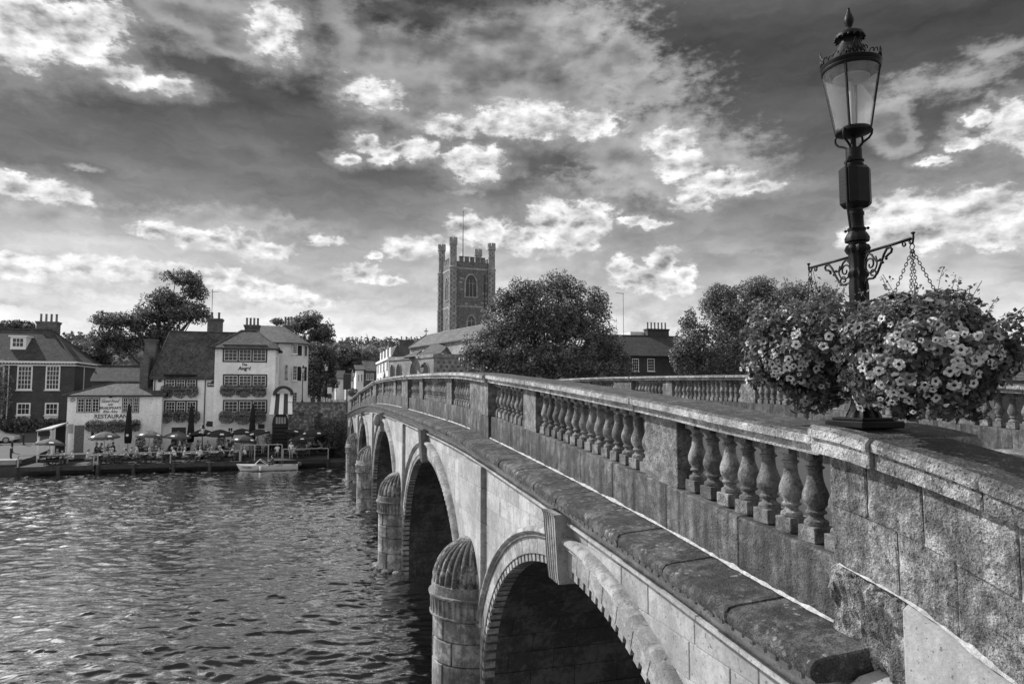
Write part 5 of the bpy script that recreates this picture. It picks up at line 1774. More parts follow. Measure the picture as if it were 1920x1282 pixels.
    mb = MB(); mb.tube([(p[0], PS + 5, p[2] - .5), (p[0], PS + 5, p[2] + 3.4)], .03, 5)
    for k in range(5): mb.tube([(p[0] - .1 + .14 * k, PS + 4.75 - 0, p[2] + 3.1), (p[0] - .1 + .14 * k, PS + 5.25, p[2] + 3.1)], .015, 4)
    mb.tube([(p[0] - .2, PS + 5, p[2] + 3.1), (p[0] + .7, PS + 5, p[2] + 3.1)], .02, 4)
    mb.build('aerial', M['iron'], o)
    r = rect((459, 609), (486, 625), PS + 6); chimney(o, r[0], r[1], PS + 5.8, PS + 6.8, r[2] - 1.0, r[3], 4, ph=.85)
    return o


pub()
k = 0
for nm, a, b, yy in (('upper', (302, 721), (373, 743), PS), ('lower', (299, 768), (376, 790), PS), ('middle-storey', (413, 720), (500, 743), PS - .55), ('ground-floor', (411, 768), (499, 791), PS - .55)):
    r = rect(a, b, yy)
    for j in range(3):
        k += 1
        side = ('left', 'centre', 'right')[j]
        where = {'upper': 'under the upper windows of the pub\'s lower range', 'lower': 'under the ground windows of the pub\'s lower range', 'middle-storey': 'just below the pub\'s painted name', 'ground-floor': 'at ground floor of the pub\'s tall bay'}[nm]
        g = (r[1] - r[0]) / 3
        flower_box('%s flower box of three %s' % ({'left': 'leftmost', 'centre': 'middle', 'right': 'rightmost'}[side], where), r[0] + g * j + .03, r[0] + g * (j + 1) - .03, yy, r[2] + random.uniform(-.1, .1), r[3], 40 + k)


# ================================================================== low restaurant wing
RS = 77.0
def restaurant():
    o = thing('restaurant_building', 'low white restaurant building with a shallow tiled roof beside the pub', 'restaurant', (-20, RS, 1.2))
    x0, x1, _, ze = rect((127, 739), (289, 826), RS)
    wall_box(o, x0, x1 + .6, RS, RS + 6, .3, ze, 'render_white')
    zr = at(230, 718, RS + 3)[2]
    gable_roof(o, x0, x1 + .6, RS, RS + 6, ze, zr, 'roof_tile', hip0=3.6, over=.35)
    mb = MB(); mb.box(x0 - .3, x1 + .6, RS - .40, RS - .30, ze - .22, ze - .08); mb.build('gutter', M['black_paint'], o)
    for a, b, l in (((146, 747), (185, 772), 3), ((231, 746), (259, 772), 3)):
        window(o, rect(a, b, RS), RS, 2, 4, l, 'white_paint', .05, .03, False, outer=('black_paint', .07))
    P = lambda px, py: at(px, py, RS)
    for body, a, b, sh, bo in (('Good Food', (191, 748.5), (224, 754.5), .5, .012), ('AND', (202, 756.5), (212, 760.3), 0, .03), ('BRAKSPEAR\'S', (187, 762), (227, 766.8), 0, .03), ('fine Ales', (193, 768.5), (221, 773.5), .5, .012), ('RESTAURANT', (177.5, 776.5), (246, 783.5), 0, .02)):
        writing(o, body, a, b, RS - .012, shear=sh, bold=bo)
    p = P(136.5, 749.5); mb = MB(); mb.lathe([(0, 0), (.2, .0), (.24, .03), (.24, .06), (0, .07)], 16, (0, 0, 0))
    dl = mb.build('wall_disc', plain('wall_disc', .35, .6), o); dl.location = (p[0], RS - .005, p[2]); dl.rotation_euler = (R(90), 0, 0)
    r = rect((140, 797), (157, 826), RS); mb = MB(); mb.box(r[0], r[1], RS - .02, RS + .05, 1.15, r[3]); mb.build('door', plain('old_door', .16, .7, .5, 6), o)
    r = rect((127, 795), (137, 812), RS); mb = MB(); mb.box(r[0], r[1], RS - .04, RS + .03, r[2], r[3]); mb.build('notice_case', plain('notice', .35, .6), o)
    r = rect((170, 808), (215, 826), RS); window(o, r, RS, 1, 1, 5, 'white_paint', .06, .03, False)
    p = at(275, 705, RS + 1); r = rect((266, 668), (279, 735), RS + 2.2); chimney(o, r[0], r[1], RS + 1.6, RS + 3.0, r[2] - 1, r[3], 0)
    r = rect((272, 636), (291, 668), RS + 3.2); chimney(o, r[0], r[1], RS + 3.1, RS + 4.0, r[2] - 1.5, r[3], 0)
    for px, py in ((208, 744),): p = P(px, py); mb = MB(); mb.cbox(p[0] - .14, p[0] + .14, RS - .2, RS, p[2] - .09, p[2] + .09, .02); mb.build('floodlight', M['black_paint'], o)
    # plain tiled range behind
    b = thing('outbuilding', 'plain tiled outbuilding behind the restaurant roof', 'building', (-19, 86, 2))
    q0, q1, _, e2 = rect((172, 712), (275, 740), 86); wall_box(b, q0, q1, 86, 91, 2, e2, 'brick')
    gable_roof(b, q0, q1, 86, 91, e2, at(220, 686, 88.5)[2], 'roof_tile_dark', over=.2)


restaurant()
r = rect((162, 787), (236, 808), RS); flower_box('long hedge of flowers in a trough below the RESTAURANT lettering', r[0], r[1], RS, r[2], r[3], 91, None)
r = rect((247, 786), (264, 806), RS); flower_box('short flower trough right of the closed parasol on the restaurant wall', r[0], r[1], RS, r[2], r[3], 92, None)


# ================================================================== brick house on the quay
HS = 88.0
def brick_house():
    o = thing('brick_house', 'dark brick Georgian house with white sash windows and a hipped roof', 'house', (-33, HS, gh(HS)))
    x1 = at(141, 680, HS)[0]; x0 = x1 - 19
    ze = at(60, 679, HS)[2]
    wall_box(o, x0, x1, HS, HS + 9, 2, ze, 'brick')
    mb = MB(); mb.box(x0 - .3, x1 + .30, HS - .38, HS + 9.3, ze - .05, ze + .12); mb.box(x0 - .2, x1 + .22, HS - .25, HS + 9.2, ze - .38, ze - .05); mb.build('eaves_cornice', M['white_paint'], o)
    mb = MB(); x = x0
    while x < x1: mb.box(x, x + .12, HS - .34, HS - .25, ze - .16, ze - .06); x += .3
    mb.build('modillions', M['white_paint'], o)['kind'] = 'stuff'
    zr = at(10, 617, HS + 4.5)[2]
    gable_roof(o, x0, x1, HS, HS + 9, ze + .12, zr, 'roof_tile_dark', over=.3, hip1=4.2, hip0=4)
    for a, b, c, r_ in (((33, 685), (59.5, 731), 4, 5), ((86.5, 685), (111.5, 731), 4, 5), ((-22, 685), (6.5, 731), 4, 5), ((31.5, 755), (56.5, 778), 3, 2), ((84.5, 755), (109, 778), 3, 2), ((-24, 755), (4, 778), 3, 2)):
        r = rect(a, b, HS)
        window(o, r, HS, c, r_, 1, 'white_paint', .14, .045, True)
        if c == 3: mb = MB(); mb.box(r[0], r[1], HS - .03, HS + .02, r[2] - .85, r[2] - .1); mb.build('apron_panel', M['white_paint'], o)
    p, q = at(18, 682, HS), at(18, 790, HS); mb = MB(); mb.tube([(p[0], HS - .1, p[2] - .2), (p[0], HS - .1, 2.6)], .06, 6); mb.build('downpipe', M['white_paint'], o)
    p = at(148, 690, HS + 4); mb = MB(); mb.tube([(x1 + .08, HS + 3, ze - .2), (x1 + .08, HS + 3, 5)], .06, 6); mb.build('downpipe', M['white_paint'], o)
    r = rect((20, 631), (48, 653), HS + 1.6)
    dm = group_part('dormer', o)
    mb = MB(); mb.box(r[0], r[1], HS + 1.6, HS + 4.2, r[2] - .2, r[3]); mb.box(r[0] - .15, r[1] + .15, HS + 1.4, HS + 4.2, r[3], r[3] + .14); mb.build('dormer_box', M['white_paint'], dm)
    window(dm, (r[0] + .15, r[1] - .15, r[2] + .1, r[3] - .1), HS + 1.57, 3, 2, 1, 'white_paint', .10, .05, False)
    r = rect((72, 603), (109, 640), HS + 6); chimney(o, r[0], r[1], HS + 5.4, HS + 6.6, r[2] - 2.4, r[3], 4, 'brick_chimney', .95)
    P, N_ = [], []
    rg = random.Random(6)
    h = thing('hedge', 'dark clipped hedge and climbers at the foot of the brick house', 'hedge', (-33, HS - 1.2, gh(HS - 1)))
    for i in range(6500):
        x = rg.uniform(x0, x1 - .5); zt = 4.2 + .5 * mnoise.noise(Vector((x * .8, 0, 0)))
        P.append((x, HS - rg.uniform(.05, 1.6), lerp(gh(HS - 1), zt, rg.random() ** .7))); N_.append((0, -.6, .6))
    h2 = tag(link('hedge_foliage', leaves_mesh('hedge_foliage', P, N_, .26, M['tree_dark'], 6), h), kind='stuff')
    # creeper with pale blossom at the frame's edge
    P = []
    c = at(3, 735, HS - 1)
    for i in range(2600):
        a = rg.gauss(0, .75); P.append((c[0] - .6 + a * .8, HS - .8 + rg.gauss(0, .3), c[2] - .2 + rg.gauss(0, 1.5)))
    w = thing('flowering_climber', 'pale flowering climber trained up the brick house at the edge of the picture', 'climbing plant', (c[0] - .6, HS - .8, gh(HS - 1)))
    tag(link('crown', leaves_mesh('crown', P, [(0, -.6, .6)] * len(P), .2, M['tree_pale'], 8), w))
    mb = MB(); mb.tube([(c[0] - .6, HS - .5, gh(HS)), (c[0] - .5, HS - .5, c[2])], [.08, .04], 6); mb.build('trunk', M['dark_timber'], w)


M['tree_dark'] = leafmat('tree_leaf_dark', 0.13, .40, .85)
M['tree_mid'] = leafmat('tree_leaf_mid', 0.13, .45, .65)
M['tree_pale'] = leafmat('tree_leaf_pale', 0.24, .35, .5)
brick_house()


# ================================================================== white building beyond the pub, with its rounded end
def white_corner():
    o = thing('white_corner_house', 'cream rendered house with a rounded end and slate roof behind the pub', 'house', (0, 90, 3))
    s0 = 86.0
    x0 = at(490, 640, s0)[0]; xr = at(578, 645, s0 + 2.5)[0]; ze = at(560, 643, s0 + 1)[2]
    r_ = 3.0
    out_ = [(x0, s0 + 9), (x0, s0)]
    for i in range(9):
        a = -math.pi / 2 + math.pi / 2 * i / 8
        out_.append((xr - r_ + r_ * math.cos(a), s0 + r_ + r_ * math.sin(a)))
    out_.append((xr, s0 + 9))
    mb = MB(); mb.loft([[(x, y, 3) for x, y in out_], [(x, y, ze) for x, y in out_]]); mb.build('wall', M['cream_render'], o, smooth=25)
    cx, cy = (x0 + xr) / 2 - .6, s0 + 4.6
    grow = [(cx + (x - cx) * 1.10, cy + (y - cy) * 1.13, ze - .05) for x, y in out_]
    zr = at(520, 611, cy)[2]
    xa_, xb_ = at(484, 612, cy)[0], at(532, 614, cy)[0]
    mid = [(lerp(xa_, xb_, (x - x0) / (xr - x0)), cy + (y - cy) * .02, zr) for x, y in out_]
    mb = MB(); mb.loft([[(x, y, z - .15) for x, y, z in grow], grow, mid], cap=True); mb.build('roof', M['slate'], o)
    for a, b in (((549, 645), (557.5, 663)), ((549, 685), (557, 713)), ((517, 643), (523, 660)), ((548.5, 735), (557, 757)), ((518, 684), (524, 712))):
        window(o, rect(a, b, s0), s0, 2, 4, 1, 'white_paint', .07, .03, True)
    for px in (563.5, 570):
        for y0, y1 in ((647, 668), (686, 715)):
            a = at(px, y0, s0 + 1.1); b = at(px, y1, s0 + 1.1)
            an = R(-48 if px < 566 else -25)
            X, Y = xr - r_ + (r_ + .01) * math.cos(an), s0 + r_ + (r_ + .01) * math.sin(an)
            w = group_part('window', o); w.matrix_parent_inverse = Matrix.Translation(-o.location)
            tx, ty = -math.sin(an), math.cos(an); nx, ny = math.cos(an), math.sin(an)
            for nm, hw, mg, of, mt in (('frame', .42, 0, .02, 'white_paint'), ('pane', .34, .08, .035, 'glass_dull')):
                mb = MB(); mb.poly([(X - tx * hw + nx * of, Y - ty * hw + ny * of, b[2] + mg), (X + tx * hw + nx * of, Y + ty * hw + ny * of, b[2] + mg), (X + tx * hw + nx * of, Y + ty * hw + ny * of, a[2] - mg), (X - tx * hw + nx * of, Y - ty * hw + ny * of, a[2] - mg)]); mb.build(nm, M[mt], w, fix=False)
    r = rect((532, 610), (549, 630), cy + 1); chimney(o, r[0], r[1], cy + .4, cy + 1.6, r[2] - 1, r[3], 3, 'pot', 1.1)
    writing(o, 'HOTEL', (535, 684), (539, 713), s0 - .02)


white_corner()


# ================================================================== arched porch and striped awning at the bridge foot, rough retaining wall
def bridge_foot():
    S = 76.2
    o = thing('arched_porch', 'dark arched porch with a broad striped awning between pub and bridge', 'porch', (-2.5, S, 1.2))
    x0, x1, z0, z1 = rect((512, 723), (550, 760), S)
    xm = (x0 + x1) / 2; rx = (x1 - x0) / 2
    mb = MB(); rings = []
    for y in (S - .5, S + 2.2):
        rings.append([(xm + (rx) * math.cos(math.pi * i / 16), y, z0 + 1.1 + (z1 - z0 - 1.1) * math.sin(math.pi * i / 16)) for i in range(17)] + [(xm + (rx - .3) * math.cos(math.pi * i / 16), y, z0 + 1.1 + (z1 - z0 - 1.4) * math.sin(math.pi * i / 16)) for i in range(16, -1, -1)])
    mb.loft(rings); mb.build('arched_canopy', M['black_paint'], o, smooth=40)
    # awning strips, alternately white and dark, falling towards the terrace
    za, zb = at(530, 738, S)[2], at(530, 776, S - 1.2)[2]
    ns = 5
    for i in range(ns):
        a, b = lerp(x0 - .1, x1 - .15, i / ns), lerp(x0 - .1, x1 - .15, (i + 1) / ns)
        e = .16
        mb = MB(); mb.box(a + .002, b - .002, 0, 1, 0, .03)
        vs = [(lerp(a, b, .0) + .002, S - .1, za), (b - .002, S - .1, za), (b - .002 + (i + 1 - ns / 2) * e * .3, S - 1.5, zb), (a + .002 + (i - ns / 2) * e * .3, S - 1.5, zb)]
        mb = MB(); mb.add(vs + [(x, y, z - .02) for x, y, z in vs], [(0, 1, 2, 3), (4, 7, 6, 5), (0, 4, 5, 1), (1, 5, 6, 2), (2, 6, 7, 3), (3, 7, 4, 0)])
        mb.build('awning_stripe', M['white_paint' if i % 2 else 'black_paint'] if i != 0 else M['white_paint'], o) if False else mb.build('awning_stripe', M['white_paint'] if i in (0, 2, 4) else M['black_paint'], o)
    r = rect((511, 772), (540, 830), S - .2)
    mb = MB(); mb.box(r[0], r[1], S - .2, S + .2, .6, r[3] - 1.2)
    c = (r[0] + r[1]) / 2; h = (r[1] - r[0]) / 2
    mb.add([(c + h * math.cos(math.pi * i / 12), S - .2, r[3] - 1.2 + 1.2 * math.sin(math.pi * i / 12)) for i in range(13)], [tuple(range(13))])
    dr = mb.build('arched_door', plain('porch_door', .025, .5, .3, 5), o, fix=False)
    for j in range(7):
        z = lerp(1.3, r[3] - 1.4, j / 6); mb = MB(); mb.box(r[0] + .1, r[1] - .1, S - .23, S - .202, z, z + .2); mb.build('door_board', M['dark_timber'], dr)
    for px in (519, 524, 529, 534):
        p = at(px, 788, S - .25); mb = MB(); mb.box(p[0] - .1, p[0] + .1, S - .24, S - .21, p[2] - .35, p[2] + .35); mb.build('fanlight_pane', plain('fanlight', .4, .3), dr)
    # retaining wall up to the bridge: coursed rough stones
    w = thing('retaining_wall', 'rough weathered stone wall rising from the terrace to the bridge end', 'wall', (.8, 75, 1))
    S2 = 75.6
    xa, xb = at(541, 757, S2)[0], 3.62
    rg = random.Random(9)
    z = .5; top = at(600, 756, S2)[2]
    mb = MB(); mb.box(xa, xb, S2 + .03, S2 + .5, .3, top - .02); mb.build('wall_core', M['flint'], w)
    while z < top - .1:
        hh = rg.uniform(.32, .5); x = xa
        hh = min(hh, top - z)
        while x < xb - .1:
            L = min(rg.uniform(.5, 1.1), xb - x); m_ = MB(); e = rg.uniform(-.03, .02)
            m_.slab([(x + .012, S2 + e, z + .01), (x + L - .012, S2 + e, z + .01), (x + L - .012, S2 + e, z + hh - .01), (x + .012, S2 + e, z + hh - .01)], (0, .2, 0), .02); m_.build('wall_stone', M['plinth_rough'], w); x += L
        z += hh
    mb = MB(); mb.cbox(xa - .1, xb, S2 - .12, S2 + .6, top, top + .16, .03); mb.build('wall_cap', M['die'], w)
    for px, py in ((535 + 30, 776), (600, 777)):
        p = at(px, py, S2); mb = MB(); mb.cbox(p[0] - .25, p[0] + .25, S2 - .35, S2 - .03, p[2] - .18, p[2] + .18, .03); mb.build('wall_lamp', M['black_paint'], w)
    # ivy on the wall and bush on the terrace below
    P = []
    for i in range(1500):
        x = rg.uniform(xa + 2.6, xb - .4); P.append((x, S2 - rg.uniform(.05, .55), rg.uniform(1.2, 3.2 + 1.2 * mnoise.noise(Vector((x, 0, 3))) + 1.0 * (x > 0))))
    iv = thing('ivy', 'dark ivy hanging over the rough wall beside the first bridge pier', 'ivy', (1, S2 - .3, 1.2))
    tag(link('foliage', leaves_mesh('foliage', P, [(0, -.7, .5)] * len(P), .2, M['tree_dark'], 12), iv), kind='stuff')
    mb = MB(); mb.tube([(2.2, S2 - .2, 1.1), (2.1, S2 - .25, 3.2)], [.06, .03], 5); mb.build('stem', M['dark_timber'], iv)
    P = []
    for i in range(2400):
        d = Vector((rg.gauss(0, 1), rg.gauss(0, 1), abs(rg.gauss(0, 1)))).normalized() * rg.uniform(.6, 1)
        P.append((1.6 + d.x * 1.5, 73.6 + d.y * 1.1, 1.2 + d.z * 2.3))
    bu = thing('shrub', 'dark round shrub on the terrace against the bridge', 'shrub', (1.6, 73.6, .9))
    tag(link('crown', leaves_mesh('crown', P, np.array(P) - np.array([1.6, 73.6, 1.2]), .22, M['tree_dark'], 13), bu))
    mb = MB(); mb.tube([(1.6, 73.6, .8), (1.6, 73.6, 2.4)], [.09, .04], 6); mb.build('trunk', M['dark_timber'], bu)


bridge_foot()
_o, _x0, _yc = BOAT[0]
_t = link('boat_name', text_mesh('Trendline', .95, .15, .3, .02), _o, (_x0 + .95, _yc - .50, .38)); _t.rotation_euler = (R(80), 0, R(-27))

# ================================================================== church tower and nave
def pointed(xc, w, z0, z1, n=7):
    """outline of a pointed window: points from lower left round to lower right"""
    zs = z1 - w * .85
    L = [(xc - w / 2, z0), (xc - w / 2, zs)]
    for i in range(1, n):
        u = i / n; L.append((xc - w / 2 + w / 2 * (1 - math.cos(u * math.pi / 2)) * 1.0, zs + (z1 - zs) * math.sin(u * math.pi / 2)))
    return L + [(xc, z1)] + [(2 * xc - x, z) for x, z in reversed(L)]


def church_tower():
    S = 130.0
    FL = at(849.5, 505, S)
    w = 8.0
    ang = R(6)
    o = thing('church_tower', 'square flint church tower with four tall crenellated corner turrets', 'church tower', (FL[0], S, 4))
    o.rotation_euler = (0, 0, 0)
    ux, uy = math.cos(ang), math.sin(ang); vx, vy = -uy, ux
    G = lambda a, b, z: (FL[0] + ux * a + vx * b, S + uy * a + vy * b, z)
    zt = lambda y: at(885, y, S)[2]
    z_par, z_str, z_s2 = zt(482), zt(505), zt(576)
    def gbox(mb, a0, a1, b0, b1, z0, z1):
        vs = [G(a0, b0, z0), G(a1, b0, z0), G(a1, b1, z0), G(a0, b1, z0), G(a0, b0, z1), G(a1, b0, z1), G(a1, b1, z1), G(a0, b1, z1)]
        mb.add(vs, [(0, 3, 2, 1), (4, 5, 6, 7), (0, 1, 5, 4), (1, 2, 6, 5), (2, 3, 7, 6), (3, 0, 4, 7)])
    mb = MB(); gbox(mb, 0, w, 0, w, 4, z_str); mb.build('shaft', M['flint'], o)
    mb = MB(); gbox(mb, -.05, w + .05, -.05, w + .05, z_str, z_str + .35); mb.build('string_course', M['church_stone'], o); mb = MB(); gbox(mb, -.04, w + .04, -.04, w + .04, z_s2, z_s2 + .35); mb.build('string_course', M['church_stone'], o)
    mb = MB(); gbox(mb, .03, w - .03, .03, .5, z_str + .35, z_par - .9); gbox(mb, .03, w - .03, w - .5, w - .03, z_str + .35, z_par - .9); gbox(mb, .03, .5, .5, w - .5, z_str + .35, z_par - .9); gbox(mb, w - .5, w - .03, .5, w - .5, z_str + .35, z_par - .9)
    pa = mb.build('parapet', M['flint'], o)
    for k in range(5):
        a = lerp(1.2, w - 1.2, (k + .5) / 5)
        for (A0, A1, B0, B1) in ((a - .42, a + .42, .04, .48), (a - .42, a + .42, w - .48, w - .04), (.04, .48, a - .42, a + .42), (w - .48, w - .04, a - .42, a + .42)):
            mb = MB(); gbox(mb, A0, A1, B0, B1, z_par - .9, z_par); gbox(mb, A0 - .05, A1 + .05, B0 - .05, B1 + .05, z_par, z_par + .12); mb.build('merlon', M['flint'], pa)
    # pale quoined corner turrets
    for (a, b, top) in ((0, 0, zt(448)), (w, 0, zt(453)), (0, w, at(826, 459, S + w)[2]), (w, w, at(891, 466, S + w)[2])):
        tr = group_part('turret', o); tr.matrix_parent_inverse = Matrix.Translation(-o.location)
        N = 8
        def ring(r, z): return [G(a + r * math.cos(math.pi / 8 + 2 * math.pi * i / N), b + r * math.sin(math.pi / 8 + 2 * math.pi * i / N), z) for i in range(N)]
        mb = MB(); mb.loft([ring(.86, 4), ring(.86, z_s2), ring(.80, z_s2 + .3), ring(.80, z_str), ring(.88, z_str + .05), ring(.88, z_str + .3), ring(.72, z_str + .45), ring(.70, top - 1.5), ring(.84, top - 1.35), ring(.84, top - .7), ring(.55, top - .7)]); mb.build('turret_shaft', M['church_stone'], tr)
        for i in range(N):
            an = math.pi / 4 * i
            mb = MB()
            r0, r1, hw = .62, .80, .20
            c_, s_ = math.cos(an), math.sin(an)
            pts = [(r0, -hw), (r1, -hw), (r1, hw), (r0, hw)]
            q = [(a + c_ * r - s_ * t, b + s_ * r + c_ * t) for r, t in pts]
            mb.loft([[G(x, y, top - .72) for x, y in q], [G(x, y, top) for x, y in q]]); mb.build('turret_merlon', M['church_stone'], tr)
        # chequer of dark flints on the pale stone
        z = 6; row = 0
        mb = MB()
        while z < top - 1.8:
            for i in range(N):
                an = math.pi / 4 * i
                if (i + row) % 2: continue
                c_, s_ = math.cos(an), math.sin(an)
                R_ = (.83 if z < z_s2 else .78 if z < z_str - .5 else .68)
                if z_str - .6 < z < z_str + .5: continue
                R_ = R_ * math.cos(math.pi / 8) / math.cos(math.pi / 8) * .965
                q = [(a + c_ * R_ - s_ * t, b + s_ * R_ + c_ * t) for t in (-.17, .17)]
                mb.quad(G(*q[0], z), G(*q[1], z), G(*q[1], z + .36), G(*q[0], z + .36))
            z += .46; row += 1
        mb.build('flint_chequer', M['flint'], tr, fix=False)['kind'] = 'stuff'
    # belfry and lower windows on the river face and the side face
    def lancet(face, c, wd, z0, z1, lights):
        wn_ = group_part('window', o); wn_.matrix_parent_inverse = Matrix.Translation(-o.location)
        f = (lambda x, d, z: G(x, -d, z)) if face == 'front' else (lambda x, d, z: G(-d, x, z))
        big = pointed(c, wd + .55, z0 - .2, z1 + .3); sm = pointed(c, wd, z0, z1)
        mb = MB(); n = len(big)
        vs = [f(x, .10, z) for x, z in big] + [f(x, .10, z) for x, z in sm] + [f(x, .0, z) for x, z in big] + [f(x, .02, z) for x, z in sm]
        fs = []
        for i in range(n):
            j = (i + 1) % n
            fs += [(i, j, n + j, n + i), (i, 2 * n + i, 2 * n + j, j), (n + i, n + j, 3 * n + j, 3 * n + i)]
        mb.add(vs, fs); mb.build('hood', M['church_stone'], wn_)
        mb = MB(); mb.add([f(x, .025, z) for x, z in sm], [tuple(range(n))]); mb.build('pane', M['dark_glass'], wn_, fix=False)
        for k in range(1, lights):
            x = c - wd / 2 + wd * k / lights
            mb = MB()
            vs = [f(x - .06, .03, z0), f(x + .06, .03, z0), f(x + .06, .09, z0), f(x - .06, .09, z0)]; zz = z1 - wd * .42
            vs += [f(x - .06, .03, zz), f(x + .06, .03, zz), f(x + .06, .09, zz), f(x - .06, .09, zz)]
            mb.add(vs, [(0, 1, 5, 4), (1, 2, 6, 5), (2, 3, 7, 6), (3, 0, 4, 7)]); mb.build('mullion', M['church_stone'], wn_)
        for k in range(lights):
            x = c - wd / 2 + wd * (k + .5) / lights; r_ = wd / lights / 2
            P = [f(x - r_, .07, z1 - wd * .95)] + [f(x + r_ * math.cos(math.pi - math.pi * i / 8), .07, z1 - wd * .95 + r_ * 1.3 * math.sin(math.pi * i / 8)) for i in range(9)] if lights > 1 else None
            if P: mb = MB(); mb.tube(P, .05, 4); mb.build('tracery', M['church_stone'], wn_)
    lancet('front', 3.7, 2.2, zt(556), zt(515), 3)
    lancet('front', 3.8, 1.5, zt(615), zt(592), 2)
    lancet('side', 4.0, 2.0, zt(560), zt(517), 2)
    lancet('side', 4.0, 1.3, zt(622), zt(594), 1)
    p = at(868, 480, S + 4); q = at(868, 397, S + 4)
    mb = MB(); mb.tube([(p[0], S + 4, p[2] - 1), (p[0], S + 4, q[2])], [.09, .06], 6); mb.lathe([(0, -.1), (.12, -.05), (.12, .05), (0, .1)], 8, (p[0], S + 4, q[2])); mb.build('flagpole', M['black_paint'], o, smooth=True)
    mb = MB(); gbox(mb, w - 1.5, w - 1.35, -.16, -.02, z_s2, z_str - .8); mb.build('downpipe', M['black_paint'], o)
    # pale patches of replaced ashlar in the flint
    rg = random.Random(3)
    for k in range(16):
        a = rg.uniform(1.1, w - 1.2); z = rg.uniform(17, z_str - 1)
        if abs(a - 3.7) < 1.7 and z > zt(570): a = rg.choice((1.4, 6.4))
        mb = MB(); gbox(mb, a, a + rg.uniform(.4, .9), -.025, .05, z, z + rg.uniform(.25, .45)); mb.build('ashlar_patch', M['church_stone'], o)


church_tower()


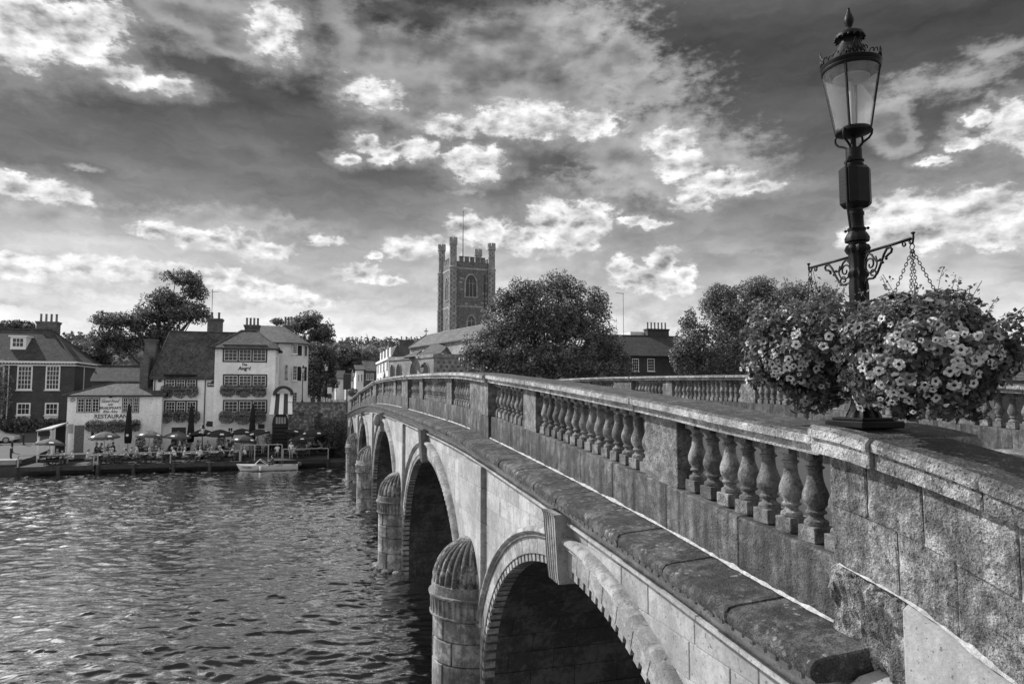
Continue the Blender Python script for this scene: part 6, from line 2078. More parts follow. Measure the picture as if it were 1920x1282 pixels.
def church_nave():
    o = thing('church_nave', 'long church with steep tiled roofs and chequered stone aisle wall below the tower', 'church', (15, 112, 4))
    # the nave runs with the street: its ridge comes towards the river, its street slope faces the bridge
    rf_, rn = Vector((19.7, 124.4, 17.45)), Vector((26.3, 97.5, 17.45))
    ef, en = Vector((16.3, 123.4, 15.1)), Vector((22.8, 95.9, 15.1))
    kf, kn = rf_ * 2 - ef, rn * 2 - en
    kf.z = kn.z = 15.1
    wf_, wn_, wkf, wkn = ef.lerp(kf, .05), en.lerp(kn, .05), ef.lerp(kf, .95), en.lerp(kn, .95)
    mb = MB(); mb.loft([[(p.x, p.y, 4) for p in (wf_, wn_, wkn, wkf)], [(p.x, p.y, 15.2) for p in (wf_, wn_, wkn, wkf)]]); mb.build('wall', M['church_stone'], o)
    ax = (rn - rf_).normalized()
    n_ = 26
    for sgn, (a0, a1) in ((1, (ef, en)), (-1, (kf, kn))):
        mb = MB()
        for d in (0, -.18):
            mb.poly([(p.x, p.y, p.z + d) for p in (a0, a1, rn, rf_)])
        mb.quad(tuple(a0), tuple(a1), (a1.x, a1.y, a1.z - .18), (a0.x, a0.y, a0.z - .18))
        mb.build('nave_roof', M['slate'], o, fix=False)
    mb = MB(); mb.poly([tuple(wf_), tuple(rf_ + Vector((0, 0, -.1))), tuple(wkf)]); mb.build('gable_wall', M['church_stone'], o, fix=False); mb = MB(); mb.poly([tuple(wn_), tuple(rn + Vector((0, 0, -.1))), tuple(wkn)]); mb.build('gable_wall', M['church_stone'], o, fix=False)
    mb = MB(); mb.tube([tuple(ef + Vector((0, 0, -.05))), tuple(rf_ + Vector((0, 0, .08))), tuple(kf)], .2, 6); mb.build('gable_coping', M['flint'], o)
    xg, yg, rz = rf_
    mb = MB(); mb.box(xg - .08, xg + .08, yg - .08, yg + .08, rz, rz + 1.3); mb.box(xg - .4, xg + .4, yg - .06, yg + .06, rz + .72, rz + .9); mb.build('cross', M['church_stone'], o)
    mb = MB(); mb.tube([tuple(rf_ + Vector((0, 0, .03))), tuple(rn + Vector((0, 0, .03)))], .12, 6); mb.build('ridge_tiles', M['church_stone'], o)
    # clerestory windows under the eave
    sd_n = Vector((ax.y, -ax.x, 0))
    if sd_n.x > 0: sd_n = -sd_n
    for k in range(5):
        p = wf_.lerp(wn_, (k + .5) / 8)
        P = pointed(0, 1.2, 13.2, 14.7)
        mb = MB(); mb.add([tuple(p + ax * x + sd_n * .03 + Vector((0, 0, z - p.z))) for x, z in P], [tuple(range(len(P)))]); mb.build('clerestory_window', M['dark_glass'], o, fix=False)
    # aisle roof, nearer and lower
    S1 = 104.0
    x0, x1 = at(752, 668, S1)[0], at(828, 662, S1)[0]
    z0 = at(790, 663, S1)[2]; z1 = at(840, 641, S1 + 6)[2]
    mb = MB(); a_, b_ = at(781, 668, S1), at(826, 662, S1); c_, d_ = at(846, 641, S1 + 6), at(808, 647, S1 + 6)
    mb.poly([a_, b_, c_, d_]); mb.poly([(p[0], p[1], p[2] - .2) for p in (a_, b_, c_, d_)]); mb.poly([b_, (at(880, 660, S1 + 6)[0], S1 + 6, at(880, 660, S1 + 6)[2]), c_])
    mb.build('aisle_roof', M['slate'], o, fix=False)
    mb = MB(); a_, b_, c_, d_ = at(752, 671, S1 + 1), at(778, 668, S1 + 1), at(791, 655, S1 + 6), at(775, 660, S1 + 6); mb.poly([a_, b_, c_, d_]); mb.poly([(p[0], p[1], p[2] - .2) for p in (a_, b_, c_, d_)]); mb.build('chapel_roof', M['slate'], o, fix=False)
    # parapet wall with chequered end
    S2 = 100.0
    cx = at(813, 665, S2)[0]; zt = at(813, 664, S2)[2]; zlow = 4
    xl = at(728, 680, S2 + 14)[0]
    mb = MB()
    end = (xl, S2 + 14)
    mb.loft([[(cx, S2, zlow), (cx + 12, S2, zlow), (cx + 12, S2 + 5, zlow), (end[0] + 1, end[1] + 2, zlow), (end[0], end[1], zlow)], [(cx, S2, zt), (cx + 12, S2, zt), (cx + 12, S2 + 5, zt), (end[0] + 1, end[1] + 2, zt - .1), (end[0], end[1], zt - .1)]])
    mb.build('aisle_wall', M['church_stone'], o)
    dx, dy = end[0] - cx, end[1] - S2; L = math.hypot(dx, dy); nx, ny = dy / L, -dx / L
    if nx * (0 - cx) + ny * (0 - S2) < 0: nx, ny = -nx, -ny
    F = lambda u, d, z: (cx + dx * u + nx * d, S2 + dy * u + ny * d, z)
    mb = MB()
    mb.add([F(0, .12, zt - .45), F(1, .12, zt - .45), F(1, .12, zt + .05), F(0, .12, zt + .05), F(0, 0, zt - .45), F(1, 0, zt - .45), F(1, 0, zt + .05), F(0, 0, zt + .05)], [(0, 1, 2, 3), (0, 4, 5, 1), (3, 2, 6, 7)]); mb.build('string_course', M['church_stone'], o)
    mb = MB(); mb.box(cx - .1, cx + 12, S2 - .14, S2 - .003, zt - .5, zt + .06); mb.build('string_course', M['church_stone'], o)
    # windows in the aisle wall
    for u, wd in ((.16, 1.7), (.42, 1.4), (.74, 1.1), (.9, .8)):
        P = pointed(0, wd, zt - 4.2, zt - 1.35)
        mb = MB(); mb.add([F(u + x / L, .02, z) for x, z in P], [tuple(range(len(P)))]); mb.build('aisle_window', M['dark_glass'], o, fix=False)
        P2 = pointed(0, wd + .5, zt - 4.2, zt - 1.05)
        mb = MB(); mb.tube([F(u + x / L, .05, z) for x, z in P2], .09, 5); mb.build('window_hood', M['church_stone'], o)
    # broad dark arch in the end wall and square flints
    P = pointed(cx + 7.2, 4.6, 4.2, zt - 1.0); mb = MB(); mb.add([(x, S2 - .02, z) for x, z in P], [tuple(range(len(P)))]); mb.build('arched_doorway', M['dark_glass'], o, fix=False)
    for r_ in range(5):
        for c in range(6):
            x = cx + .55 + c * .85 + (.42 if r_ % 2 else 0); z = zt - 1.0 - r_ * .62
            if x > cx + 5.0 + r_ * -.3 and r_ > 0: continue
            mb = MB(); mb.box(x, x + .36, S2 - .03, S2 + .01, z - .36, z); mb.build('flint_square', M['flint'], o)


church_nave()


# ================================================================== houses of the street beyond the bridge, and the brick house among the trees
def simple_house(label, px0, px1, py_e, py_r, S, mat, roof, wins=(), cat='house', depth=8, base=4.0, hips=(0, 0), group='houses up the street beyond the bridge', gable=False):
    o = thing('street_house', label, cat, ((at(px0, py_e, S)[0] + at(px1, py_e, S)[0]) / 2, S, base), group)
    x0, x1 = at(px0, py_e, S)[0], at(px1, py_e, S)[0]
    ze = at((px0 + px1) / 2, py_e, S)[2]
    wall_box(o, x0, x1, S, S + depth, base, ze, mat)
    zr = at((px0 + px1) / 2, py_r, S + depth / 2)[2]
    gable_roof(o, x0, x1, S, S + depth, ze, zr, roof, over=.25, hip0=hips[0], hip1=hips[1])
    for a, b, c, r_ in wins:
        window(o, rect(a, b, S), S, c, r_, 1, 'white_paint', .09, .04, True)
    return o


def townhouse():
    T_, y0, y1, zb = 14.5, 138.0, 166.0, 4.0
    o = thing('street_house', 'tall sunlit cream stucco townhouse with mansard dormers up the street', 'house', (T_ + 4, 152, zb), 'houses up the street beyond the bridge')
    ze = at(712, 681, 158)[2]
    wall_box(o, T_, T_ + 9, y0, y1, zb, ze, 'cream_render')
    mb = MB(); mb.box(T_ - .3, T_ + 9, y0 - .2, y1 + .2, ze, ze + .5); mb.build('cornice', M['cream_render'], o)
    mb = MB(); mb.loft([[(T_ + .4, y0 + .2, ze + .5), (T_ + 8.8, y0 + .2, ze + .5), (T_ + 8.8, y1 - .2, ze + .5), (T_ + .4, y1 - .2, ze + .5)], [(T_ + 1.6, y0 + 1, ze + 3.0), (T_ + 7.6, y0 + 1, ze + 3.0), (T_ + 7.6, y1 - 1, ze + 3.0), (T_ + 1.6, y1 - 1, ze + 3.0)]]); mb.build('mansard_roof', M['slate'], o)
    for k in range(4):
        y = lerp(y0 + 2.5, y1 - 5, k / 3)
        for z in (5.2, 8.4, 11.4):
            if z < ze - 2: sidewin(o, T_, y, y + 2.4, z, z + 2.0, 2, 3, -1)
        mb = MB(); mb.box(T_ + .5, T_ + 2.2, y, y + 2.4, ze + .6, ze + 2.6); mb.build('dormer', M['cream_render'], o)
    chimney(o, T_ + 2, T_ + 5, y0 + .3, y0 + 1.8, ze + .5, ze + 4.0, 3)


townhouse()
simple_house('small brick house with a steep roof left of the cream townhouse', 683, 704, 694, 676, 145, 'brick_chimney', 'roof_tile', [((687, 700), (692, 712), 2, 3), ((695, 700), (700, 712), 2, 3)])
simple_house('pale gabled house with two tall windows next down the street', 668, 682, 692, 684, 140, 'render_white', 'roof_tile_dark', [((671, 702), (674, 715), 1, 3), ((676.5, 701), (680, 715), 1, 3)])
simple_house('narrow white house half hidden by the bridge lamp', 648, 662, 712, 700, 160, 'render_white', 'roof_tile_dark', [((651, 716), (655, 724), 2, 2)])
simple_house('white house with a dark gable among the street trees', 630, 646, 708, 694, 165, 'cream_render', 'roof_tile_dark', [((634, 713), (638, 722), 2, 2)])
simple_house('flat topped grey building above the townhouse roofs', 743, 775, 672, 664, 175, 'church_stone', 'slate', [])


def brick_inn():
    S = 92.0
    o = thing('brick_inn', 'dark brick inn with arched sash window glimpsed between the two big trees', 'house', (at(1215, 700, S)[0], S, 3))
    x0, x1 = at(1130, 672, S)[0], at(1300, 672, S)[0]
    ze = at(1215, 664, S)[2]
    wall_box(o, x0, x1, S, S + 9, 2, ze, 'brick')
    gable_roof(o, x0, x1, S, S + 9, ze, at(1215, 630, S + 4.5)[2], 'roof_tile_dark', over=.35)
    window(o, rect((1213.5, 672), (1227.5, 696), S), S, 3, 4, 1, 'white_paint', .12, .04, True)
    window(o, rect((1185, 672), (1198, 696), S), S, 3, 4, 1, 'white_paint', .12, .04, True)
    r = rect((1211, 616.5), (1251, 640), S + 5); chimney(o, r[0], r[1], S + 4.4, S + 5.6, r[2] - 1, r[3], 6, 'brick', 1.05)
    r = rect((1180, 622), (1211, 640), S + 6); mb = MB(); mb.box(r[0], r[1], S + 5.6, S + 9, r[2] - 2, r[3]); mb.build('rear_parapet', M['cream_render'], o)
    p, q = at(1169, 610, S + 4), at(1169, 551, S + 4)
    mb = MB(); mb.tube([(p[0], S + 4, p[2] - 1.5), (p[0], S + 4, q[2])], .035, 5); mb.tube([(p[0] - 1.2, S + 4, q[2] + .12), (p[0] + .15, S + 4, q[2])], .03, 4)
    for k in range(6): mb.tube([(p[0] - 1.1 + .22 * k, S + 3.75, q[2] + .1), (p[0] - 1.1 + .22 * k, S + 4.25, q[2] + .1)], .018, 4)
    mb.build('aerial', M['iron'], o)


brick_inn()
# low roofs and stacks at the far right beyond the downstream balustrade
def boathouse():
    S = 74.0
    o = thing('boathouse', 'pale roofed boathouse with glazing frame beyond the far balustrade at the right edge', 'building', (at(1900, 700, S)[0], S, 1))
    x0, x1 = at(1862, 712, S)[0], at(1990, 712, S)[0]
    wall_box(o, x0, x1, S, S + 10, 1, at(1900, 711, S)[2], 'dark_timber' if False else 'brick')
    gable_roof(o, x0, x1, S, S + 10, at(1900, 711, S)[2], at(1900, 685, S + 5)[2], 'slate', hip0=6, hip1=6)
    for i in range(8):
        x = lerp(x0, x1, i / 7); mb = MB(); mb.tube([(x, S - .4, at(1900, 716, S)[2]), (x, S - .4, at(1900, 694, S)[2])], .05, 4); mb.build('fence_post', M['black_paint'], o)
    for y_ in (697, 703, 709): mb = MB(); mb.tube([(x0, S - .4, at(1900, y_, S)[2]), (x1, S - .4, at(1900, y_, S)[2])], .04, 4); mb.build('fence_rail', M['black_paint'], o)
    b = thing('chimney_house', 'brick house with tall chimney at the right edge behind the boathouse', 'house', (at(1915, 690, 84)[0], 84, 2))
    x0, x1 = at(1876, 690, 84)[0], at(2010, 690, 84)[0]
    wall_box(b, x0, x1, 84, 92, 1, at(1900, 690, 84)[2], 'brick'); gable_roof(b, x0, x1, 84, 92, at(1900, 690, 84)[2], at(1900, 668, 88)[2], 'roof_tile_dark')
    r = rect((1913, 648), (1934, 690), 88); chimney(b, r[0], r[1], 87.5, 88.7, r[2], r[3], 1)
    r = rect((1880, 668), (1887, 680), 88); chimney(b, r[0], r[1], 87.5, 88.5, r[2], r[3], 2)


boathouse()


# ================================================================== trees
def tree(label, base, blobs, nleaf, size, mat, seed, trunk=.35, group=None, name='tree', gap=.0, limbs=7, trunk_top=None, clump=1.0):
    """blobs: list of (x, y, z, rx, ry, rz) crown masses; clumps of leaves fill their outer part"""
    rg = np.random.default_rng(seed)
    o = thing(name, label, 'tree', base, group)
    vol = np.array([b[3] * b[4] * b[5] for b in blobs]) ** .75
    vol = vol / vol.sum()
    P, N_ = [], []
    off = Vector((seed * 7.3, seed * 1.7, 0))
    for b, v in zip(blobs, vol):
        n = int(nleaf * v * 2.6)
        d = rg.normal(0, 1, (n, 3)); d /= np.linalg.norm(d, axis=1, keepdims=True)
        k = rg.uniform(0, 1, n) ** .42 * 1.06
        q = np.array(b[:3]) + d * k[:, None] * np.array(b[3:])
        keep = np.zeros(n, bool)
        for i in range(n):
            w = Vector(q[i]) + off
            c = mnoise.noise(w * (.75 / clump)) * .62 + mnoise.noise(w * (1.9 / clump)) * .45
            keep[i] = c > -.22 + .75 * (k[i] ** 3 - .45) + gap
        P.append(q[keep]); N_.append(d[keep] * .7 + np.array([0, 0, .45]))
    P = np.concatenate(P); N_ = np.concatenate(N_)
    ok = P[:, 2] > base[2] + .4
    link('crown', leaves_mesh('crown', P[ok], N_[ok], size, mat, seed, .62), o)
    mb = MB()
    top = trunk_top or sum(b[2] for b in blobs) / len(blobs)
    B = Vector(base)
    mid = Vector((sum(b[0] for b in blobs) / len(blobs), sum(b[1] for b in blobs) / len(blobs), top))
    pts = [B + (mid - B) * t + Vector((.12 * math.sin(5 * t + seed), .1 * math.cos(4 * t), 0)) for t in (0, .15, .35, .6, .85, 1)]
    mb.tube(pts, [trunk, trunk * .85, trunk * .7, trunk * .5, trunk * .3, trunk * .12], 8)
    tr = mb.build('trunk', M['bark'], o, smooth=True)
    rgp = random.Random(seed)
    for i in range(limbs):
        b = blobs[i % len(blobs)]
        t = rgp.uniform(.35, .8); st = pts[0].lerp(pts[-1], t)
        en = Vector((b[0] + rgp.uniform(-.7, .7) * b[3], b[1] + rgp.uniform(-.6, .6) * b[4], b[2] + rgp.uniform(-.2, .7) * b[5]))
        md = st.lerp(en, .5) + Vector((0, 0, -.08 * (en - st).length + .3))
        mb = MB(); mb.tube([st, md, en], [trunk * .38, trunk * .22, trunk * .06], 6); mb.build('limb', M['bark'], o, smooth=True)
    return o


M['bark'] = plain('bark', .07, .9, .4, 6, .2, bump=.5)
def B_(px, py, S, rx, rz, ry=None):
    p = at(px, py, S); k = S / 1280 * 1.05
    return (p[0], S, p[2], rx * k, (ry or rx) * k, rz * k)


S = 86.0
tree('large dense round tree just right of the church tower', (at(1040, 760, S)[0], S, 2.6),
     [B_(1030, 590, S, 88, 68), B_(960, 610, S, 66, 65), B_(1090, 605, S, 72, 66), B_(912, 655, S, 50, 52), B_(1142, 660, S, 46, 55), B_(1020, 670, S, 115, 52), B_(1052, 540, S, 48, 36), B_(985, 553, S, 42, 38), B_(885, 675, S, 26, 40), B_(940, 570, S, 26, 40), B_(1115, 565, S, 28, 34), B_(1165, 690, S, 30, 36), B_(950, 690, S, 80, 30), B_(1100, 690, S, 80, 32)], 60000, .30, M['tree_dark'], 21, .5, limbs=14, gap=.16, clump=1.7)
S = 84.0
tree('large dense tree between the brick inn and the hanging baskets', (at(1380, 760, S)[0], S, 2.6),
     [B_(1370, 600, S, 75, 70), B_(1300, 645, S, 48, 55), B_(1440, 590, S, 75, 65), B_(1350, 560, S, 42, 38), B_(1500, 620, S, 70, 70), B_(1400, 660, S, 110, 50), B_(1420, 542, S, 46, 30), B_(1490, 555, S, 42, 40), B_(1290, 600, S, 26, 30), B_(1320, 685, S, 60, 34), B_(1272, 672, S, 20, 34), B_(1540, 600, S, 50, 60), B_(1545, 560, S, 36, 36)], 58000, .30, M['tree_dark'], 22, .5, limbs=12, gap=.14, clump=1.7)
S = 100.0
tree('broad spreading tree with open layered boughs behind the pub roof', (at(300, 760, S)[0], S, 3.5),
     [B_(345, 520, S, 36, 20), B_(310, 560, S, 45, 20), B_(365, 545, S, 26, 22), B_(280, 590, S, 42, 20), B_(345, 585, S, 50, 26), B_(215, 600, S, 42, 18), B_(190, 640, S, 24, 30), B_(235, 640, S, 36, 30), B_(300, 625, S, 40, 28), B_(380, 590, S, 20, 20), B_(250, 610, S, 26, 20)], 34000, .28, M['tree_dark'], 23, .55, limbs=22, gap=.30, clump=1.4)
S = 112.0
tree('tall light tree rising behind the rounded cream house', (at(590, 760, S)[0], S, 4),
     [B_(580, 600, S, 30, 20), B_(600, 625, S, 30, 28), B_(555, 610, S, 26, 18), B_(590, 650, S, 34, 30), B_(520, 603, S, 14, 8)], 12000, .30, M['tree_mid'], 24, .4, gap=.24)
S = 104.0
tree('dark heavy tree beside the street at the bridge end', (at(595, 750, S)[0], S, 4),
     [B_(592, 690, S, 28, 45), B_(612, 680, S, 22, 34), B_(600, 720, S, 30, 28)], 13000, .30, M['tree_dark'], 25, .35)
S = 150.0
for i, (lab, px, py, rx, rz, mt) in enumerate((('rounded mid-grey tree low on the wooded slope above the street', 650, 668, 26, 22, 'tree_mid'), ('pale rounded tree in the middle of the slope', 690, 668, 28, 20, 'tree_pale'), ('second pale rounded tree of the slope nearest the townhouse', 725, 668, 26, 18, 'tree_pale'), ('darker tree over the street houses', 672, 690, 26, 16, 'tree_mid'))):
    St = 230.0 + 8 * i
    tree(lab, (at(px, 740, St)[0], St, 6), [B_(px, py, St, rx, rz), B_(px - rx * .5, py + 10, St, rx * .6, rz * .8), B_(px + rx * .5, py + 8, St, rx * .6, rz * .8)], 5000, .8, M[mt], 30 + i, .4, 'trees on the slope above the street', limbs=3, clump=2.5)
S = 96.0
for i, (lab, px, py, rx, rz) in enumerate((('small tree peeping over the brick house ridge', 30, 612, 30, 10), ('bushy tree between the brick house and the outbuilding', 130, 662, 26, 22), ('low tree behind the restaurant chimney', 175, 665, 26, 24))):
    St = S + 14 * (i == 0) + 6 * i
    tree(lab, (at(px, 745, St)[0], St, 3.4), [B_(px, py, St, rx, rz), B_(px + rx * .6, py + 10, St, rx * .7, rz * .8)], 5000, .30, M['tree_mid' if i else 'tree_dark'], 50 + i, .25, 'small trees behind the quay houses', limbs=3)

# ---- wooded hill behind the town: one mass of distant trees on rising ground
def hill():
    def hz_(x, y):
        return 8 + 62 * max(0, min(1, (y - 380) / 520)) ** .9 * (.85 + .2 * mnoise.noise(Vector((x * .002, y * .002, 0))))
    mb = MB()
    xs = [-1400 + 70 * i for i in range(46)]; ys = [330 + 60 * i for i in range(15)]
    for a, b in zip(xs[:-1], xs[1:]):
        for c, d in zip(ys[:-1], ys[1:]):
            mb.quad((a, c, hz_(a, c)), (b, c, hz_(b, c)), (b, d, hz_(b, d)), (a, d, hz_(a, d)))
    tag(mb.build('hills', plain('hill_ground', .06, .95, .3, .02), None, fix=False, smooth=True), kind='structure')
    rg = np.random.default_rng(7)
    P, N_, S_ = [], [], []
    for i in range(2300):
        y = rg.uniform(400, 900); x = rg.uniform(-.62, 1.15) * y
        z = hz_(x, y); h = rg.uniform(9, 17); r_ = rg.uniform(4, 7.5)
        con = y > 760 and rg.random() < .6
        n = 36
        d = rg.normal(0, 1, (n, 3)); d /= np.linalg.norm(d, axis=1, keepdims=True); d[:, 2] = np.abs(d[:, 2])
        k = np.array([r_ * (.55 if con else 1), r_ * (.55 if con else 1), h * .8])
        q = d * k * rg.uniform(.7, 1.05, (n, 1))
        P.append(q + np.array([x, y, z + h * .15])); N_.append(d)
        S_.append(np.full(n, 3.2 if not con else 2.4))
    me = leaves_mesh('wood', np.concatenate(P), np.concatenate(N_), np.concatenate(S_), M['tree_far'], 7, .8, jitter=.35)
    tag(link('wood', me), 'wooded hill of massed distant trees behind the town', 'woodland', kind='stuff')


M['tree_far'] = leafmat('tree_leaf_far', .10, .2, .45, .8)
hill()

# ================================================================== terrace furniture and people
DZ2 = DZ + .28            # rear part of the terrace is a step higher
mb = deck(-23.9, 1.6, 72.2, 76.9, DZ2); tag(mb.build('upper_deck_boards', M['timber'], terr), kind='stuff')
mb = MB(); mb.box(-23.9, 1.6, 72.14, 72.2, DZ + .004, DZ2); mb.build('deck_riser', M['dark_timber'], terr)


def put(o, x, y, z, rz=0.0, sc=1.0, **kw):
    o.location = (x, y, z); o.rotation_euler = (0, 0, rz); o.scale = (sc, sc, sc)
    tag(o, **kw)
    return o


# ---- parasols
def make_parasol(mats):
    o = thing('parasol', 'open parasol', 'parasol', (0, 0, 0), 'open parasols on the pub terrace')
    mb = MB(); mb.lathe([(.0, 0), (.28, 0), (.28, .07), (.06, .10), (.05, .3), (0, .3)], 14); mb.build('base', M['black_paint'], o, smooth=40)
    mb = MB(); mb.tube([(0, 0, .1), (0, 0, 2.3)], .025, 8); mb.build('pole', M['rail'], o)
    N = 8
    for k in range(N):
        a0, a1 = 2 * math.pi * k / N, 2 * math.pi * (k + 1) / N
        mb = MB(); rows = []
        for j in range(6):
            u = j / 5; r = 1.32 * u; z = 2.36 - .52 * u ** 1.7
            row = []
            for i in range(5):
                a = lerp(a0, a1, i / 4); sag = 1 - .045 * math.sin(math.pi * i / 4) * u
                row.append((r * sag * math.cos(a), r * sag * math.sin(a), z - .03 * math.sin(math.pi * i / 4) * u))
            rows.append(row)
        rows.append([(x * .995, y * .995, z - .09) for x, y, z in rows[-1]])
        mb.loft(rows, cap=False, closed=False)
        mb.build('canopy_panel', mats[0], o, smooth=True, fix=False)
        if k % 2 == 0:
            am = (a0 + a1) / 2; mb = MB(); c_, s_ = math.cos(am), math.sin(am)
            q = lambda r, t, dz: (c_ * r - s_ * t, s_ * r + c_ * t, 2.36 - .52 * (r / 1.32) ** 1.7 + .012 - .03 * r / 1.32 + dz)
            mb.quad(q(.92, -.16, 0), q(1.12, -.2, 0), q(1.12, .2, 0), q(.92, .16, 0)); mb.build('printed_badge', M['white_paint'], o, fix=False)
    mb = MB(); mb.lathe([(0, 2.33), (.03, 2.36), (.03, 2.44), (0, 2.47)], 8); mb.build('finial', M['rail'], o)
    for k in range(N):
        a = 2 * math.pi * k / N; mb = MB(); mb.tube([(.03 * math.cos(a), .03 * math.sin(a), 1.75), (.7 * math.cos(a), .7 * math.sin(a), 2.12)], .008, 4); mb.build('strut', M['rail'], o)
    return o


PAR_MID = plain('parasol_cloth', .075, .85, .15, 3)
PAR_DARK = plain('parasol_dark_cloth', .02, .85, .2, 3)
par_a, par_b = make_parasol([PAR_MID]), make_parasol([PAR_DARK])
kids(None)
ORD = ['leftmost', 'second', 'third', 'fourth', 'fifth', 'sixth', 'seventh', 'eighth', 'ninth', 'tenth', 'eleventh', 'twelfth']
PARS = [(91, 70.2, 0, .95), (197, 73.2, 0, 1), (278, 73.4, 0, 1), (331, 73.8, 0, .95), (381, 75.2, 1, 1), (411, 74.2, 1, 1), (453, 75.4, 1, 1), (454, 70.4, 1, .95), (489, 74.2, 1, 1), (548, 74.4, 1, 1), (565, 70.2, 1, .9), (589, 72.8, 1, 1)]
used = set()
for i, (px, s, dk, sc) in enumerate(PARS):
    src = par_b if dk else par_a
    o = src if dk not in used else copy_tree(src)
    used.add(dk)
    z = DZ2 if s > 72.2 else DZ
    put(o, at(px, 820, s)[0], s, z, R(17 * i), sc, label='open %s parasol, %s from the left along the terrace' % ('dark' if dk else 'grey', ORD[i]) if i else 'open grey parasol on the small deck, leftmost on the terrace')
    o.rotation_euler = (R((-4, 3, 0, 5, -6, 2, 0, 4, -8, 12, 3, -3)[i]), R((3, -2, 4, 0, 5, -3, 2, -4, 9, -8, 4, 2)[i]), R(17 * i))


def closed_parasol(px, label, s=75.6):
    x = at(px, 800, s)[0]; top = at(px, 755, s)[2]
    o = thing('closed_parasol', label, 'parasol', (x, s, DZ2), 'tall furled black parasols')
    mb = MB(); mb.lathe([(0, DZ2), (.35, DZ2), (.35, DZ2 + .08), (.05, DZ2 + .1), (0, DZ2 + .1)], 14, (x, s, 0)); mb.build('base', M['black_paint'], o)
    mb = MB(); mb.tube([(x, s, DZ2 + .1), (x, s, top)], .035, 8); mb.build('pole', M['rail'], o)
    rings = []
    N = 24
    for z, r_ in ((1.0, .26), (1.5, .30), (2.0, .29), (2.6, .25), (2.75, .20), (2.85, .24), (3.6, .20), (4.2, .14), (4.55, .06), (4.7, .02)):
        zz = DZ2 + z * (top - DZ2) / 4.7
        rings.append([(x + r_ * (1 + .16 * math.cos(8 * 2 * math.pi * i / N)) * math.cos(2 * math.pi * i / N), s + r_ * (1 + .16 * math.cos(8 * 2 * math.pi * i / N)) * math.sin(2 * math.pi * i / N), zz) for i in range(N)])
    mb = MB(); mb.loft(rings); mb.build('furled_canopy', plain('furled_cloth', .015, .9, .3, 4), o, smooth=True)
    mb = MB(); zz = DZ2 + 1.75 * (top - DZ2) / 4.7; mb.lathe([(0, -.02), (.13, -.02), (.13, .02), (0, .02)], 14); b = mb.build('badge', M['white_paint'], o); b.matrix_parent_inverse = Matrix.Translation(-o.location); b.location = (x, s - .34, zz); b.rotation_euler = (R(90), 0, 0)


closed_parasol(241, 'tall furled black parasol in front of the restaurant lettering')
closed_parasol(358, 'tall furled black parasol in front of the lower pub windows')
closed_parasol(473, 'tall furled black parasol in front of the tall pub bay')


# ---- picnic tables
def make_table():
    o = thing('picnic_table', 'picnic table', 'picnic table', (0, 0, 0), 'picnic tables on the terrace')
    for k in range(5):
        mb = MB(); y = -.34 + .17 * k; mb.cbox(-.9, .9, y - .078, y + .078, .72, .76, .008); mb.build('top_plank', M['timber'], o)
    for s_ in (-1, 1):
        mb = MB(); mb.cbox(-.9, .9, s_ * .68 - .12, s_ * .68 + .12, .42, .46, .008); mb.build('bench_plank', M['timber'], o)
    for x in (-.62, .62):
        for s_ in (-1, 1):
            mb = MB(); mb.tube([(x + .03 * s_, -.30 * s_, .72), (x + .03 * s_, .62 * s_, 0)], .045, 4); mb.build('leg', M['timber'], o)
        mb = MB(); mb.box(x - .06, x - .02, -.8, .8, .36, .42); mb.build('bearer', M['timber'], o)
    for (x, y, h, r_) in ((-.4, .1, .14, .035), (.2, -.1, .14, .035), (.45, .12, .1, .05)):
        mb = MB(); mb.lathe([(0, .76), (r_, .76), (r_ * 1.1, .76 + h), (0, .76 + h)], 8, (x, y, 0)); mb.build('glass_tumbler', plain('tumbler', .6, .15, .1), o)
    return o


tb = make_table()
kids(None)
TABLES = [(103, 69.5), (183, 69.4), (223, 69.5), (268, 69.4), (313, 69.5), (361, 69.4), (404, 69.5), (446, 69.6), (196, 73.6), (277, 73.8), (331, 73.9), (382, 74.6), (420, 74.2), (488, 74.0), (563, 70.2), (590, 72.9)]
for i, (px, s) in enumerate(TABLES):
    o = tb if i == 0 else copy_tree(tb)
    z = DZ2 if s > 72.2 else DZ
    n = i if i < 8 else (i - 8)
    lab = ('picnic table on the small deck at the left end' if i == 0 else 'picnic table %s from the left in the row along the river rail' % ORD[i] if i < 8 else
           'picnic table %s from the left in the rear row by the pub wall' % (ORD[n] if n else 'first') if i < 14 else ('picnic table beside the bare-headed standing person near the launch' if i == 14 else 'picnic table nearest the bridge pier'))
    put(o, at(px, 850, s)[0], s, z, R(90) if i else R(4), 1.0, label=lab)


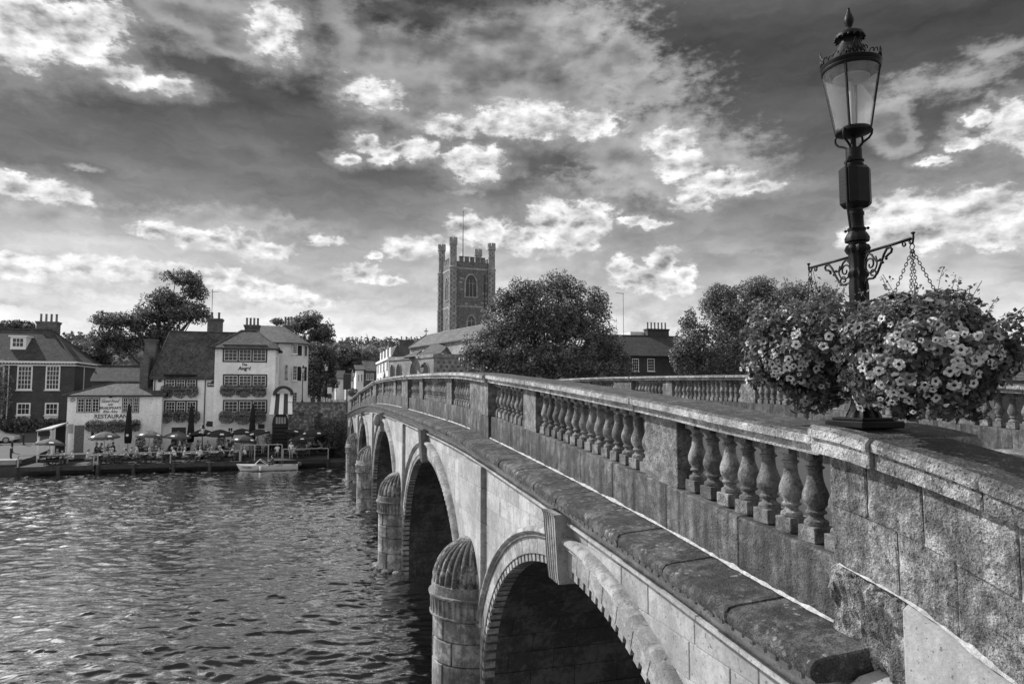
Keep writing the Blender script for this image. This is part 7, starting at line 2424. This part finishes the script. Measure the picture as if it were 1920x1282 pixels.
# ---- people
def person_mesh(name, pose):
    """one continuous body grown over a posed skeleton; faces are split into skin, top and trousers"""
    V, E, Rr, tagv = [], [], [], []

    def add(p, r, par, t):
        V.append(p); Rr.append(r); tagv.append(t)
        if par is not None: E.append((par, len(V) - 1))
        return len(V) - 1
    sit = pose != 'stand'
    hip = .50 if sit else .92
    lean = {'sit': .06, 'lean': .24, 'stand': .04}[pose]
    pel = add((0, 0, hip), .15, None, 2)
    wa = add((lean * .3, 0, hip + .17), .135, pel, 1)
    ch = add((lean * .75, 0, hip + .36), .155, wa, 1)
    nk = add((lean * 1.1, 0, hip + .53), .062, ch, 0)
    h1 = add((lean * 1.25 + .015, 0, hip + .60), .07, nk, 0)
    h2 = add((lean * 1.35 + .025, 0, hip + .70), .098, h1, 0)
    h3 = add((lean * 1.4 + .015, 0, hip + .79), .075, h2, 0)
    add((lean * 1.35 + .13, 0, hip + .685), .018, h2, 0)          # nose
    for s in (-1, 1):
        add((lean * 1.35 + .01, s * .105, hip + .69), .02, h2, 0)     # ear
        sh = add((lean * .85, s * .175, hip + .47), .065, ch, 1)
        if pose == 'stand':
            el = add((.02, s * .23, hip + .20), .047, sh, 0); wr = add((.10, s * .24, hip - .03), .034, el, 0)
            d = Vector((.1, 0, -1)).normalized()
        else:
            el = add((lean + .14, s * .22, hip + .24), .047, sh, 1 if s > 0 else 0); wr = add((lean + .36, s * .13, hip + .27), .034, el, 0)
            d = Vector((1, -s * .2, .05)).normalized()
        pm = add(tuple(Vector(V[wr]) + d * .07), .035, wr, 0)
        for f in range(4):
            o_ = Vector((0, 0, 0)); side = Vector((0, 1, 0)) if sit else Vector((1, 0, 0))
            add(tuple(Vector(V[pm]) + d * (.085 - .008 * abs(f - 1.5)) + side * (.018 * (f - 1.5))), .009, pm, 0)
        add(tuple(Vector(V[wr]) + d * .06 + Vector((.0, -s * .045, .02))), .011, wr, 0)
        hp = add((0, s * .095, hip - .02), .10, pel, 2)
        if sit:
            kn = add((.42, s * .13, hip + .0), .07, hp, 2); an = add((.40, s * .13, .09), .045, kn, 2 if s > 0 else 2)
        else:
            kn = add((.03, s * .11, .50), .068, hp, 2); an = add((-.02, s * .11, .09), .043, kn, 2)
        add((V[an][0] + .17, V[an][1], .045), .038, an, 3)
    me = bpy.data.meshes.new(name)
    me.from_pydata(V, E, [])
    o = bpy.data.objects.new(name, me); COL.objects.link(o)
    md = o.modifiers.new('skin', 'SKIN'); md.use_smooth_shade = True
    for i, sv in enumerate(me.skin_vertices[0].data):
        sv.radius = (Rr[i], Rr[i] * (1.25 if tagv[i] == 1 and i in (wa, ch) else 1.0)); sv.use_root = (i == 0)
    for i in (pel, wa, ch): me.skin_vertices[0].data[i].radius = (Rr[i] * .8, Rr[i] * 1.15)
    o.modifiers.new('sub', 'SUBSURF').levels = 1
    dg = bpy.context.evaluated_depsgraph_get()
    out = bpy.data.meshes.new_from_object(o.evaluated_get(dg))
    bpy.data.objects.remove(o, do_unlink=True)
    out.materials.clear()
    for m_ in (SKIN, TOPS[1], TROU[0], M['black_paint']): out.materials.append(m_)
    Vn = np.array(V)
    for p in out.polygons:
        c = np.array(p.center); p.material_index = tagv[int(np.argmin(((Vn - c) ** 2).sum(1)))]
        p.use_smooth = True
    hair = MB()
    hc = Vector(V[h2]) + Vector((-.02, 0, .03))
    rings = []
    for j in range(7):
        ph = lerp(-.75, math.pi / 2, j / 6)
        rings.append([(hc.x + .122 * math.cos(ph) * math.cos(a) * (1 if math.cos(a) < 0 else (.82 if ph > .35 else .25)), hc.y + .115 * math.cos(ph) * math.sin(a), hc.z + .135 * math.sin(ph)) for a in [2 * math.pi * k / 14 for k in range(14)]])
    hair.loft(rings)
    hm = hair.mesh('hair', HAIR[0], smooth=True)
    return out, hm


SKIN = plain('skin', .38, .6, .08, 4)
TOPS = [plain('pale_top', .75, .8, .08, 6), plain('grey_top', .26, .8, .12, 6), plain('dark_top', .06, .8, .15, 6)]
TROU = [plain('dark_trousers', .05, .8, .2, 6), plain('light_trousers', .32, .8, .2, 6)]
HAIR = [plain('dark_hair', .03, .6), plain('grey_hair', .35, .7), plain('fair_hair', .22, .6)]
PM = {p: person_mesh('person', p) for p in ('sit', 'lean', 'stand')}
TN = ['pale', 'grey', 'dark']


def person(x, y, z, rz, pose, top, hair, label, trou=0, sc=1.0):
    o = bpy.data.objects.new('person', PM[pose][0]); COL.objects.link(o)
    o.location = (x, y, z); o.rotation_euler = (0, 0, rz); o.scale = (sc, sc, sc)
    for i, m_ in ((1, TOPS[top]), (2, TROU[trou])):
        o.material_slots[i].link = 'OBJECT'; o.material_slots[i].material = m_
    h = bpy.data.objects.new('hair', PM[pose][1]); COL.objects.link(h); h.parent = o
    h.material_slots[0].link = 'OBJECT'; h.material_slots[0].material = HAIR[hair]
    return tag(o, label, 'person', 'people on the pub terrace')


rgp = random.Random(77)
row = []
for i, (px, s) in enumerate(TABLES):
    x = at(px, 850, s)[0]; z = DZ2 if s > 72.2 else DZ
    if i == 0:
        for dx in (-.55, .0, .5): row.append((x + dx, s + .68, z, R(-90), 0))
        row.append((x + 1.3, s + .35, z, R(200), 0))
        continue
    for side in (-1, 1):
        for k in (0, 1) if (i + side) % 4 else (0,):
            row.append((x + side * .68, s - .35 + .7 * k, z, R(0) if side < 0 else R(180), i))
cnt = {}
front = sorted([r for r in row if r[4] < 8], key=lambda r: r[0]); back = sorted([r for r in row if r[4] >= 8], key=lambda r: r[0])
NUM = ['first', 'second', 'third', 'fourth', 'fifth', 'sixth', 'seventh', 'eighth', 'ninth', 'tenth', 'eleventh', 'twelfth', 'thirteenth', 'fourteenth', 'fifteenth', 'sixteenth', 'seventeenth', 'eighteenth', 'nineteenth', 'twentieth', 'twenty-first', 'twenty-second', 'twenty-third', 'twenty-fourth', 'twenty-fifth', 'twenty-sixth', 'twenty-seventh', 'twenty-eighth', 'twenty-ninth', 'thirtieth', 'thirty-first', 'thirty-second', 'thirty-third', 'thirty-fourth', 'thirty-fifth', 'thirty-sixth', 'thirty-seventh', 'thirty-eighth']
for grp, where in ((front, 'along the river rail'), (back, 'at the rear tables')):
    for n, (x, y, z, rz, ti) in enumerate(grp):
        top = rgp.choice((0, 0, 0, 1, 1, 2)) if grp is front else rgp.choice((0, 1, 1, 2, 2))
        pose = rgp.choice(('sit', 'lean'))
        person(x, y, z, rz + rgp.uniform(-.3, .3), pose, top, rgp.randrange(3), 'seated person in a %s top, %s from the left %s' % (TN[top], NUM[n], where), rgp.randrange(2), rgp.uniform(.93, 1.04))
person(at(493, 825, 72.6)[0], 72.6, DZ2, R(-40), 'stand', 1, 0, 'standing person in a grey top stooping between tables behind the tall railing', 1)
person(at(546, 840, 68.9)[0], 68.9, DZ, R(-100), 'stand', 0, 0, 'standing person in a white top at the rail by the stern of the launch', 1, .96)
person(at(437, 812, 75.0)[0], 75.0, DZ2, R(200), 'stand', 2, 0, 'standing person in a dark top by the small pub window')
person(at(339, 815, 75.6)[0], 75.6, DZ2, R(-60), 'stand', 1, 2, 'standing person in a grey top beside the dark pub door')
for px, s, top, lab in ((604, 78.5, 0, 'walker in a white top, leftmost above the rough wall'), (622, 79.5, 2, 'walker in a dark top in the middle of those crossing at the bridge end'), (633, 79, 1, 'walker in a grey top next to the dark traffic sign'), (648, 79.5, 0, 'walker in a white top nearest the far balustrade end')):
    person(at(px, 750, s)[0], s, ctop(s) - 1.40, R(rgp.uniform(0, 360)), 'stand', top, rgp.randrange(3), lab)
person(at(512, 868, 66.5)[0], 66.5, .16, R(170), 'sit', 2, 0, 'person in a dark top sitting low in the white launch', 0, .9)

for n, (px, s_) in enumerate(((205, 71.4), (245, 71.6), (292, 71.3), (338, 71.6), (384, 71.5), (426, 71.4), (470, 71.8), (520, 71.2), (578, 71.4))):
    t_ = rgp.choice((0, 1, 2)); person(at(px, 845, s_)[0], s_, DZ, R(rgp.uniform(0, 360)), 'stand' if n % 3 == 0 else 'sit', t_, rgp.randrange(3), 'person in a %s top between the two rows of tables, %s from the left there' % (TN[t_], NUM[n]), rgp.randrange(2))
for n, (px, lab) in enumerate(((296, 'clipped dark shrub in a tub left of the dark pub door'), (352, 'clipped dark shrub in a tub right of the dark pub door'), (415, 'clipped dark shrub in a tub at the left corner of the tall pub bay'), (504, 'clipped dark shrub in a tub beside the arched porch'), (263, 'clipped dark shrub in a tub at the join of restaurant and pub'))):
    x = at(px, 825, 76.2)[0]; o = thing('tub_plant', lab, 'potted plant', (x, 76.2, DZ2), 'tubs along the pub wall')
    mb = MB(); mb.lathe([(0, DZ2), (.24, DZ2), (.32, DZ2 + .5), (.30, DZ2 + .52), (0, DZ2 + .48)], 14, (x, 76.2, 0)); mb.build('tub', M['dark_timber'], o)
    rg = random.Random(n); P = []
    for i in range(500):
        d = Vector((rg.gauss(0, 1), rg.gauss(0, 1), rg.gauss(0, 1))).normalized() * rg.uniform(.6, 1); P.append((x + d.x * .48, 76.2 + d.y * .48, DZ2 + 1.15 + d.z * .68))
    link('crown', leaves_mesh('crown', P, np.array(P) - np.array([x, 76.2, DZ2 + 1.1]), .13, M['tree_dark'], n), o)

# ---- gazebo over the restaurant door
def gazebo():
    S0, S1 = 72.4, 76.6
    x0, x1 = at(72, 830, S0)[0], at(124, 830, S1)[0]
    o = thing('gazebo', 'white framed awning booth with scalloped valance at the left end of the restaurant', 'gazebo', ((x0 + x1) / 2, 74.5, DZ))
    zt = at(100, 806, S0)[2]; zb = at(110, 797, S1)[2]
    for x, y, z in ((x0, S0, zt), (x0 + .95, S0, zt), (x1, S0 + .4, zt), (x0, S1, zb), (x1, S1, zb)):
        mb = MB(); mb.cbox(x - .09, x + .09, y - .09, y + .09, DZ, z, .01); mb.build('post', M['white_paint'], o)
    mb = MB(); vs = [(x0 - .2, S0 - .2, zt), (x1 + .1, S0 - .2, zt + .15), (x1 + .1, S1, zb + .3), (x0 - .2, S1, zb)]
    mb.add(vs + [(x, y, z - .12) for x, y, z in vs], [(0, 1, 2, 3), (4, 7, 6, 5), (0, 4, 5, 1), (1, 5, 6, 2), (2, 6, 7, 3), (3, 7, 4, 0)]); mb.build('roof', M['rail'], o)
    mb = MB(); n = 9
    for i in range(n):
        a, b = lerp(x0, x1, i / n), lerp(x0, x1, (i + 1) / n); m_ = (a + b) / 2
        mb.add([(a, S0 - .22, zt - .1), (b, S0 - .22, zt - .1), (b, S0 - .22, zt - .45), (m_, S0 - .22, zt - .62), (a, S0 - .22, zt - .45)], [(0, 1, 2, 3, 4)])
    mb.build('valance', M['dark_timber'], o, fix=False)
    mb = MB(); mb.box(x0 + .05, x1 - .05, S1 - .1, S1, DZ, zb - .1); mb.build('rear_panel', M['dark_timber'], o)


gazebo()


# ---- small lamps, sign, bollards
def small_lamp(label, px, base_y, top_y, s, z0=None, arm=False, basket_=False):
    p = at(px, base_y, s); q = at(px, top_y, s)
    z0 = p[2] if z0 is None else z0
    x = p[0]; H = q[2]
    o = thing('street_lamp', label, 'street lamp', (x, s, z0), 'smaller lantern lamps round the bridge end')
    mb = MB(); mb.lathe([(.0, z0), (.14, z0), (.15, z0 + .12), (.10, z0 + .3), (.06, z0 + .42), (.05, z0 + .9), (.06, z0 + .93), (.045, z0 + .96), (.035, H - .95), (.05, H - .93), (.03, H - .88), (0, H - .88)], 10, (x, s, 0)); mb.build('post', M['iron'], o, smooth=40)
    ln = group_part('lantern', o); ln.matrix_parent_inverse = Matrix.Translation(-o.location)
    mb = MB(); mb.lathe([(.0, H - .9), (.11, H - .88), (.12, H - .84), (0, H - .84)], 10, (x, s, 0)); mb.build('lantern_base', M['iron'], ln)
    mb = MB(); mb.lathe([(.11, H - .84), (.21, H - .32)], 6, (x, s, 0)); mb.build('glass', LG, ln)
    mb = MB(); mb.lathe([(.23, H - .34), (.24, H - .30), (.20, H - .28), (.10, H - .14), (.07, H - .10), (.09, H - .09), (.03, H - .05), (.03, H - .02), (0, H)], 10, (x, s, 0)); mb.build('lantern_roof', M['iron'], ln, smooth=40)
    for k in range(6):
        a = math.pi / 3 * k; mb = MB(); mb.tube([(x + .112 * math.cos(a), s + .112 * math.sin(a), H - .85), (x + .213 * math.cos(a), s + .213 * math.sin(a), H - .32)], .012, 4); mb.build('bar', M['iron'], ln)
    if arm:
        mb = MB(); mb.tube([(x - .5, s, H - 1.25), (x + .5, s, H - 1.25)], .025, 5); mb.build('cross_arm', M['iron'], o)
    if basket_:
        rg = random.Random(4); P = []
        cz = at(px, 736, s)[2]
        for i in range(900):
            d = Vector((rg.gauss(0, 1), rg.gauss(0, 1), rg.gauss(0, 1))).normalized() * rg.uniform(.5, 1); P.append((x + d.x * .62, s + d.y * .62, cz + d.z * .5))
        b = thing('hanging_basket', 'distant round flower basket low on the lamp at the far end of the bridge', 'flower basket', (x, s, cz - .5))
        tag(link('foliage', leaves_mesh('foliage', P, np.array(P) - np.array([x, s, cz]), .14, M['leaf_box'], 3), b), kind='stuff')
        mb = MB(); mb.lathe([(0, cz - .3), (.25, cz - .2), (.3, cz), (0, cz)], 10, (x, s, 0)); mb.build('basket_pot', M['dark_timber'], b)


LG = plain('milky_glass', .62, .3, .1, 4)
small_lamp('black lantern lamp in front of the rounded cream house', 566.5, 757, 684, 76.0, arm=True)
small_lamp('pale lantern on a tall post before the dark street tree', 610.5, 758, 681, 79.0, z0=4.6)
small_lamp('lantern lamp beside the dark sign where the balustrade begins', 662, 745, 692, 73.5, z0=4.9, basket_=True)
small_lamp('lantern lamp seen against the church aisle wall over the bridge crest', 791, 704, 682, 66, z0=5.2)
small_lamp('black lantern lamp among the parasols on the terrace', 378.5, 845, 796, 70.6, z0=DZ)


def sign():
    s = 74.5
    r = rect((644, 701), (658, 730), s)
    o = thing('traffic_sign', 'tall black box sign seen from behind at the far bridge end', 'sign', ((r[0] + r[1]) / 2, s, 4.8))
    mb = MB(); mb.cbox(r[0], r[1], s, s + .25, r[2], r[3], .03); mb.build('sign_box', M['black_paint'], o)
    xm = (r[0] + r[1]) / 2; mb = MB(); mb.tube([(xm, s + .12, 4.7), (xm, s + .12, r[2])], .06, 6); mb.build('post', M['black_paint'], o)
    s2 = 80.0; r = rect((614, 726), (622, 738), s2)
    o = thing('notice_board', 'small pale notice board on posts left of the black sign', 'sign', ((r[0] + r[1]) / 2, s2, 4.4))
    mb = MB(); mb.box(r[0], r[1], s2, s2 + .08, r[2], r[3]); mb.build('panel', M['render_white'], o)
    for x in (r[0] + .08, r[1] - .08): mb = MB(); mb.tube([(x, s2 + .1, 4.2), (x, s2 + .1, r[2])], .04, 5); mb.build('post', M['black_paint'], o)


sign()
for i, (px, s) in enumerate(((21, 71.0), (22.5, 75.0), (43, 79.5))):
    x = at(px, 840, s)[0]; z = gh(s) + .03
    o = thing('bollard', ('black bollard with pale top nearest the river edge of the quay', 'black bollard just behind the front one on the quay', 'black bollard farthest back on the quay road')[i], 'bollard', (x, s, z), 'bollards on the quay')
    mb = MB(); mb.lathe([(0, z), (.14, z), (.14, z + .1), (.09, z + .14), (.085, z + .85), (.10, z + .87), (.10, z + .92), (0, z + .92)], 12, (x, s, 0)); mb.build('shaft', M['black_paint'], o, smooth=40)
    mb = MB(); mb.lathe([(.10, z + .92), (.11, z + 1.0), (.07, z + 1.06), (0, z + 1.08)], 12, (x, s, 0)); mb.build('cap', M['rail'] if i == 0 else M['black_paint'], o, smooth=40)


# ---- parked car, mostly outside the picture
def car():
    s = 80.5; x1 = at(28, 810, s)[0]; z = gh(s) + .03; L = 4.1
    o = thing('parked_car', 'light coloured parked car whose bonnet enters the left edge of the picture', 'car', (x1 - L / 2, s + .8, z))
    prof = [(0, .35), (0.02, .62), (.12, .74), (.9, .88), (1.35, 1.0), (1.95, 1.42), (3.2, 1.45), (3.8, 1.05), (4.05, .95), (4.1, .5), (4.0, .3), (.2, .25)]
    rings = []
    for y, k in ((0, .90), (.08, .985), (.25, 1), (1.4, 1), (1.57, .985), (1.65, .90)):
        rings.append([(x1 - (px * k + L * (1 - k) / 2), s + y, z + .25 + (pz - .25) * (1 if pz < .9 else (1 if .2 < y < 1.5 else .93))) for px, pz in prof])
    mb = MB(); mb.loft(rings); body = mb.build('body', plain('car_paint', .5, .25, .05, 2, .6, coat=.5), o, smooth=35)
    for y in (-.012, 1.662):
        mb = MB(); mb.poly([(x1 - 1.5, s + y, z + 1.0), (x1 - 2.0, s + y, z + 1.33), (x1 - 3.15, s + y, z + 1.35), (x1 - 3.6, s + y, z + 1.02)]); mb.build('side_window', M['dark_glass'], o, fix=False)
    for px in (.75, 3.3):
        for y in (-.02, 1.48):
            w = MB(); w.lathe([(0, 0), (.31, 0), (.32, .03), (.32, .16), (.31, .19), (0, .19)], 18); t = w.build('wheel', M['black_paint'], o); t.matrix_parent_inverse = Matrix.Translation(-o.location); t.location = (x1 - px, s + y + .19, z + .32); t.rotation_euler = (R(90), 0, 0)
            h = MB(); h.lathe([(0, .2), (.18, .195), (.2, .19)], 14); hh = h.build('hubcap', M['rail'], t); hh.matrix_parent_inverse = Matrix()
    for y in (.18, 1.28):
        mb = MB(); mb.cbox(x1 - .12, x1 + .005, s + y, s + y + .26, z + .56, z + .70, .03); mb.build('headlight', M['lamp_glass'], o)


car()
